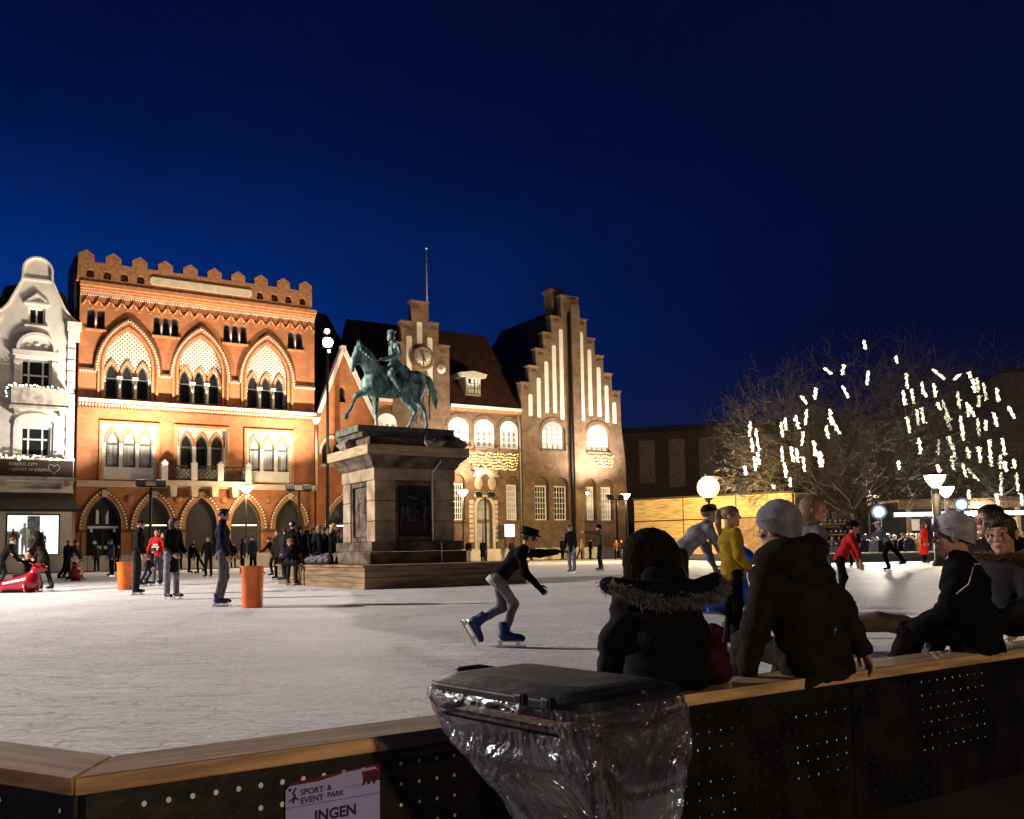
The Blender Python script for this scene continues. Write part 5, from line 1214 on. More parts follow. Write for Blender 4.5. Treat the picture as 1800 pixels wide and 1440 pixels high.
# legs: standing fore, raised fore, two hind legs crossing in side view
hs.chain([(0.72, -0.16, 1.25), (0.62, -0.17, 0.92), (0.60, -0.17, 0.56)], [0.17, 0.105, 0.07], k=0.05); hs.ell((0.61, -0.17, 0.54), (0.075, 0.07, 0.085), k=0.03); hs.chain([(0.60, -0.17, 0.5), (0.58, -0.17, 0.16), (0.62, -0.17, 0.07)], [0.05, 0.045, 0.055], k=0.03); hs.cone((0.62, -0.17, 0.075), (0.63, -0.17, 0.03), 0.065, 0.08, k=0.02)
hs.chain([(0.84, 0.16, 1.25), (1.10, 0.17, 1.08), (1.36, 0.17, 0.95)], [0.17, 0.11, 0.075], k=0.05); hs.ell((1.38, 0.17, 0.92), (0.075, 0.07, 0.08), k=0.03); hs.chain([(1.40, 0.17, 0.88), (1.55, 0.17, 0.52), (1.64, 0.17, 0.42)], [0.052, 0.045, 0.055], k=0.03); hs.cone((1.64, 0.17, 0.42), (1.68, 0.17, 0.30), 0.06, 0.08, k=0.02)
hs.chain([(-0.58, -0.19, 1.3), (-0.42, -0.2, 1.02), (-0.70, -0.18, 0.66)], [0.25, 0.15, 0.075], k=0.06); hs.chain([(-0.72, -0.18, 0.66), (-0.48, -0.17, 0.2), (-0.40, -0.17, 0.08)], [0.065, 0.048, 0.055], k=0.03); hs.cone((-0.40, -0.17, 0.08), (-0.37, -0.17, 0.03), 0.065, 0.085, k=0.02)
hs.chain([(-0.62, 0.19, 1.3), (-0.56, 0.2, 1.0), (-0.84, 0.18, 0.64)], [0.25, 0.15, 0.075], k=0.06); hs.chain([(-0.84, 0.18, 0.64), (-0.92, 0.17, 0.2), (-0.88, 0.17, 0.08)], [0.065, 0.048, 0.055], k=0.03); hs.cone((-0.88, 0.17, 0.08), (-0.86, 0.17, 0.03), 0.065, 0.085, k=0.02)
hs.chain([(-0.88, 0, 1.74), (-1.08, 0, 1.62), (-1.24, 0, 1.25), (-1.30, 0, 0.98), (-1.32, 0, 0.78)], [0.07, 0.10, 0.115, 0.085, 0.03], k=0.05)
hs.disp = lambda P: 0.004*np.sin(P[:, 0]*37+3*np.sin(P[:, 2]*9))*np.sin(P[:, 2]*21+2*np.sin(P[:, 0]*8))+np.where(P[:, 0] < -1.0, 0.010*np.sin(P[:, 0]*70+P[:, 2]*12), 0)
hv, hq = hs.mesh(0.022)
st = thing('equestrian_statue', 'green bronze statue of a uniformed rider on a walking horse', 'statue', mon(2.40, 3.2, 0.61+3.945), MROT+pi)
put_mesh('horse', np_mesh('horse', hv, hq), M_bronze, st)
rd = SDF(0.05)
fl = ((1, 0, 0.1), 1.35)
rd.cone((0.04, 0, 1.93), (0.06, 0, 2.2), 0.17, 0.16, flat=fl); rd.cone((0.06, 0, 2.2), (0.07, 0, 2.5), 0.16, 0.19, flat=fl); rd.cone((0.07, -0.18, 2.55), (0.07, 0.18, 2.55), 0.085, 0.085); rd.cone((0.08, 0, 2.58), (0.12, 0, 2.76), 0.085, 0.075)
rd.ell((0.16, 0, 2.88), (0.125, 0.095, 0.14), k=0.02); rd.cone((0.25, 0, 2.87), (0.29, 0, 2.83), 0.02, 0.025, k=0.02); rd.cone((0.18, 0, 2.78), (0.25, 0, 2.76), 0.05, 0.04, k=0.02); rd.ell((0.14, 0, 3.02), (0.135, 0.115, 0.075), k=0.015); rd.cone((0.24, 0, 2.98), (0.32, 0, 2.96), 0.035, 0.02, flat=((0, 0, 1), 2.5), k=0.01)
for s in (-1, 1):
    rd.chain([(0.06, s*0.23, 2.53), (0.02, s*0.31, 2.26), (0.36, s*0.13, 2.17)], [0.085, 0.07, 0.05], k=0.03); rd.ell((0.42, s*0.1, 2.16), (0.06, 0.045, 0.05), k=0.02)
    rd.chain([(0.06, s*0.13, 1.95), (0.34, s*0.36, 1.64), (0.10, s*0.41, 1.18)], [0.15, 0.105, 0.065], k=0.04); rd.chain([(0.10, s*0.41, 1.15), (0.30, s*0.42, 1.08)], [0.06, 0.04], k=0.02)
    rd.cone((0.02, s*0.2, 1.98), (-0.2, s*0.28, 1.62), 0.12, 0.09, flat=((0, 1, 0), 2.0))
rd.ell((-0.02, 0, 1.86), (0.42, 0.30, 0.14), k=0.03); rd.cone((-0.28, 0, 1.9), (-0.3, 0, 1.98), 0.1, 0.06); rd.cone((-0.05, 0.24, 2.0), (-0.55, 0.42, 1.2), 0.02, 0.015, k=0.01)
rd.chain([(0.44, 0.08, 2.15), (0.8, 0.2, 2.0), (1.32, 0.1, 1.9)], [0.014, 0.014, 0.014], k=0.01)
rd.chain([(0.44, -0.08, 2.15), (0.8, -0.2, 2.0), (1.32, -0.1, 1.9)], [0.014, 0.014, 0.014], k=0.01)
rd.disp = folds(0.006, 22, 1.0)
rv_, rq_ = rd.mesh(0.016)
put_mesh('rider', np_mesh('rider', rv_, rq_), M_bronze, st)
b = MB(); b.box(-1.4, 1.4, -0.62, 0.62, -0.14, -0.001) if False else b.box(-1.30, 1.30, -0.6, 0.6, 0.0, 0.03); b.build('bronze_base', [M_bronze], st)

# ================================================================== WOODEN CABIN, DARK HALL, TREE, STALL ON THE RIGHT
M_cab = plank_mat('cabin_planks', (0.42, 0.30, 0.14), 0.19, 0.55)
M_cab2 = plank_mat('cabin_planks_grey', (0.36, 0.27, 0.18), 0.19, 0.5)
A_ = np.array([9.6, 72.0]); B_ = np.array([19.9, 64.5]); dd = (B_-A_); LEN = np.linalg.norm(dd); ca = atan2(dd[1], dd[0]); CH = 5.15
cab = thing('wooden_cabin', 'large yellow lit wooden cabin of wide planks', 'cabin', (*A_, GZ), ca)
for i in range(3):
    for j in range(3):
        if i == 2 and j < 2: continue
        b = MB(); b.box(LEN/3*i+0.05, LEN/3*(i+1)-0.05, -0.06, 0.0, CH/3*j+0.05, CH/3*(j+1)-0.05); b.build('wall_panel', [M_cab], cab)
b = MB(); b.box(LEN/3*2+0.02, LEN-0.02, -0.02, 0.02, 0.03, CH/3*2-0.03); b.build('shutter', [mat('shutter_brown', (0.16, 0.10, 0.06), rough=0.7, var=0.3)], cab)
b = MB(); b.box(0, LEN, 0.03, 5.0, 0, CH-0.02); b.box(-0.1, LEN+0.1, -0.1, 5.1, CH, CH+0.08); b.build('shell', [mat('cabin_dark', (0.05, 0.035, 0.02), rough=0.8)], cab)
B2 = np.array([24.1, 67.2]); dd = B2-B_; LEN2 = np.linalg.norm(dd)
an = thing('cabin_annex', 'greyer plank annex right of the yellow cabin', 'cabin', (*B_, GZ), atan2(dd[1], dd[0]))
for i in range(2):
    b = MB(); b.box(0.1+(LEN2-0.1)/2*i+0.02, 0.1+(LEN2-0.1)/2*(i+1)-0.02, -0.05, 0.0, 2.6, CH-0.05); b.build('wall_panel', [M_cab2], an)
b = MB(); b.box(0.1, LEN2, 0.02, 4, 0, CH-0.08); b.build('shell', [MATS['cabin_dark']], an)
for i in range(5):
    b = MB(); b.box(0.5+0.8*i+(0.4 if i > 2 else 0), 0.9+0.8*i+(0.4 if i > 2 else 0), -0.08, -0.051, 3.1, 3.75); b.build('notice_card', [M_cream], an)
# shelves with rental helmets in front of the annex
q = atY(1470, 975, 50.0)
rk = thing('helmet_shelf', 'dark shelf of rental helmets and skates beside the cabin', 'shelf', (q[0], q[1], GZ), 0.1)
b = MB()
for z in (0.5, 1.2, 1.9, 2.5): b.box(-0.85, 0.85, -0.25, 0.25, z, z+0.05)
for x in (-0.85, 0.85): b.box(x-0.04, x+0.04, -0.25, 0.25, 0, 2.5)
b.build('rack', [M_deck], rk)
M_helm = mat('helmet_black', (0.02, 0.02, 0.022), rough=0.3)
for z in (0.55, 1.25, 1.95, 2.55):
    for k in range(6):
        hd = SDF(0.02); 
        b = MB(); x = -0.7+0.28*k; b.ball((x, 0, z+0.12), (0.125, 0.15, 0.12), n=10, m=6); b.box(x-0.09, x+0.09, -0.2, -0.1, z+0.08, z+0.1)
        o = b.build('helmet', [M_helm], None, off=(x, 0, z), loc=(q[0]+x*cos(0.1), q[1]+x*sin(0.1), GZ+z), rz=0.1); tag(o, 'black helmet among those lined up on the rental shelf', 'helmet', 'helmets on the rental shelf')
# dark hall with pale vertical strips
hall = thing('dark_hall', 'long dark hall with pale vertical wall strips beyond the cabin', 'building', (12, 112, GZ), -0.30)
M_hall = mat('hall_dark', (0.10, 0.073, 0.06), rough=0.8, var=0.3); M_strip = mat('hall_strip', (0.26, 0.21, 0.17), rough=0.8, var=0.3)
b = MB(); b.box(-6, 60, 0, 20, 0, 15.4); b.build('wall', [M_hall], hall)
b = MB(); b.box(-6.3, 60.3, -0.4, 20.3, 15.4, 16.0); b.build('roof', [M_slate], hall)
for k in range(16): b = MB(); b.box(0.2+3.6*k, 2.1+3.6*k, -0.08, 0.0, 9.2 if k % 2 else 8.6, 14.4); b.build('window_strip', [M_strip], hall)
h2 = thing('dark_block', 'dark brown building rising at the right edge behind the tree', 'building', (58, 88, GZ), -0.25)
b = MB(); b.box(-9, 26, 0, 15, 0, 18.2); b.build('wall', [M_hall], h2); b = MB(); b.box(-9.3, 26.3, -0.3, 15.3, 18.2, 18.6); b.build('roof', [M_slate], h2)
# trees
M_bark = mat('bark', (0.052, 0.041, 0.032), rough=0.9, var=0.5, vscale=8, bump=0.5, bscale=30)
def tree(label, base, height, spread, seed, trunk_r, fork=1.6, name='bare_tree', first=7):
    r = random.Random(seed); t = thing(name, label, 'tree', base, 0, 'bare trees with string lights')
    tr, lm = MB(), MB(); tips = []
    def grow(p, d, l, rad, lev):
        n = 4 if lev < 2 else 3; pts = [p]; q = p.copy(); dd_ = d.copy()
        for i in range(n):
            dd_ = dd_+np.array([r.gauss(0, 0.13), r.gauss(0, 0.13), r.gauss(0, 0.08)+(0.05 if lev < 3 else -0.015)]); dd_ /= np.linalg.norm(dd_)
            q = q+dd_*l/n; pts.append(q.copy())
        rs = [rad*(1-0.55*i/n) for i in range(n+1)]
        (tr if lev == 0 else lm).tube(pts, rs, 8 if lev == 0 else (6 if lev < 2 else 3), cap=False)
        if lev >= 6: tips.append(q); return
        k = first if lev == 0 else (r.choice((4, 4, 5)) if lev < 5 else 4)
        for j in range(k):
            f = 0.55+0.45*(j+1)/k if lev else 0.72+0.28*(j+1)/k
            i = min(n-1, int(f*n)); pp = pts[i]+(pts[i+1]-pts[i])*(f*n-i if f < 1 else 1)
            az = 2*pi*j/k+r.uniform(-0.5, 0.5)
            if lev == 0:
                up = r.uniform(0.25, 0.95); nd = np.array([cos(az)*spread, sin(az)*spread, up])
            else:
                a = np.cross(dd_, (0, 0, 1)); a /= np.linalg.norm(a)+1e-6; b_ = np.cross(dd_, a); ang = r.uniform(0.35, 0.85)
                nd = dd_*cos(ang)+(a*cos(az)+b_*sin(az))*sin(ang)
            nd /= np.linalg.norm(nd)
            grow(pp, nd, l*(r.uniform(0.55, 0.85) if lev else height*0.30/l), max(0.0105, rs[-1]*(0.66 if lev else 0.42)), lev+1)
    grow(np.array([0., 0, 0]), np.array([0.02, 0, 1.0]), height*0.26, trunk_r, 0)
    tr.build('trunk', [M_bark], t); lm.build('crown', [M_bark], t)
    return t, tips
q = atY(1522, 975, 54); TB = (q[0], q[1], GZ)
tree('wide bare tree hung with lit tubes, right of the cabin', TB, 13.5, 1.0, 11, 0.5)
q2 = atY(1735, 975, 54); tree('second bare tree hung with lit tubes at the right edge', (q2[0], q2[1], GZ), 11.5, 1.0, 5, 0.42)
# lit tubes hanging in the trees: (x, y, length px, lean px)
M_tubeon = mat('tube_on', (0.9, 0.88, 0.75), emit=(1.0, 0.90, 0.62), estr=1.9, sample=False)
TUBES = [(1318, 754, 26, -4), (1331, 773, 40, 8), (1322, 782, 24, 3), (1327, 815, 25, 3), (1333, 806, 22, 7), (1310, 827, 16, 3), (1374, 755, 26, 3), (1381, 745, 22, 2), (1375, 798, 26, 2), (1380, 826, 26, 3), (1392, 798, 26, 4), (1401, 800, 24, 3), (1413, 816, 26, 3), (1401, 742, 24, 8), (1417, 733, 27, -6), (1411, 771, 24, -8), (1432, 788, 27, 6), (1413, 703, 14, 10), (1433, 692, 20, -3), (1389, 848, 16, 2), (1360, 856, 6, 2),
 (1440, 808, 26, 5), (1432, 788, 24, 4), (1444, 807, 28, 5), (1460, 733, 28, 4), (1468, 748, 28, 14), (1454, 760, 22, 6), (1455, 652, 12, 14), (1482, 650, 18, -8), (1486, 689, 22, 10), (1525, 664, 24, -6), (1520, 606, 16, 6), (1576, 632, 14, 3), (1594, 670, 26, 4), (1589, 699, 26, 3), (1604, 697, 26, 6), (1597, 748, 27, 6), (1613, 734, 28, 2), (1622, 731, 26, 3), (1622, 682, 22, 5), (1627, 694, 8, 6), (1643, 686, 24, 4), (1650, 658, 18, 20), (1682, 663, 10, -12), (1705, 659, 10, 6), (1685, 703, 30, 4), (1712, 678, 24, 4), (1719, 677, 26, 4), (1731, 688, 30, 7), (1753, 694, 24, 3), (1721, 705, 20, -2), (1663, 722, 36, 12), (1650, 714, 14, 8), (1706, 720, 26, 14), (1702, 726, 14, 0), (1720, 752, 30, 3), (1692, 760, 28, 3), (1733, 748, 18, -3), (1750, 738, 24, 8), (1778, 725, 22, 10), (1617, 784, 28, 4), (1650, 786, 28, -3), (1671, 778, 22, 8), (1677, 795, 30, 5), (1674, 814, 24, 6), (1702, 796, 20, 6), (1722, 799, 28, 3), (1740, 790, 34, 3), (1742, 812, 14, 3), (1764, 785, 30, 6), (1758, 812, 24, -4), (1767, 820, 18, 5), (1783, 815, 16, 3), (1580, 818, 16, 2), (1650, 828, 22, 4), (1695, 826, 24, 8), (1710, 834, 22, 18), (1760, 850, 40, -4), (1788, 848, 30, 3), (1753, 878, 20, 8), (1796, 878, 20, 2), (1703, 869, 16, 0), (1690, 745, 26, 5), (1666, 742, 28, 10)]
for i, (x, y, l, a) in enumerate(TUBES):
    Y = 48.5+random.uniform(-2.2, 3.5); P = atY(x, y, Y); k = Y/FPX; sc_ = 0.55 if abs(a) < 9 else 1.0
    t = MB(); n = 7; pts = []
    for j in range(n+1):
        u = j/n-0.5; pts.append((a*sc_*k*u+0.03*sin(j*2.1+i), 0, -l*k*u))
    t.tube(pts, [0.045+0.02*((j*7+i*3) % 3) for j in range(n+1)], 6)
    for j in range(6): u = random.uniform(-0.55, 0.55); t.ball((a*sc_*k*u+random.uniform(-0.12, 0.12), random.uniform(-0.1, 0.1), -l*k*u), 0.035, n=5, m=4)
    o = t.build('light_tube', [M_tubeon], None, loc=P); tag(o, 'glowing pale light tube hanging among the bare branches', 'light tube', 'light tubes hanging in the trees')
# market stall under the tree
M_stall = mat('stall_wood', (0.30, 0.21, 0.12), rough=0.75, var=0.35, vscale=2, stretch=(1, 6, 6)); M_dark = mat('stall_dark', (0.02, 0.018, 0.016), rough=0.8)
q = atY(1560, 975, 52); sx0 = q[0]
stl = thing('market_stall', 'long open market stall with wooden fascia and bright light strip', 'stall', (sx0, 52, GZ), 0.03)
b = MB(); b.box(0.5, 16, -0.6, 3.5, 3.72, 3.85); b.box(0.5, 16, -0.62, -0.55, 3.30, 3.72); b.build('roof', [M_stall], stl)
b = MB(); b.box(0.3, 16, -0.5, -0.42, 2.88, 3.12); b.build('light_strip', [mat('strip_light', (0.95, 0.92, 0.85), emit=(1.0, 0.93, 0.80), estr=1.6)], stl)
b = MB(); b.box(0.5, 16, 3.3, 3.5, 0, 3.7); b.box(0.5, 16, -0.3, 0.3, 0, 1.1); b.build('counter', [M_dark], stl)
b = MB()
for x in (1.2, 4.0, 7.5, 11.0, 15.0): b.box(x-0.1, x+0.1, -0.4, -0.2, 0, 3.72)
b.build('post', [M_stall], stl)
for k in range(9):
    b = MB(); x = 1.8+1.45*k; b.box(x-0.35, x+0.35, 0.4, 0.5, 2.1+0.15*(k % 3), 2.75); b.build('price_board', [mat('price_card', (0.6, 0.55, 0.45), emit=(1, 0.9, 0.7), estr=0.25)], stl)
lamp_light('stall_light', (sx0+5, 51.4, 2.5), 900, WHITE, 0.3, stl); lamp_light('stall_light', (sx0+10, 51.4, 2.5), 900, WHITE, 0.3, stl)

# ================================================================== THINGS ON THE ICE
M_orange = mat('orange_plastic', (0.72, 0.15, 0.008), rough=0.32, spec=0.5, var=0.15, vscale=5)
def drum(label, px, py, h, r):
    p = onz(px, py); t = thing('orange_bin', label, 'bin', p, random.uniform(0, 3), 'orange bins on the ice')
    b = MB(); b.lathe([(r*0.90, 0), (r*0.93, 0.02), (r*0.96, h*0.4), (r, h*0.94), (r*1.05, h*0.95), (r*1.05, h)], n=28); b.f.pop(); b.m.pop(); b.sm.pop(); b.lathe([(r*1.05, h), (r*0.97, h), (r*0.93, h*0.6), (r*0.6, h*0.58)], n=28); b.build('barrel', [M_orange], t)
    b = MB(); b.tube([(r*1.06*cos(a), r*1.06*sin(a), h) for a in np.linspace(0, 2*pi, 29)], 0.012, 6); b.build('rim', [M_orange], t)
    for a in (0.5, 0.5+pi): b = MB(); b.tube([(r*1.0*cos(a-0.2), r*1.0*sin(a-0.2), h*0.86), (r*1.12*cos(a), r*1.12*sin(a), h*0.83), (r*1.0*cos(a+0.2), r*1.0*sin(a+0.2), h*0.86)], 0.012, 6); b.build('handle', [M_orange], t)
drum('round orange plastic bin standing alone on the ice', 443.5, 1068, 0.73, 0.195)
drum('orange plastic bin partly hidden behind the man at left', 219, 1037, 0.78, 0.21)
sl = SDF(0.08)
sl.cone((0, -0.35, 0.17), (0, 0.2, 0.24), 0.17, 0.24); sl.cone((0, 0.2, 0.26), (0, 0.34, 0.52), 0.2, 0.115); sl.ell((0, 0.4, 0.62), (0.105, 0.15, 0.11)); sl.cone((0, 0.48, 0.60), (0, 0.56, 0.58), 0.06, 0.05)
sl.cone((0, -0.35, 0.15), (0, -0.62, 0.08), 0.13, 0.05); sl.cone((0, -0.62, 0.08), (0.16, -0.78, 0.07), 0.05, 0.03); sl.cone((0, -0.62, 0.08), (-0.16, -0.78, 0.07), 0.05, 0.03)
for s in (-1, 1): sl.cone((s*0.2, 0.16, 0.14), (s*0.34, 0.24, 0.05), 0.06, 0.03); sl.cone((s*0.08, 0.32, 0.66), (s*0.2, 0.28, 0.74), 0.025, 0.022, k=0.02)
sl.cut.append(((0, 0, 0.02), (0, 0, -1)))
sv, sq = sl.mesh(0.02)
def seal(label, p, rz, col, sc):
    mm = mat('seal_'+col, {'red': (0.22, 0.006, 0.010), 'blue': (0.015, 0.07, 0.42)}[col], rough=0.25, spec=0.5)
    t = thing('seal_skate_aid', label, 'skating aid', p, rz, 'seal shaped skating aids'); put_mesh('body', np_mesh('seal', sv*sc, sq), mm, t)
    b = MB(); b.box(-0.2*sc, 0.2*sc, -0.5*sc, 0.4*sc, 0.0, 0.021*sc); b.build('runner_plate', [M_dark], t)
    for s in (-1, 1): b = MB(); b.ball((s*0.07*sc, 0.49*sc, 0.66*sc), 0.022*sc); b.build('eye', [M_dark], t)
seal('red seal skating aid carrying a child at the left edge', onz(38, 1042), radians(-88), 'red', 1.12)
seal('red seal skating aid pushed by the bending youth', onz(134, 1021), radians(200), 'red', 1.10)
seal('blue seal skating aid behind the fur collar jacket', onz(1256, 1077), radians(215), 'blue', 1.28)
# curved brown thing lying on the ice beyond the rail
cv = SDF(0.03); cv.disp = folds(0.003, 30)
cpts = [(-0.5, 0, 0.07), (-0.3, 0, 0.13), (-0.05, 0, 0.155), (0.15, 0, 0.13), (0.34, 0, 0.07), (0.46, 0, 0.025)]; cv.chain(cpts, [0.05, 0.07, 0.085, 0.08, 0.055, 0.02])
v_, q_ = cv.mesh(0.014); o = put_mesh('curved_bench', np_mesh('curved_bench', v_*1.15, q_), mat('brown_wood', (0.10, 0.065, 0.035), rough=0.7, var=0.4, vscale=5), None, onz(1556, 1121)+np.array([0, 0, -0.02]), -0.12); tag(o, 'low brown curved wooden shape lying on the ice beyond the rail', 'curved bench')
# grey sports bag on the platform
bg = SDF(0.05); bg.cone((-0.28, 0, 0.13), (0.26, 0, 0.13), 0.13, 0.13); bg.cone((0.12, 0, 0.2), (0.3, 0, 0.28), 0.10, 0.06); bg.disp = folds(0.01, 25); bg.cut.append(((0, 0, 0.0), (0, 0, -1)))
v_, q_ = bg.mesh(0.02); sb = thing('sports_bag', 'grey patterned bag lying on the plank platform', 'bag', mon(0.35, 4.35, 0.612), MROT-0.5); put_mesh('body', np_mesh('bag', v_, q_), mat('grey_bag', (0.30, 0.28, 0.33), rough=0.7, col2=(0.08, 0.08, 0.1), vscale=16), sb)
b = MB(); b.tube([(-0.15, -0.08, 0.2), (-0.1, -0.1, 0.34), (0.1, -0.1, 0.34), (0.15, -0.08, 0.2)], 0.012, 6); b.build('strap', [M_dark], sb)

# ================================================================== RUBBISH BIN WITH CLEAR SACK, right in front
M_lid = mat('black_lid', (0.010, 0.010, 0.011), rough=0.5, spec=0.25, bump=0.35, bscale=7)
def sackmat():
    m = bpy.data.materials.new('clear_sack'); m.use_nodes = True; N, L = m.node_tree.nodes, m.node_tree.links
    for n in list(N): N.remove(n)
    o = N.new('ShaderNodeOutputMaterial'); t = N.new('ShaderNodeBsdfTransparent'); g = N.new('ShaderNodeBsdfGlossy'); d = N.new('ShaderNodeBsdfTranslucent'); d2 = N.new('ShaderNodeBsdfDiffuse')
    t.inputs[0].default_value = (0.80, 0.79, 0.82, 1); g.inputs['Roughness'].default_value = 0.16; g.inputs[0].default_value = (0.95, 0.93, 0.95, 1); d.inputs[0].default_value = (0.75, 0.73, 0.78, 1); d2.inputs[0].default_value = (0.6, 0.58, 0.63, 1)
    fr = N.new('ShaderNodeLayerWeight'); fr.inputs[0].default_value = 0.42
    tc = N.new('ShaderNodeTexCoord'); ns = N.new('ShaderNodeTexNoise'); ns.inputs['Scale'].default_value = 6.5; ns.inputs['Detail'].default_value = 2.5; ns.inputs['Distortion'].default_value = 2.6; L.new(tc.outputs['Object'], ns.inputs[0])
    bp = N.new('ShaderNodeBump'); bp.inputs['Strength'].default_value = 1.0; bp.inputs['Distance'].default_value = 0.06; L.new(ns.outputs[0], bp.inputs['Height'])
    for n in (g, d2): L.new(bp.outputs[0], n.inputs['Normal'])
    L.new(bp.outputs[0], fr.inputs['Normal'])
    m1 = N.new('ShaderNodeMixShader'); m1.inputs[0].default_value = 0.5; L.new(d.outputs[0], m1.inputs[1]); L.new(d2.outputs[0], m1.inputs[2])
    m2 = N.new('ShaderNodeMixShader'); m2.inputs[0].default_value = 0.13; L.new(t.outputs[0], m2.inputs[1]); L.new(m1.outputs[0], m2.inputs[2])
    m3 = N.new('ShaderNodeMixShader'); mr = N.new('ShaderNodeMapRange'); mr.inputs[3].default_value = 0.035; mr.inputs[4].default_value = 0.6; L.new(fr.outputs['Facing'], mr.inputs[0]); L.new(mr.outputs[0], m3.inputs[0]); L.new(m2.outputs[0], m3.inputs[1]); L.new(g.outputs[0], m3.inputs[2])
    L.new(m3.outputs[0], o.inputs[0]); return m
M_sack = sackmat()
bc = atY(968, 1222, 2.80); bin_rz = -0.85
bn_ = thing('sack_bin', 'black lidded litter stand with clear plastic sack by the barrier', 'litter bin', (bc[0], bc[1], GZ), bin_rz)
ZR = bc[2]-GZ
def rrect(hx, hy, r, n=8):
    pts = []
    for cx_, cy_, a0 in ((hx-r, hy-r, 0), (-hx+r, hy-r, 90), (-hx+r, -hy+r, 180), (hx-r, -hy+r, 270)):
        for i in range(n+1): a = radians(a0+90*i/n); pts.append((cx_+r*cos(a), cy_+r*sin(a)))
    return pts
HX, HY = 0.335, 0.215
ring = rrect(HX, HY, 0.09)
b = MB(); b.tube([(x, y, ZR) for x, y in ring]+[(ring[0][0], ring[0][1], ZR)], 0.017, 8)
b.tube([(x*0.97, y*0.97, ZR-0.05) for x, y in ring]+[(ring[0][0]*0.97, ring[0][1]*0.97, ZR-0.05)], 0.012, 6)
fr_ = b.build('frame', [M_lid], bn_)
b = MB(); b.box(-0.03, 0.03, HY-0.02, HY+0.03, 0.0, ZR); b.box(-0.25, 0.25, -0.12, HY+0.05, 0.0, 0.03); b.build('stand', [M_lid], bn_)
# lid: flat pan with raised rectangular top, hinge lugs, handle
b = MB(); o1 = rrect(HX+0.02, HY+0.02, 0.10); o2 = rrect(HX-0.01, HY-0.01, 0.09); o3 = rrect(0.285, 0.165, 0.035); o4 = rrect(0.255, 0.135, 0.03)
lv = [(x, y, ZR+0.015) for x, y in o1]+[(x, y, ZR+0.038) for x, y in o1]+[(x, y, ZR+0.048) for x, y in o2]+[(x, y, ZR+0.058) for x, y in o3]+[(x, y, ZR+0.062) for x, y in o4]
k = len(o1); fs = []
for a in range(4): fs += [(a*k+i, a*k+(i+1) % k, (a+1)*k+(i+1) % k, (a+1)*k+i) for i in range(k)]
b.add(lv, fs, 0, False); b.add([(x, y, ZR+0.062) for x, y in o4], [tuple(range(k))]); b.add([(x, y, ZR+0.015) for x, y in o1], [tuple(range(k-1, -1, -1))])
lid = b.build('lid', [M_lid], bn_, bevel=0.006)
b = MB(); b.tube([(-HX-0.015, -0.06, ZR+0.03), (-HX-0.07, -0.04, ZR+0.035), (-HX-0.07, 0.05, ZR+0.035), (-HX-0.015, 0.07, ZR+0.03)], 0.02, 8); b.build('lid_handle', [M_lid], lid)
for x, y in ((0.12, -HY-0.015), (0.23, -HY-0.015), (HX+0.01, 0.03)):
    b = MB(); b.box(x-0.017, x+0.017, y-0.012, y+0.016, ZR-0.012, ZR+0.045); b.build('hinge_lug', [M_lid], bn_, bevel=0.006)
# the sack: folded over the frame, bulging, tapering to a low corner on the right
NS, NR = 120, 46; vs = []; rg_ = random.Random(4)
ringo = rrect(HX+0.025, HY+0.025, 0.11, 29); NS = len(ringo)
for j in range(NR+1):
    v = j/NR
    if v < 0.06: z = ZR+0.018-0.02*(v/0.06); fx = 1.0+0.03*sin(v/0.06*pi)
    else: z = ZR-0.002-(v-0.06)/0.94*0.47; fx = 1.03
    u = max(0, (v-0.06)/0.94)
    for i, (x, y) in enumerate(ringo):
        th_ = 2*pi*i/NS
        sx = fx*(1-0.62*u**1.15); sy = fx*(1-0.50*u**1.2)
        px_ = x*sx+0.125*u; py_ = y*sy+0.125*u
        w = 0.016*sin(th_*9+5*u+1.5*sin(3*u))*min(1, u*5)*(1-0.5*u)+0.011*sin(th_*17-8*u+2*sin(th_*3))*min(1, u*6)*(1-u*0.4)
        w += 0.035*math.exp(-((u-0.30)/0.07)**2)*(1 if -2.6 < (th_-pi-1.6) < 1.4 else 0.3)*(0.6+0.4*sin(3*th_))
        w += 0.006*sin(th_*31+17*u)+0.008*sin(40*u+6*sin(2*th_))*min(1, u*8)*max(0, 1-2*u)
        n = sqrt(px_*px_+py_*py_)+1e-6
        vs.append((px_+w*x/ (n+0.1), py_+w*y/(n+0.1), z+0.008*sin(th_*11+9*u)*min(1, u*6)))
fs = [(j*NS+i, j*NS+(i+1) % NS, (j+1)*NS+(i+1) % NS, (j+1)*NS+i) for j in range(NR) for i in range(NS)]
fs = [f[::-1] for f in fs]
b = MB(); b.add(vs, fs, 0, True); b.add([vs[NR*NS+i] for i in range(NS)], [tuple(range(NS))], 0, True); b.build('sack', [M_sack], bn_)
# ================================================================== PEOPLE
def nrm(v): v = np.array(v, float); return v/(np.linalg.norm(v)+1e-9)
class Sub:
    pass
def sub(s, child, k=0.03):
    s.p.append(('s', child, None, None, k)); return s
_old_d, _old_b = SDF._d, SDF.bounds
def _new_d(q, P): return q[1].ev(P) if q[0] == 's' else _old_d(q, P)
def _new_b(s, pad):
    lo = np.full(3, 1e9); hi = np.full(3, -1e9); rest = SDF(s.k); rest.p = [q for q in s.p if q[0] != 's']
    if rest.p: lo, hi = _old_b(rest, pad)
    for q in s.p:
        if q[0] == 's': a, b = q[1].bounds(pad); lo = np.minimum(lo, a); hi = np.maximum(hi, b)
    return lo, hi
SDF._d = staticmethod(_new_d); SDF.bounds = _new_b

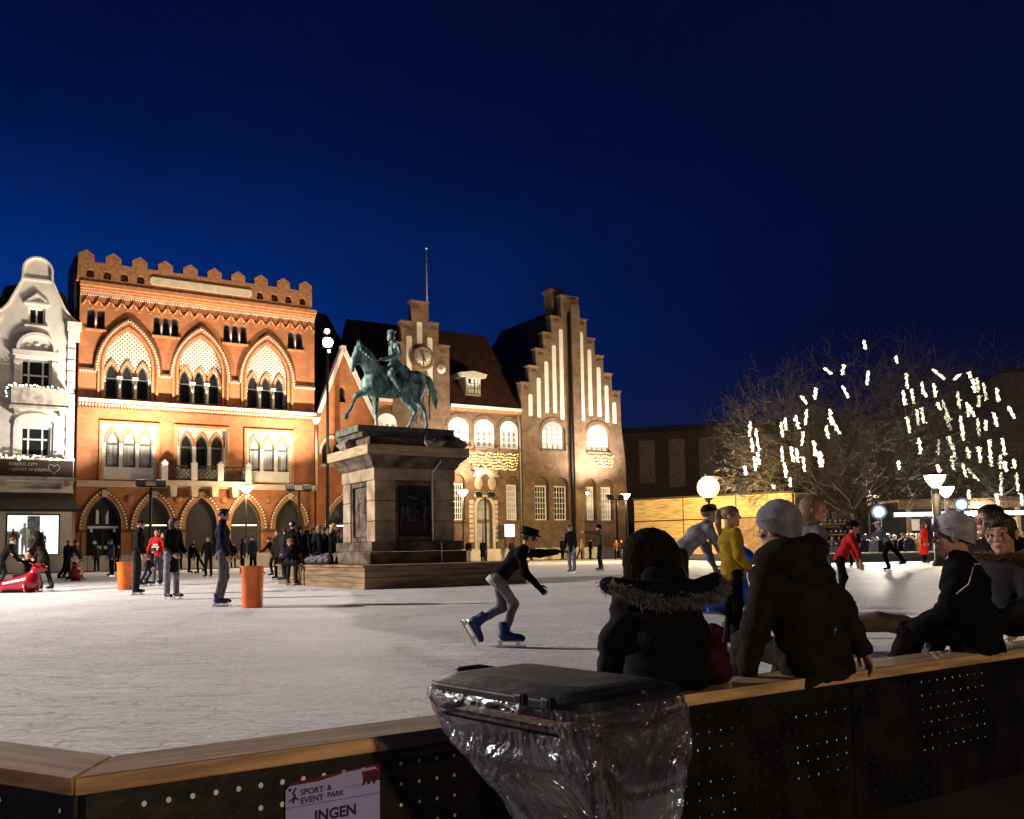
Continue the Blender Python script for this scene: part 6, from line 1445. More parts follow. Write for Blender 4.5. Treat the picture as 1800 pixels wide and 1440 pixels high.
# head: centre between the ears, facing +y, about 0.235 m tall
def make_head(h):
    s = SDF(0.02)
    s.ell((0, -0.012, 0.032), (0.074, 0.094, 0.084)); s.ell((0, 0.022, -0.045), (0.056, 0.066, 0.062)); s.ell((0, 0.066, -0.092), (0.024, 0.022, 0.02)); s.cone((0, -0.03, -0.04), (0, -0.03, -0.15), 0.05, 0.048)
    s.cone((0, 0.084, 0.022), (0, 0.106, -0.016), 0.008, 0.0125, k=0.012); s.ell((-0.011, 0.094, -0.02), (0.008, 0.010, 0.008), k=0.006); s.ell((0.011, 0.094, -0.02), (0.008, 0.010, 0.008), k=0.006)
    s.cone((-0.042, 0.072, 0.036), (0.042, 0.072, 0.036), 0.014, 0.014, k=0.02)
    for q in (-1, 1):
        s.ell((q*0.042, 0.062, -0.018), (0.02, 0.022, 0.018)); s.ell((q*0.077, -0.008, 0.0), (0.010, 0.022, 0.032), k=0.008)
        s.neg.append((('e', np.array([q*0.031, 0.098, 0.016]), np.array([0.018, 0.012, 0.009]), None, None), 0.010))
    s.p.append(('e', np.array([-0.031, 0.074, 0.015]), np.array([0.0125]*3), None, 0.003)); s.p.append(('e', np.array([0.031, 0.074, 0.015]), np.array([0.0125]*3), None, 0.003))
    s.ell((0, 0.084, -0.047), (0.022, 0.010, 0.005), k=0.004); s.ell((0, 0.083, -0.057), (0.019, 0.010, 0.006), k=0.004)
    return s.mesh(h)
def head_mi(v, q):
    c = v[q].mean(1); mi = np.zeros(len(q), int)
    for s in (-1, 1):
        e = np.linalg.norm(c-np.array([s*0.031, 0.074, 0.015]), axis=1); mi[(e < 0.0145) & (c[:, 1] > 0.080) & (abs(c[:, 2]-0.0145) < 0.0052) & (abs(c[:, 0]-s*0.031) < 0.011)] = 1
        ir = np.linalg.norm(c[:, [0, 2]]-np.array([s*0.031, 0.015]), axis=1); mi[(ir < 0.0066) & (c[:, 1] > 0.078)] = 2
        mi[(abs(c[:, 2]-0.041-0.004*(1-abs(c[:, 0]*s-0.03)/0.02)) < 0.0045) & (abs(c[:, 0]-s*0.032) < 0.02) & (c[:, 1] > 0.06)] = 2
    mi[(abs(c[:, 2]+0.052) < 0.010) & (abs(c[:, 0]) < 0.023-0.9*abs(c[:, 2]+0.052)) & (c[:, 1] > 0.078)] = 3
    return mi
HEADS = {}
for nm, hh in (('fine', 0.0042), ('mid', 0.0068), ('far', 0.013)):
    v, q = make_head(hh); HEADS[nm] = (v, q, head_mi(v, q))
def make_hand(h, curl=0.5):
    s = SDF(0.012); s.cone((0, 0.002, 0.01), (0, 0, -0.03), 0.024, 0.036, flat=((1, 0, 0), 1.6)); s.cone((0, 0, -0.03), (0, 0, -0.082), 0.036, 0.040, flat=((1, 0, 0), 2.4))
    for y, l in ((0.031, 0.07), (0.0105, 0.08), (-0.010, 0.074), (-0.030, 0.056)):
        a = np.array([0, y, -0.088]); d1 = np.array([-sin(curl*0.5), y*1.2, -cos(curl*0.5)]); b = a+d1*l*0.5; d2 = np.array([-sin(curl*1.3), y*0.6, -cos(curl*1.3)]); c = b+d2*l*0.32; d3 = np.array([-sin(curl*2.0), 0, -cos(curl*2.0)])
        s.chain([a, b, c, c+d3*l*0.22], [0.0098, 0.0090, 0.0082, 0.0068], k=0.004)
    s.chain([(-0.006, 0.022, -0.025), (-0.016, 0.052, -0.052), (-0.022, 0.060, -0.080), (-0.026, 0.058, -0.10)], [0.015, 0.011, 0.0095, 0.0075], k=0.006)
    return s.mesh(h)
HANDS = {'fine': make_hand(0.0042), 'mid': make_hand(0.0075), 'far': make_hand(0.011), 'flat': make_hand(0.0042, 0.12)}
# hair and hats in head coordinates
def strands(a, f): return lambda P: a*np.sin(np.arctan2(P[:, 0], P[:, 1]+0.02)*f+4*np.sin(P[:, 2]*22))+0.5*a*np.sin(P[:, 2]*60+P[:, 0]*90)
def hair_sdf(kind):
    s = SDF(0.02); cap = SDF(0.02); cap.ell((0, -0.014, 0.040), (0.084, 0.104, 0.090))
    face = ('e', np.array([0, 0.12, -0.02]), np.array([0.072, 0.085, 0.088]), None, None)
    if kind == 'short':
        cap.ell((0, 0.03, 0.09), (0.07, 0.06, 0.035)); cap.neg.append((face, 0.015)); cap.cut.append(((0, -0.02, -0.045), (0, 0.35, -1))); sub(s, cap, 0.005); s.disp = strands(0.0035, 40)
    elif kind == 'bob':
        cap.cone((0, -0.035, 0.0), (0, -0.03, -0.10), 0.094, 0.088, flat=((0, 1, 0), 1.15)); cap.neg.append((('e', np.array([0, 0.115, -0.03]), np.array([0.066, 0.10, 0.10]), None, None), 0.02)); sub(s, cap, 0.005); s.disp = strands(0.0035, 34)
    elif kind == 'long':
        cap.cone((0, -0.045, 0.0), (0, -0.075, -0.16), 0.092, 0.092, flat=((0, 1, 0), 1.35)); cap.cone((0, -0.075, -0.16), (0, -0.085, -0.34), 0.092, 0.06, flat=((0, 1, 0), 1.7)); cap.neg.append((('e', np.array([0, 0.115, -0.04]), np.array([0.064, 0.10, 0.12]), None, None), 0.02)); sub(s, cap, 0.005); s.disp = strands(0.004, 30)
    elif kind == 'ponytail':
        cap.neg.append((('e', np.array([0, 0.135, -0.03]), np.array([0.078, 0.10, 0.105]), None, None), 0.012)); cap.cut.append(((0, -0.05, -0.05), (0, 0.6, -1))); sub(s, cap, 0.005)
        s.chain([(0, -0.10, 0.085), (0, -0.145, 0.05), (0, -0.15, -0.08), (0, -0.135, -0.24)], [0.028, 0.036, 0.034, 0.012], k=0.015); s.disp = strands(0.0025, 40)
    elif kind == 'beanie':
        cap = SDF(0.02); cap.ell((0, -0.016, 0.042), (0.097, 0.119, 0.115)); cap.cone((0, -0.016, -0.03), (0, -0.018, 0.045), 0.090, 0.097, flat=((0, 1, 0), 0.84)); cap.cut.append(((0, 0.06, 0.030), (0, 0.50, -1))); sub(s, cap, 0.005)
        s.disp = lambda P: 0.0016*np.sin(np.arctan2(P[:, 0], P[:, 1]+0.014)*46)+0.0025*np.sin(P[:, 2]*70+3*np.sin(P[:, 0]*30))-0.004*np.exp(-((P[:, 2]-0.058+0.1*(P[:, 1]-0.04))/0.004)**2)
    elif kind == 'cap':
        cap = SDF(0.02); cap.ell((0, -0.012, 0.045), (0.088, 0.108, 0.088)); cap.cut.append(((0, 0, 0.036), (0, 0, -1))); sub(s, cap, 0.004); s.cone((0, 0.09, 0.042), (0, 0.16, 0.030), 0.06, 0.05, flat=((0, 0, 1), 6.0), k=0.006)
    elif kind == 'tophat':
        cap = SDF(0.01); cap.cone((0, -0.012, 0.03), (0, -0.02, 0.16), 0.090, 0.094, flat=((0, 1, 0), 0.86)); cap.cut.append(((0, 0, 0.135), (0, 0.1, 1))); cap.cut.append(((0, 0, 0.045), (0, 0, -1))); sub(s, cap, 0.004)
        br_ = SDF(0.01); br_.ell((0, -0.01, 0.054), (0.118, 0.138, 0.014)); sub(s, br_, 0.008)
    elif kind == 'hood':
        cap = SDF(0.02); cap.ell((0, -0.03, 0.03), (0.108, 0.118, 0.12)); cap.cone((0, -0.05, 0.0), (0, -0.05, -0.10), 0.11, 0.12); cap.neg.append((('e', np.array([0, 0.13, -0.02]), np.array([0.072, 0.10, 0.11]), None, None), 0.02)); sub(s, cap, 0.004); s.disp = folds(0.003, 40)
    elif kind == 'helmet':
        cap = SDF(0.02); cap.ell((0, -0.014, 0.05), (0.10, 0.122, 0.095)); cap.cut.append(((0, 0, 0.028), (0, -0.25, -1))); sub(s, cap, 0.004)
    return s
HAIR = {}
def hair_mesh(kind, fine):
    if (kind, fine) not in HAIR:
        v, q = hair_sdf(kind).mesh({'fine': 0.006, 'mid': 0.009, 'far': 0.014}[fine]); HAIR[(kind, fine)] = np_mesh('hair_'+kind, v, q)
    return HAIR[(kind, fine)]
# skates: origin at the ankle, boot forward +y
def boot_mesh():
    s = SDF(0.03); s.cone((0, -0.015, 0.07), (0, -0.005, -0.02), 0.056, 0.052); s.cone((0, -0.02, -0.035), (0, 0.13, -0.055), 0.048, 0.036); s.ell((0, 0.15, -0.06), (0.042, 0.05, 0.03)); s.cut.append(((0, 0, -0.085), (0, 0, -1))); s.cut.append(((0, 0, 0.10), (0, 0, 1)))
    return s.mesh(0.012)
bv, bq = boot_mesh(); BOOT = np_mesh('boot', bv, bq)
bm_ = MB(); bm_.box(-0.004, 0.004, -0.10, 0.20, -0.15, -0.125); bm_.box(-0.012, 0.012, -0.07, -0.03, -0.127, -0.082); bm_.box(-0.012, 0.012, 0.10, 0.14, -0.127, -0.082); bm_.box(-0.035, 0.035, -0.075, 0.185, -0.095, -0.083)
_b = bm_.build('blade_template', []); BLADE = _b.data; bpy.data.objects.remove(_b)
FAB = {}
COLS = dict(black=(0.0055, 0.0055, 0.006), charcoal=(0.022, 0.022, 0.025), navy=(0.012, 0.014, 0.028), grey=(0.13, 0.13, 0.145), midgrey=(0.22, 0.21, 0.24), palegrey=(0.38, 0.36, 0.40), brown=(0.016, 0.0125, 0.0085), darkbrown=(0.022, 0.015, 0.010), tan=(0.34, 0.25, 0.14), beige=(0.45, 0.36, 0.24), red=(0.42, 0.02, 0.025), brightred=(0.62, 0.02, 0.015), mustard=(0.30, 0.19, 0.012), jeans=(0.12, 0.14, 0.20), steel=(0.19, 0.22, 0.29), maroon=(0.045, 0.006, 0.014), white=(0.65, 0.64, 0.66), rust=(0.30, 0.085, 0.05), olive=(0.06, 0.055, 0.025), bluegrey=(0.10, 0.11, 0.15), green=(0.05, 0.09, 0.05), heather=(0.20, 0.20, 0.225),
 hairbrown=(0.045, 0.026, 0.014), hairdark=(0.010, 0.007, 0.005), hairblond=(0.34, 0.22, 0.10), hairlight=(0.18, 0.11, 0.055), blueboot=(0.012, 0.020, 0.12), blackboot=(0.012, 0.012, 0.013), whiteboot=(0.5, 0.5, 0.5))
def fab(c):
    if c not in FAB:
        hair = c.startswith('hair')
        FAB[c] = mat('cloth_'+c if not hair else c, COLS[c], rough=0.5 if hair or 'boot' in c else 0.85, spec=0.3 if hair or 'boot' in c else 0.08, var=0.35, vscale=30 if hair else 14, bump=0.35 if not hair else 0.5, bscale=140 if not hair else 60, stretch=(1, 1, 0.12) if hair else None)
    return FAB[c]
SKIN = [mat('skin', (0.48, 0.27, 0.19), rough=0.5, var=0.12, vscale=20), mat('eye_white', (0.42, 0.37, 0.34), rough=0.25), mat('brow', (0.045, 0.025, 0.015), rough=0.6), mat('lips', (0.36, 0.12, 0.11), rough=0.45)]
M_blade = mat('skate_blade', (0.55, 0.55, 0.56), rough=0.25, metal=0.9)
def rot_to(zaxis, yhint):
    z = nrm(zaxis); y = np.array(yhint, float); y = nrm(y-z*(y @ z)); x = np.cross(y, z); return np.stack([x, y, z], 1)
STAND = ((0.06, 0.0, -1), (0.02, 0.0, -1))
def person(label, loc, heading, h=1.7, lean=(0, 0.06, 1), aL=((-0.18, 0.02, -1), (-0.04, 0.18, -1)), aR=((0.18, 0.02, -1), (0.04, 0.18, -1)), lL=((-0.07, 0.04, -1), (-0.03, -0.06, -1)), lR=((0.07, 0.0, -1), (0.03, -0.06, -1)),
           head=(0, 0), jacket='black', trousers='charcoal', hair=('short', 'hairbrown'), hat=None, boot='blackboot', skates=True, coat=0.0, puff=1.0, loose=1.0, q='far', seat=None, glove=None, group='skaters on the ice', lift=(False, False), collar=True, hand='', extra=None, gz=0.0, fold=0.006, sleeve=1.0, vox=None, hs=1.0, boxy=0.0, ff=17.0):
    k = h/1.75; vx = vox or {'fine': 0.010, 'mid': 0.016, 'far': 0.026}[q]
    L = nrm(lean); rgt = np.array([1.0, 0, 0]); rgt = nrm(rgt-L*(rgt @ L)); fwd = np.cross(L, rgt)
    thigh, shin, tor = 0.245*h, 0.235*h, 0.29*h
    pel = np.zeros(3); chest = pel+L*tor*0.72; neck = pel+L*tor
    J = {}
    for s, nm, a, l in ((-1, 'L', aL, lL), (1, 'R', aR, lR)):
        J['sh'+nm] = neck-L*0.055*k+rgt*s*0.165*k; J['el'+nm] = J['sh'+nm]+nrm(a[0])*0.285*k; J['wr'+nm] = J['el'+nm]+nrm(a[1])*0.245*k
        J['hp'+nm] = pel+rgt*s*0.085*k-L*0.03*k; J['kn'+nm] = J['hp'+nm]+nrm(l[0])*thigh; J['an'+nm] = J['kn'+nm]+nrm(l[1])*shin
    ank = (0.15 if skates else 0.085)
    z0 = (ank-min(J['anL'][2], J['anR'][2])) if seat is None else seat
    sh = np.array([0, 0, z0]); pel = pel+sh; chest = chest+sh; neck = neck+sh
    for n_ in J: J[n_] = J[n_]+sh
    hy, hp = radians(head[0]), radians(head[1]); hr = radians(head[2]) if len(head) > 2 else 0
    hm = Matrix.Rotation(hy, 3, 'Z') @ Matrix.Rotation(hr, 3, 'Y') @ Matrix.Rotation(hp, 3, 'X'); HM = np.array(hm)
    ks = k**0.55*hs; HU = HM[:, 2]; hc = neck+nrm(L*0.6+HU*0.4+np.array([0, 0.0, 0.3]))*(0.075*k+0.095*ks)+HM[:, 1]*0.02
    # skin: one continuous body, head and hands joined in
    B = SDF(0.04)
    B.cone(pel, chest, 0.10*k, 0.11*k, flat=(fwd, 1.5)); B.cone(J['shL'], J['shR'], 0.045*k, 0.045*k); B.cone(chest, neck, 0.09*k, 0.05*k); B.cone(neck, hc-HU*0.05*ks-HM[:, 1]*0.02, 0.052*k, 0.05*ks)
    for n_ in 'LR':
        B.chain([J['sh'+n_], J['el'+n_], J['wr'+n_]], [0.042*k, 0.036*k, 0.027*k], k=0.02); B.chain([J['hp'+n_], J['kn'+n_], J['an'+n_]], [0.07*k, 0.05*k, 0.036*k], k=0.03)
    v, f = B.mesh(max(vx, 0.02)); V = [v]; Fq = [f]; MI = [np.zeros(len(f), int)]; nv = len(v)
    hv_, hq_, hmi = HEADS[q]; V.append((hv_*ks) @ HM.T+hc); Fq.append(hq_+nv); MI.append(hmi); nv += len(hv_)
    for s, n_ in ((-1, 'L'), (1, 'R')):
        tv, tq = HANDS[hand if hand and n_ in hand[1:] and False else (q)]
        d = nrm(J['wr'+n_]-J['el'+n_]); R = rot_to(-d, fwd*0.7+np.array([0, 0.3, 0.55])*abs(d[2] < 0.4)+0.01); m = tv*np.array([s, 1, 1])*k**0.8
        V.append(m @ R.T+J['wr'+n_]+d*0.005); Fq.append((tq if s > 0 else tq[:, ::-1])+nv); MI.append(np.full(len(tq), 4 if glove else 0)); nv += len(tv)
    me = np_mesh('person', np.concatenate(V), np.concatenate(Fq), SKIN+[fab(glove or 'black')], mi=np.concatenate(MI))
    root = bpy.data.objects.new('person', me); COL.objects.link(root); root.location = (float(loc[0]), float(loc[1]), float(gz)); root.rotation_euler = (0, 0, radians(heading))
    tag(root, label, 'person', group)
    # jacket
    T = SDF(0.05); p = puff
    low = pel-L*(0.10*k+coat) if coat <= 0.12 else pel-nrm(L*0.4+np.array([0, 0, 0.6]))*(0.10*k+coat)
    T.cone(pel+L*0.04*k, chest, (0.138+boxy)*k*p, (0.150+boxy*0.5)*k*p, flat=(fwd, 1.28)); T.cone(chest, neck-L*0.03*k, 0.15*k*p, 0.085*k, flat=(fwd, 1.1)); T.cone(pel+L*0.05*k, low-L*0.08, (0.145+boxy)*k*p, (0.15+0.10*coat+boxy)*k*p, flat=(fwd, 1.2)); T.cone(J['shL']*0.92+J['shR']*0.08, J['shR']*0.92+J['shL']*0.08, 0.072*k*p, 0.072*k*p)
    hemn = -nrm(pel-low) if coat <= 0.12 else -nrm(L*0.4+np.array([0, 0, 0.6]))
    T.cut.append((low, hemn))
    Jk = SDF(0.035+boxy*1.2); sub(Jk, T, 0.035+boxy*1.2)
    for n_ in 'LR':
        w = J['wr'+n_]; e = J['el'+n_]; w = e+(w-e)*sleeve
        Jk.chain([J['sh'+n_], e, w], [0.070*k*p, 0.058*k*p, 0.046*k*p], k=0.03+boxy*1.2)
    if collar: Jk.cone(neck-L*0.02*k, neck+nrm(L+np.array([0, 0, 0.4]))*0.05*k, 0.078*k, 0.072*k, k=0.02)
    Jk.disp = folds(fold*k, ff/k, (len(label)*7) % 13)
    v, f = Jk.mesh(vx); jo = put_mesh('jacket' if coat < 0.2 else 'coat', np_mesh('jacket', v, f), fab(jacket), root)
    # trousers
    Tr = SDF(0.04); Tr.ell(pel-L*0.03*k, (0.150*k, 0.118*k, 0.12*k)); w_ = loose
    for n_ in 'LR': Tr.chain([J['hp'+n_], J['kn'+n_], J['an'+n_]], [0.092*k*w_, 0.068*k*w_, 0.058*k*w_], k=0.03)
    Tr.disp = folds(0.004*k, 24/k, 2.0)
    v, f = Tr.mesh(vx); put_mesh('trousers', np_mesh('trousers', v, f), fab(trousers), root)
    for i, n_ in enumerate('LR'):
        bo_ = put_mesh('skate' if skates else 'shoe', BOOT.copy() if False else BOOT, [], root)
        sd = nrm(J['an'+n_]-J['kn'+n_])
        if lift[i]: R = rot_to(-sd, np.array([0, 1, 0.0]) if abs(sd[1]) < 0.9 else np.array([0, 0, -1.0]))
        else: R = rot_to((0, 0, 1), (0.12*(1 if n_ == 'R' else -1), 1, 0))
        bo_.matrix_local = Matrix(((*R[0]*k**0.6, J['an'+n_][0]), (*R[1]*k**0.6, J['an'+n_][1]), (*R[2]*k**0.6, J['an'+n_][2]), (0, 0, 0, 1))) if False else Matrix.Translation(Vector(J['an'+n_])) @ Matrix([[float(x) for x in r_] for r_ in R]).to_4x4()
        bo_.material_slots[0].link = 'OBJECT' if bo_.material_slots else None
        bo_.material_slots[0].material = fab(boot)
        if skates:
            bl_ = bpy.data.objects.new('blade', BLADE); COL.objects.link(bl_); bl_.parent = bo_
    M4 = Matrix.Translation(Vector(hc)) @ hm.to_4x4() @ Matrix.Scale(float(ks), 4)
    for kind, nm in ((hair, 'hair'), (hat, 'hat')):
        if kind is None: continue
        ms = hair_mesh(kind[0], q)
        if not ms.materials: ms.materials.append(None)
        o = bpy.data.objects.new(nm if nm == 'hair' else {'beanie': 'beanie', 'tophat': 'top_hat', 'hood': 'hood', 'cap': 'cap', 'helmet': 'helmet'}.get(kind[0], 'hat'), ms); COL.objects.link(o); o.parent = root; o.matrix_local = M4
        o.material_slots[0].link = 'OBJECT'; o.material_slots[0].material = fab(kind[1])
    return root, J, dict(pel=pel, chest=chest, neck=neck, hc=hc, HM=HM, ks=ks, k=k, L=L, fwd=fwd, rgt=rgt)
BOOT.materials.append(None); BLADE.materials.append(M_blade)
def G(x, y): return onz(x, y)
def lbl(t): return t
ON = 'skaters on the ice'
def far_p2(px, off): s, z = fz(px, 985, off); return fw(s, off, 0)
# ---- left part of the rink
person('man in dark clothes bending at the far left edge of the picture', G(2, 1036), -70, 1.62, lean=(0, 0.55, 1), aL=((-0.1, 0.5, -1), (0, 0.6, -1)), aR=((0.1, 0.6, -1), (0, 0.8, -0.8)), lL=((-0.05, 0.25, -1), (0, -0.45, -1)), lR=((0.05, -0.1, -1), (0, -0.35, -1)), q='mid')
person('child in dark clothes with pale cap riding the red seal with one arm raised', G(46, 1041), 62, 1.12, lean=(0.05, -0.05, 1), aL=((-0.9, 0.25, 0.35), (-0.7, 0.2, 0.75)), aR=((0.4, 0.7, -0.6), (0, 1, 0.1)), lL=((-0.6, 0.8, -0.25), (-0.2, 0.25, -1)), lR=((0.6, 0.8, -0.25), (0.2, 0.25, -1)), seat=0.55, hat=('beanie', 'tan'), q='mid', group='children on seal skating aids')
person('adult in brown jacket and dark hood bending over the child on the red seal', G(76, 1039), 80, 1.72, lean=(0, 0.42, 1), aL=((-0.1, 0.6, -1), (0, 0.7, -0.9)), aR=((0.1, 0.6, -1), (0.05, 0.7, -0.9)), lL=((-0.05, 0.3, -1), (0, -0.25, -1)), lR=((0.05, -0.1, -1), (0, -0.35, -1)), head=(0, -20), jacket='darkbrown', hair=None, hat=('hood', 'black'), coat=0.06, q='mid')
person('youth in navy jacket bending to push the small red seal', G(117, 1019), -75, 1.78, lean=(0, 0.72, 1), aL=((-0.05, 0.7, -1), (0, 0.5, -1)), aR=((0.05, 0.7, -1), (0, 0.5, -1)), lL=((-0.05, 0.15, -1), (0, -0.5, -1)), lR=((0.05, -0.15, -1), (0, -0.55, -1)), head=(15, 10), jacket='navy', trousers='black')
person('figure in black half hidden behind the youth bending over the small red seal', G(118, 1011), -120, 1.80, jacket='black', trousers='black', hair=('short', 'hairdark'))
person('tall man in black fleece seen from the side beside the half hidden orange bin', G(240, 1046), -72, 1.80, lean=(0, 0.10, 1), aL=((-0.12, 0.1, -1), (0, 0.5, -1)), aR=((0.12, 0.0, -1), (0.02, 0.35, -1)), head=(0, 0), jacket='black', trousers='charcoal', hair=('short', 'hairbrown'), hat=('cap', 'darkbrown'), q='mid', loose=1.05, sleeve=0.75)
person('small child in dark clothes skating low behind the man at the orange bin', G(258, 1031), -60, 1.15, lean=(0, 0.5, 1), lL=((-0.1, 0.5, -1), (0, -0.5, -1)), lR=((0.1, -0.2, -1), (0, -0.5, -1)), hair=('short', 'hairdark'))
red, *_r = person('boy in red printed hooded sweater and jeans', G(276, 1030), 178, 1.74, jacket='red', trousers='jeans', hair=('short', 'hairdark'), aL=((-0.35, 0.05, -1), (-0.1, 0.35, -1)), aR=((0.35, 0.05, -1), (0.15, 0.35, -1)), q='mid', loose=1.08)
pb = MB(); [pb.box(-w_/2+i_*w_/5, -w_/2+i_*w_/5+w_/5*0.7, -0.002, 0.002, z_, z_+0.045) for z_, w_ in ((0.0, 0.16), (-0.075, 0.24), (-0.15, 0.2)) for i_ in range(5)]; o = pb.build('chest_print', [M_white], red); o.location = (0, 0.155, 1.28); o.rotation_euler = (0, 0, pi)
person('dark open jacket wearer just behind the boy in red', G(288, 1027), 165, 1.66, jacket='black', trousers='black', hair=('long', 'hairbrown'))
person('woman in long black coat and pale grey trousers, facing right', G(301, 1054), -120, 1.70, aL=((-0.15, 0.1, -1), (0.15, 0.7, -0.6)), aR=((0.15, 0.1, -1), (-0.2, 0.7, -0.7)), lL=((-0.09, 0.0, -1), (-0.02, 0.0, -1)), lR=((0.09, 0.02, -1), (0.02, 0.02, -1)), head=(20, 0), jacket='black', trousers='midgrey', hair=('bob', 'hairbrown'), coat=0.30, q='mid', loose=1.12, hat=None)
person('thin figure in black leaning on the far boards, left of the boy in blue skates', G(333, 1008), -60, 1.66, lean=(0, 0.25, 1), jacket='black', trousers='black', hair=('short', 'hairlight'))
person('second thin figure in black leaning on the far boards', G(348, 1009), 100, 1.5, lean=(0, 0.45, 1), aL=((-0.2, 0.3, -1), (0, 0.3, -1)), lR=((0.3, -0.5, -1), (0.1, -0.5, -1)), jacket='black', trousers='black', hair=('short', 'hairdark'))
person('woman in black jacket standing facing the camera beyond the boy in blue skates', G(366, 1016), 178, 1.64, aL=((-0.3, 0.05, -1), (-0.1, 0.25, -1)), aR=((0.3, 0.05, -1), (0.1, 0.25, -1)), jacket='black', trousers='black', hair=('bob', 'hairbrown'), coat=0.08)
person('boy in navy jacket, grey trousers and blue skates', G(391, 1066), -78, 1.74, lean=(0, -0.02, 1), aL=((-0.15, 0.25, -1), (-0.05, 0.55, -0.9)), aR=((0.14, 0.05, -1), (0.02, 0.4, -1)), lL=((-0.05, 0.10, -1), (0, -0.22, -1)), lR=((0.05, 0.02, -1), (0, -0.22, -1)), head=(-5, -4), jacket='navy', trousers='bluegrey', boot='blueboot', hair=('short', 'hairdark'), q='mid', coat=0.05)
person('slim youth in black skating forward before the boards, left of the pedestal group', G(481, 1014), 75, 1.62, lean=(0, 0.4, 1), aL=((-0.2, 0.6, -0.8), (0, 1, -0.4)), aR=((0.15, -0.3, -1), (0, 0.2, -1)), lL=((-0.05, 0.25, -1), (0, -0.2, -1)), lR=((0.05, -0.15, -1), (0, -0.9, -0.6)), lift=(False, True), jacket='black', trousers='black', hair=('short', 'hairdark'))
GRP = 'people gathered left of the pedestal'
person('big figure in black with pale pompom hat seen from behind, left of the pedestal', G(513, 1029), -12, 1.83, jacket='black', trousers='charcoal', hair=('short', 'hairdark'), hat=('helmet', 'black'), coat=0.10, puff=1.15, q='mid', group=GRP)
person('helmeted figure in black close behind the one in the pale pompom hat', G(523, 1024), -40, 1.75, jacket='black', trousers='maroon', hair=('short', 'hairdark'), hat=('helmet', 'black'), coat=0.08, puff=1.1, q='mid', group=GRP)
_pp = MB(); _pp.ball((0, 0, 0), 0.045, n=10, m=6); _o = _pp.build('pompom', [fab('white')], bpy.data.objects['person']); 
def last(n): return [o for o in bpy.data.objects if o.name.startswith(n)][-1]
_o.parent = [o for o in COL.objects if o.get('label', '').startswith('big figure in black with pale pompom')][0]; _o.location = (0.02, -0.12, 1.83)
person('boy in black sitting on the plank platform with his arms folded', mon(-0.22, 4.6, 0), 95, 1.55, lean=(0, 0.28, 1), aL=((-0.1, 0.5, -0.8), (0.8, 0.6, 0.1)), aR=((0.1, 0.5, -0.8), (-0.8, 0.6, 0.05)), lL=((-0.15, 1, -0.1), (-0.05, -0.1, -1)), lR=((0.15, 1, -0.1), (0.05, 0.05, -1)), head=(5, -18), seat=0.70, jacket='black', trousers='charcoal', hair=('short', 'hairlight'), q='mid', group=GRP, sleeve=0.8)
for i, (px, py, hh, hd, jk, hr, lb) in enumerate([(538, 1008, 1.72, -60, 'black', ('short', 'hairlight'), 'man in black with fair hair standing behind the seated boy'), (547, 1006, 1.55, 160, 'charcoal', ('bob', 'hairbrown'), 'shorter brown haired figure in the middle of the group behind the seated boy'), (559, 1006, 1.68, -70, 'black', ('bob', 'hairlight'), 'woman in black with shoulder length hair, third of the group by the pedestal'), (571, 1008, 1.62, 150, 'black', ('short', 'hairdark'), 'dark haired youth between two women at the pedestal group'), (584, 1009, 1.72, -95, 'black', ('long', 'hairblond'), 'blonde long haired woman in black coat touching the pedestal')]):
    q_ = atY(px, py, 27.6+0.5*(i % 2)); person(lb, (q_[0], q_[1]), hd, hh+0.05, jacket=jk, trousers='black', hair=hr, coat=0.12 if i != 4 else 0.45, group=GRP, q='mid')
for px, Y, hh, hd, jk, hr, lb in ((500, 30, 1.72, -20, 'charcoal', ('short', 'hairbrown'), 'man in charcoal at the left end of the group by the pedestal'), (531, 31, 1.66, 140, 'black', ('bob', 'hairdark'), 'dark bobbed figure between the helmeted pair and the fair haired man'), (565, 30, 1.78, 170, 'navy', ('short', 'hairlight'), 'tall fair haired man in navy at the back of the pedestal group'), (592, 29.5, 1.6, -60, 'darkbrown', ('short', 'hairdark'), 'figure in dark brown pressed against the pedestal corner')):
    q_ = atY(px, 1000, Y); person(lb, (q_[0], q_[1]), hd, hh, jacket=jk, trousers='black', hair=hr, coat=0.12, group=GRP)
for px, of, hh, hd, jk, hr, lb in ((170, 4.3, 1.7, 60, 'charcoal', ('short', 'hairdark'), 'figure in charcoal before the first arched door'), (206, 3.8, 1.62, -100, 'black', ('bob', 'hairbrown'), 'figure in black gliding before the first arched door'), (318, 5.0, 1.68, 120, 'charcoal', ('short', 'hairbrown'), 'figure in charcoal between the coat wearer and the thin pair'), (410, 3.9, 1.7, -150, 'black', ('short', 'hairdark'), 'figure in black at the boards right of the boy in blue skates'), (456, 1.5, 1.5, 30, 'black', ('bob', 'hairdark'), 'figure in black leaning over the boards from outside'), (900, 4.0, 1.66, 20, 'charcoal', ('short', 'hairbrown'), 'figure in charcoal left of the slim boy at the boards'), (968, 1.6, 1.6, 150, 'brown', ('long', 'hairbrown'), 'long haired figure in brown behind the boards beside the beige coat'), (1038, 4.4, 1.65, -60, 'black', ('short', 'hairdark'), 'figure in black between the pale jacket and the outstretched arm'), (1072, 1.7, 1.7, 100, 'charcoal', ('short', 'hairdark'), 'figure in charcoal behind the boards at the right floodlight post')):
    p_ = far_p2(px, of); person(lb, p_, hd, hh, jacket=jk, trousers='black', hair=hr, group='people by the far boards', gz=GZ if of < 2.5 else 0.0, skates=of > 2.5, coat=0.08)
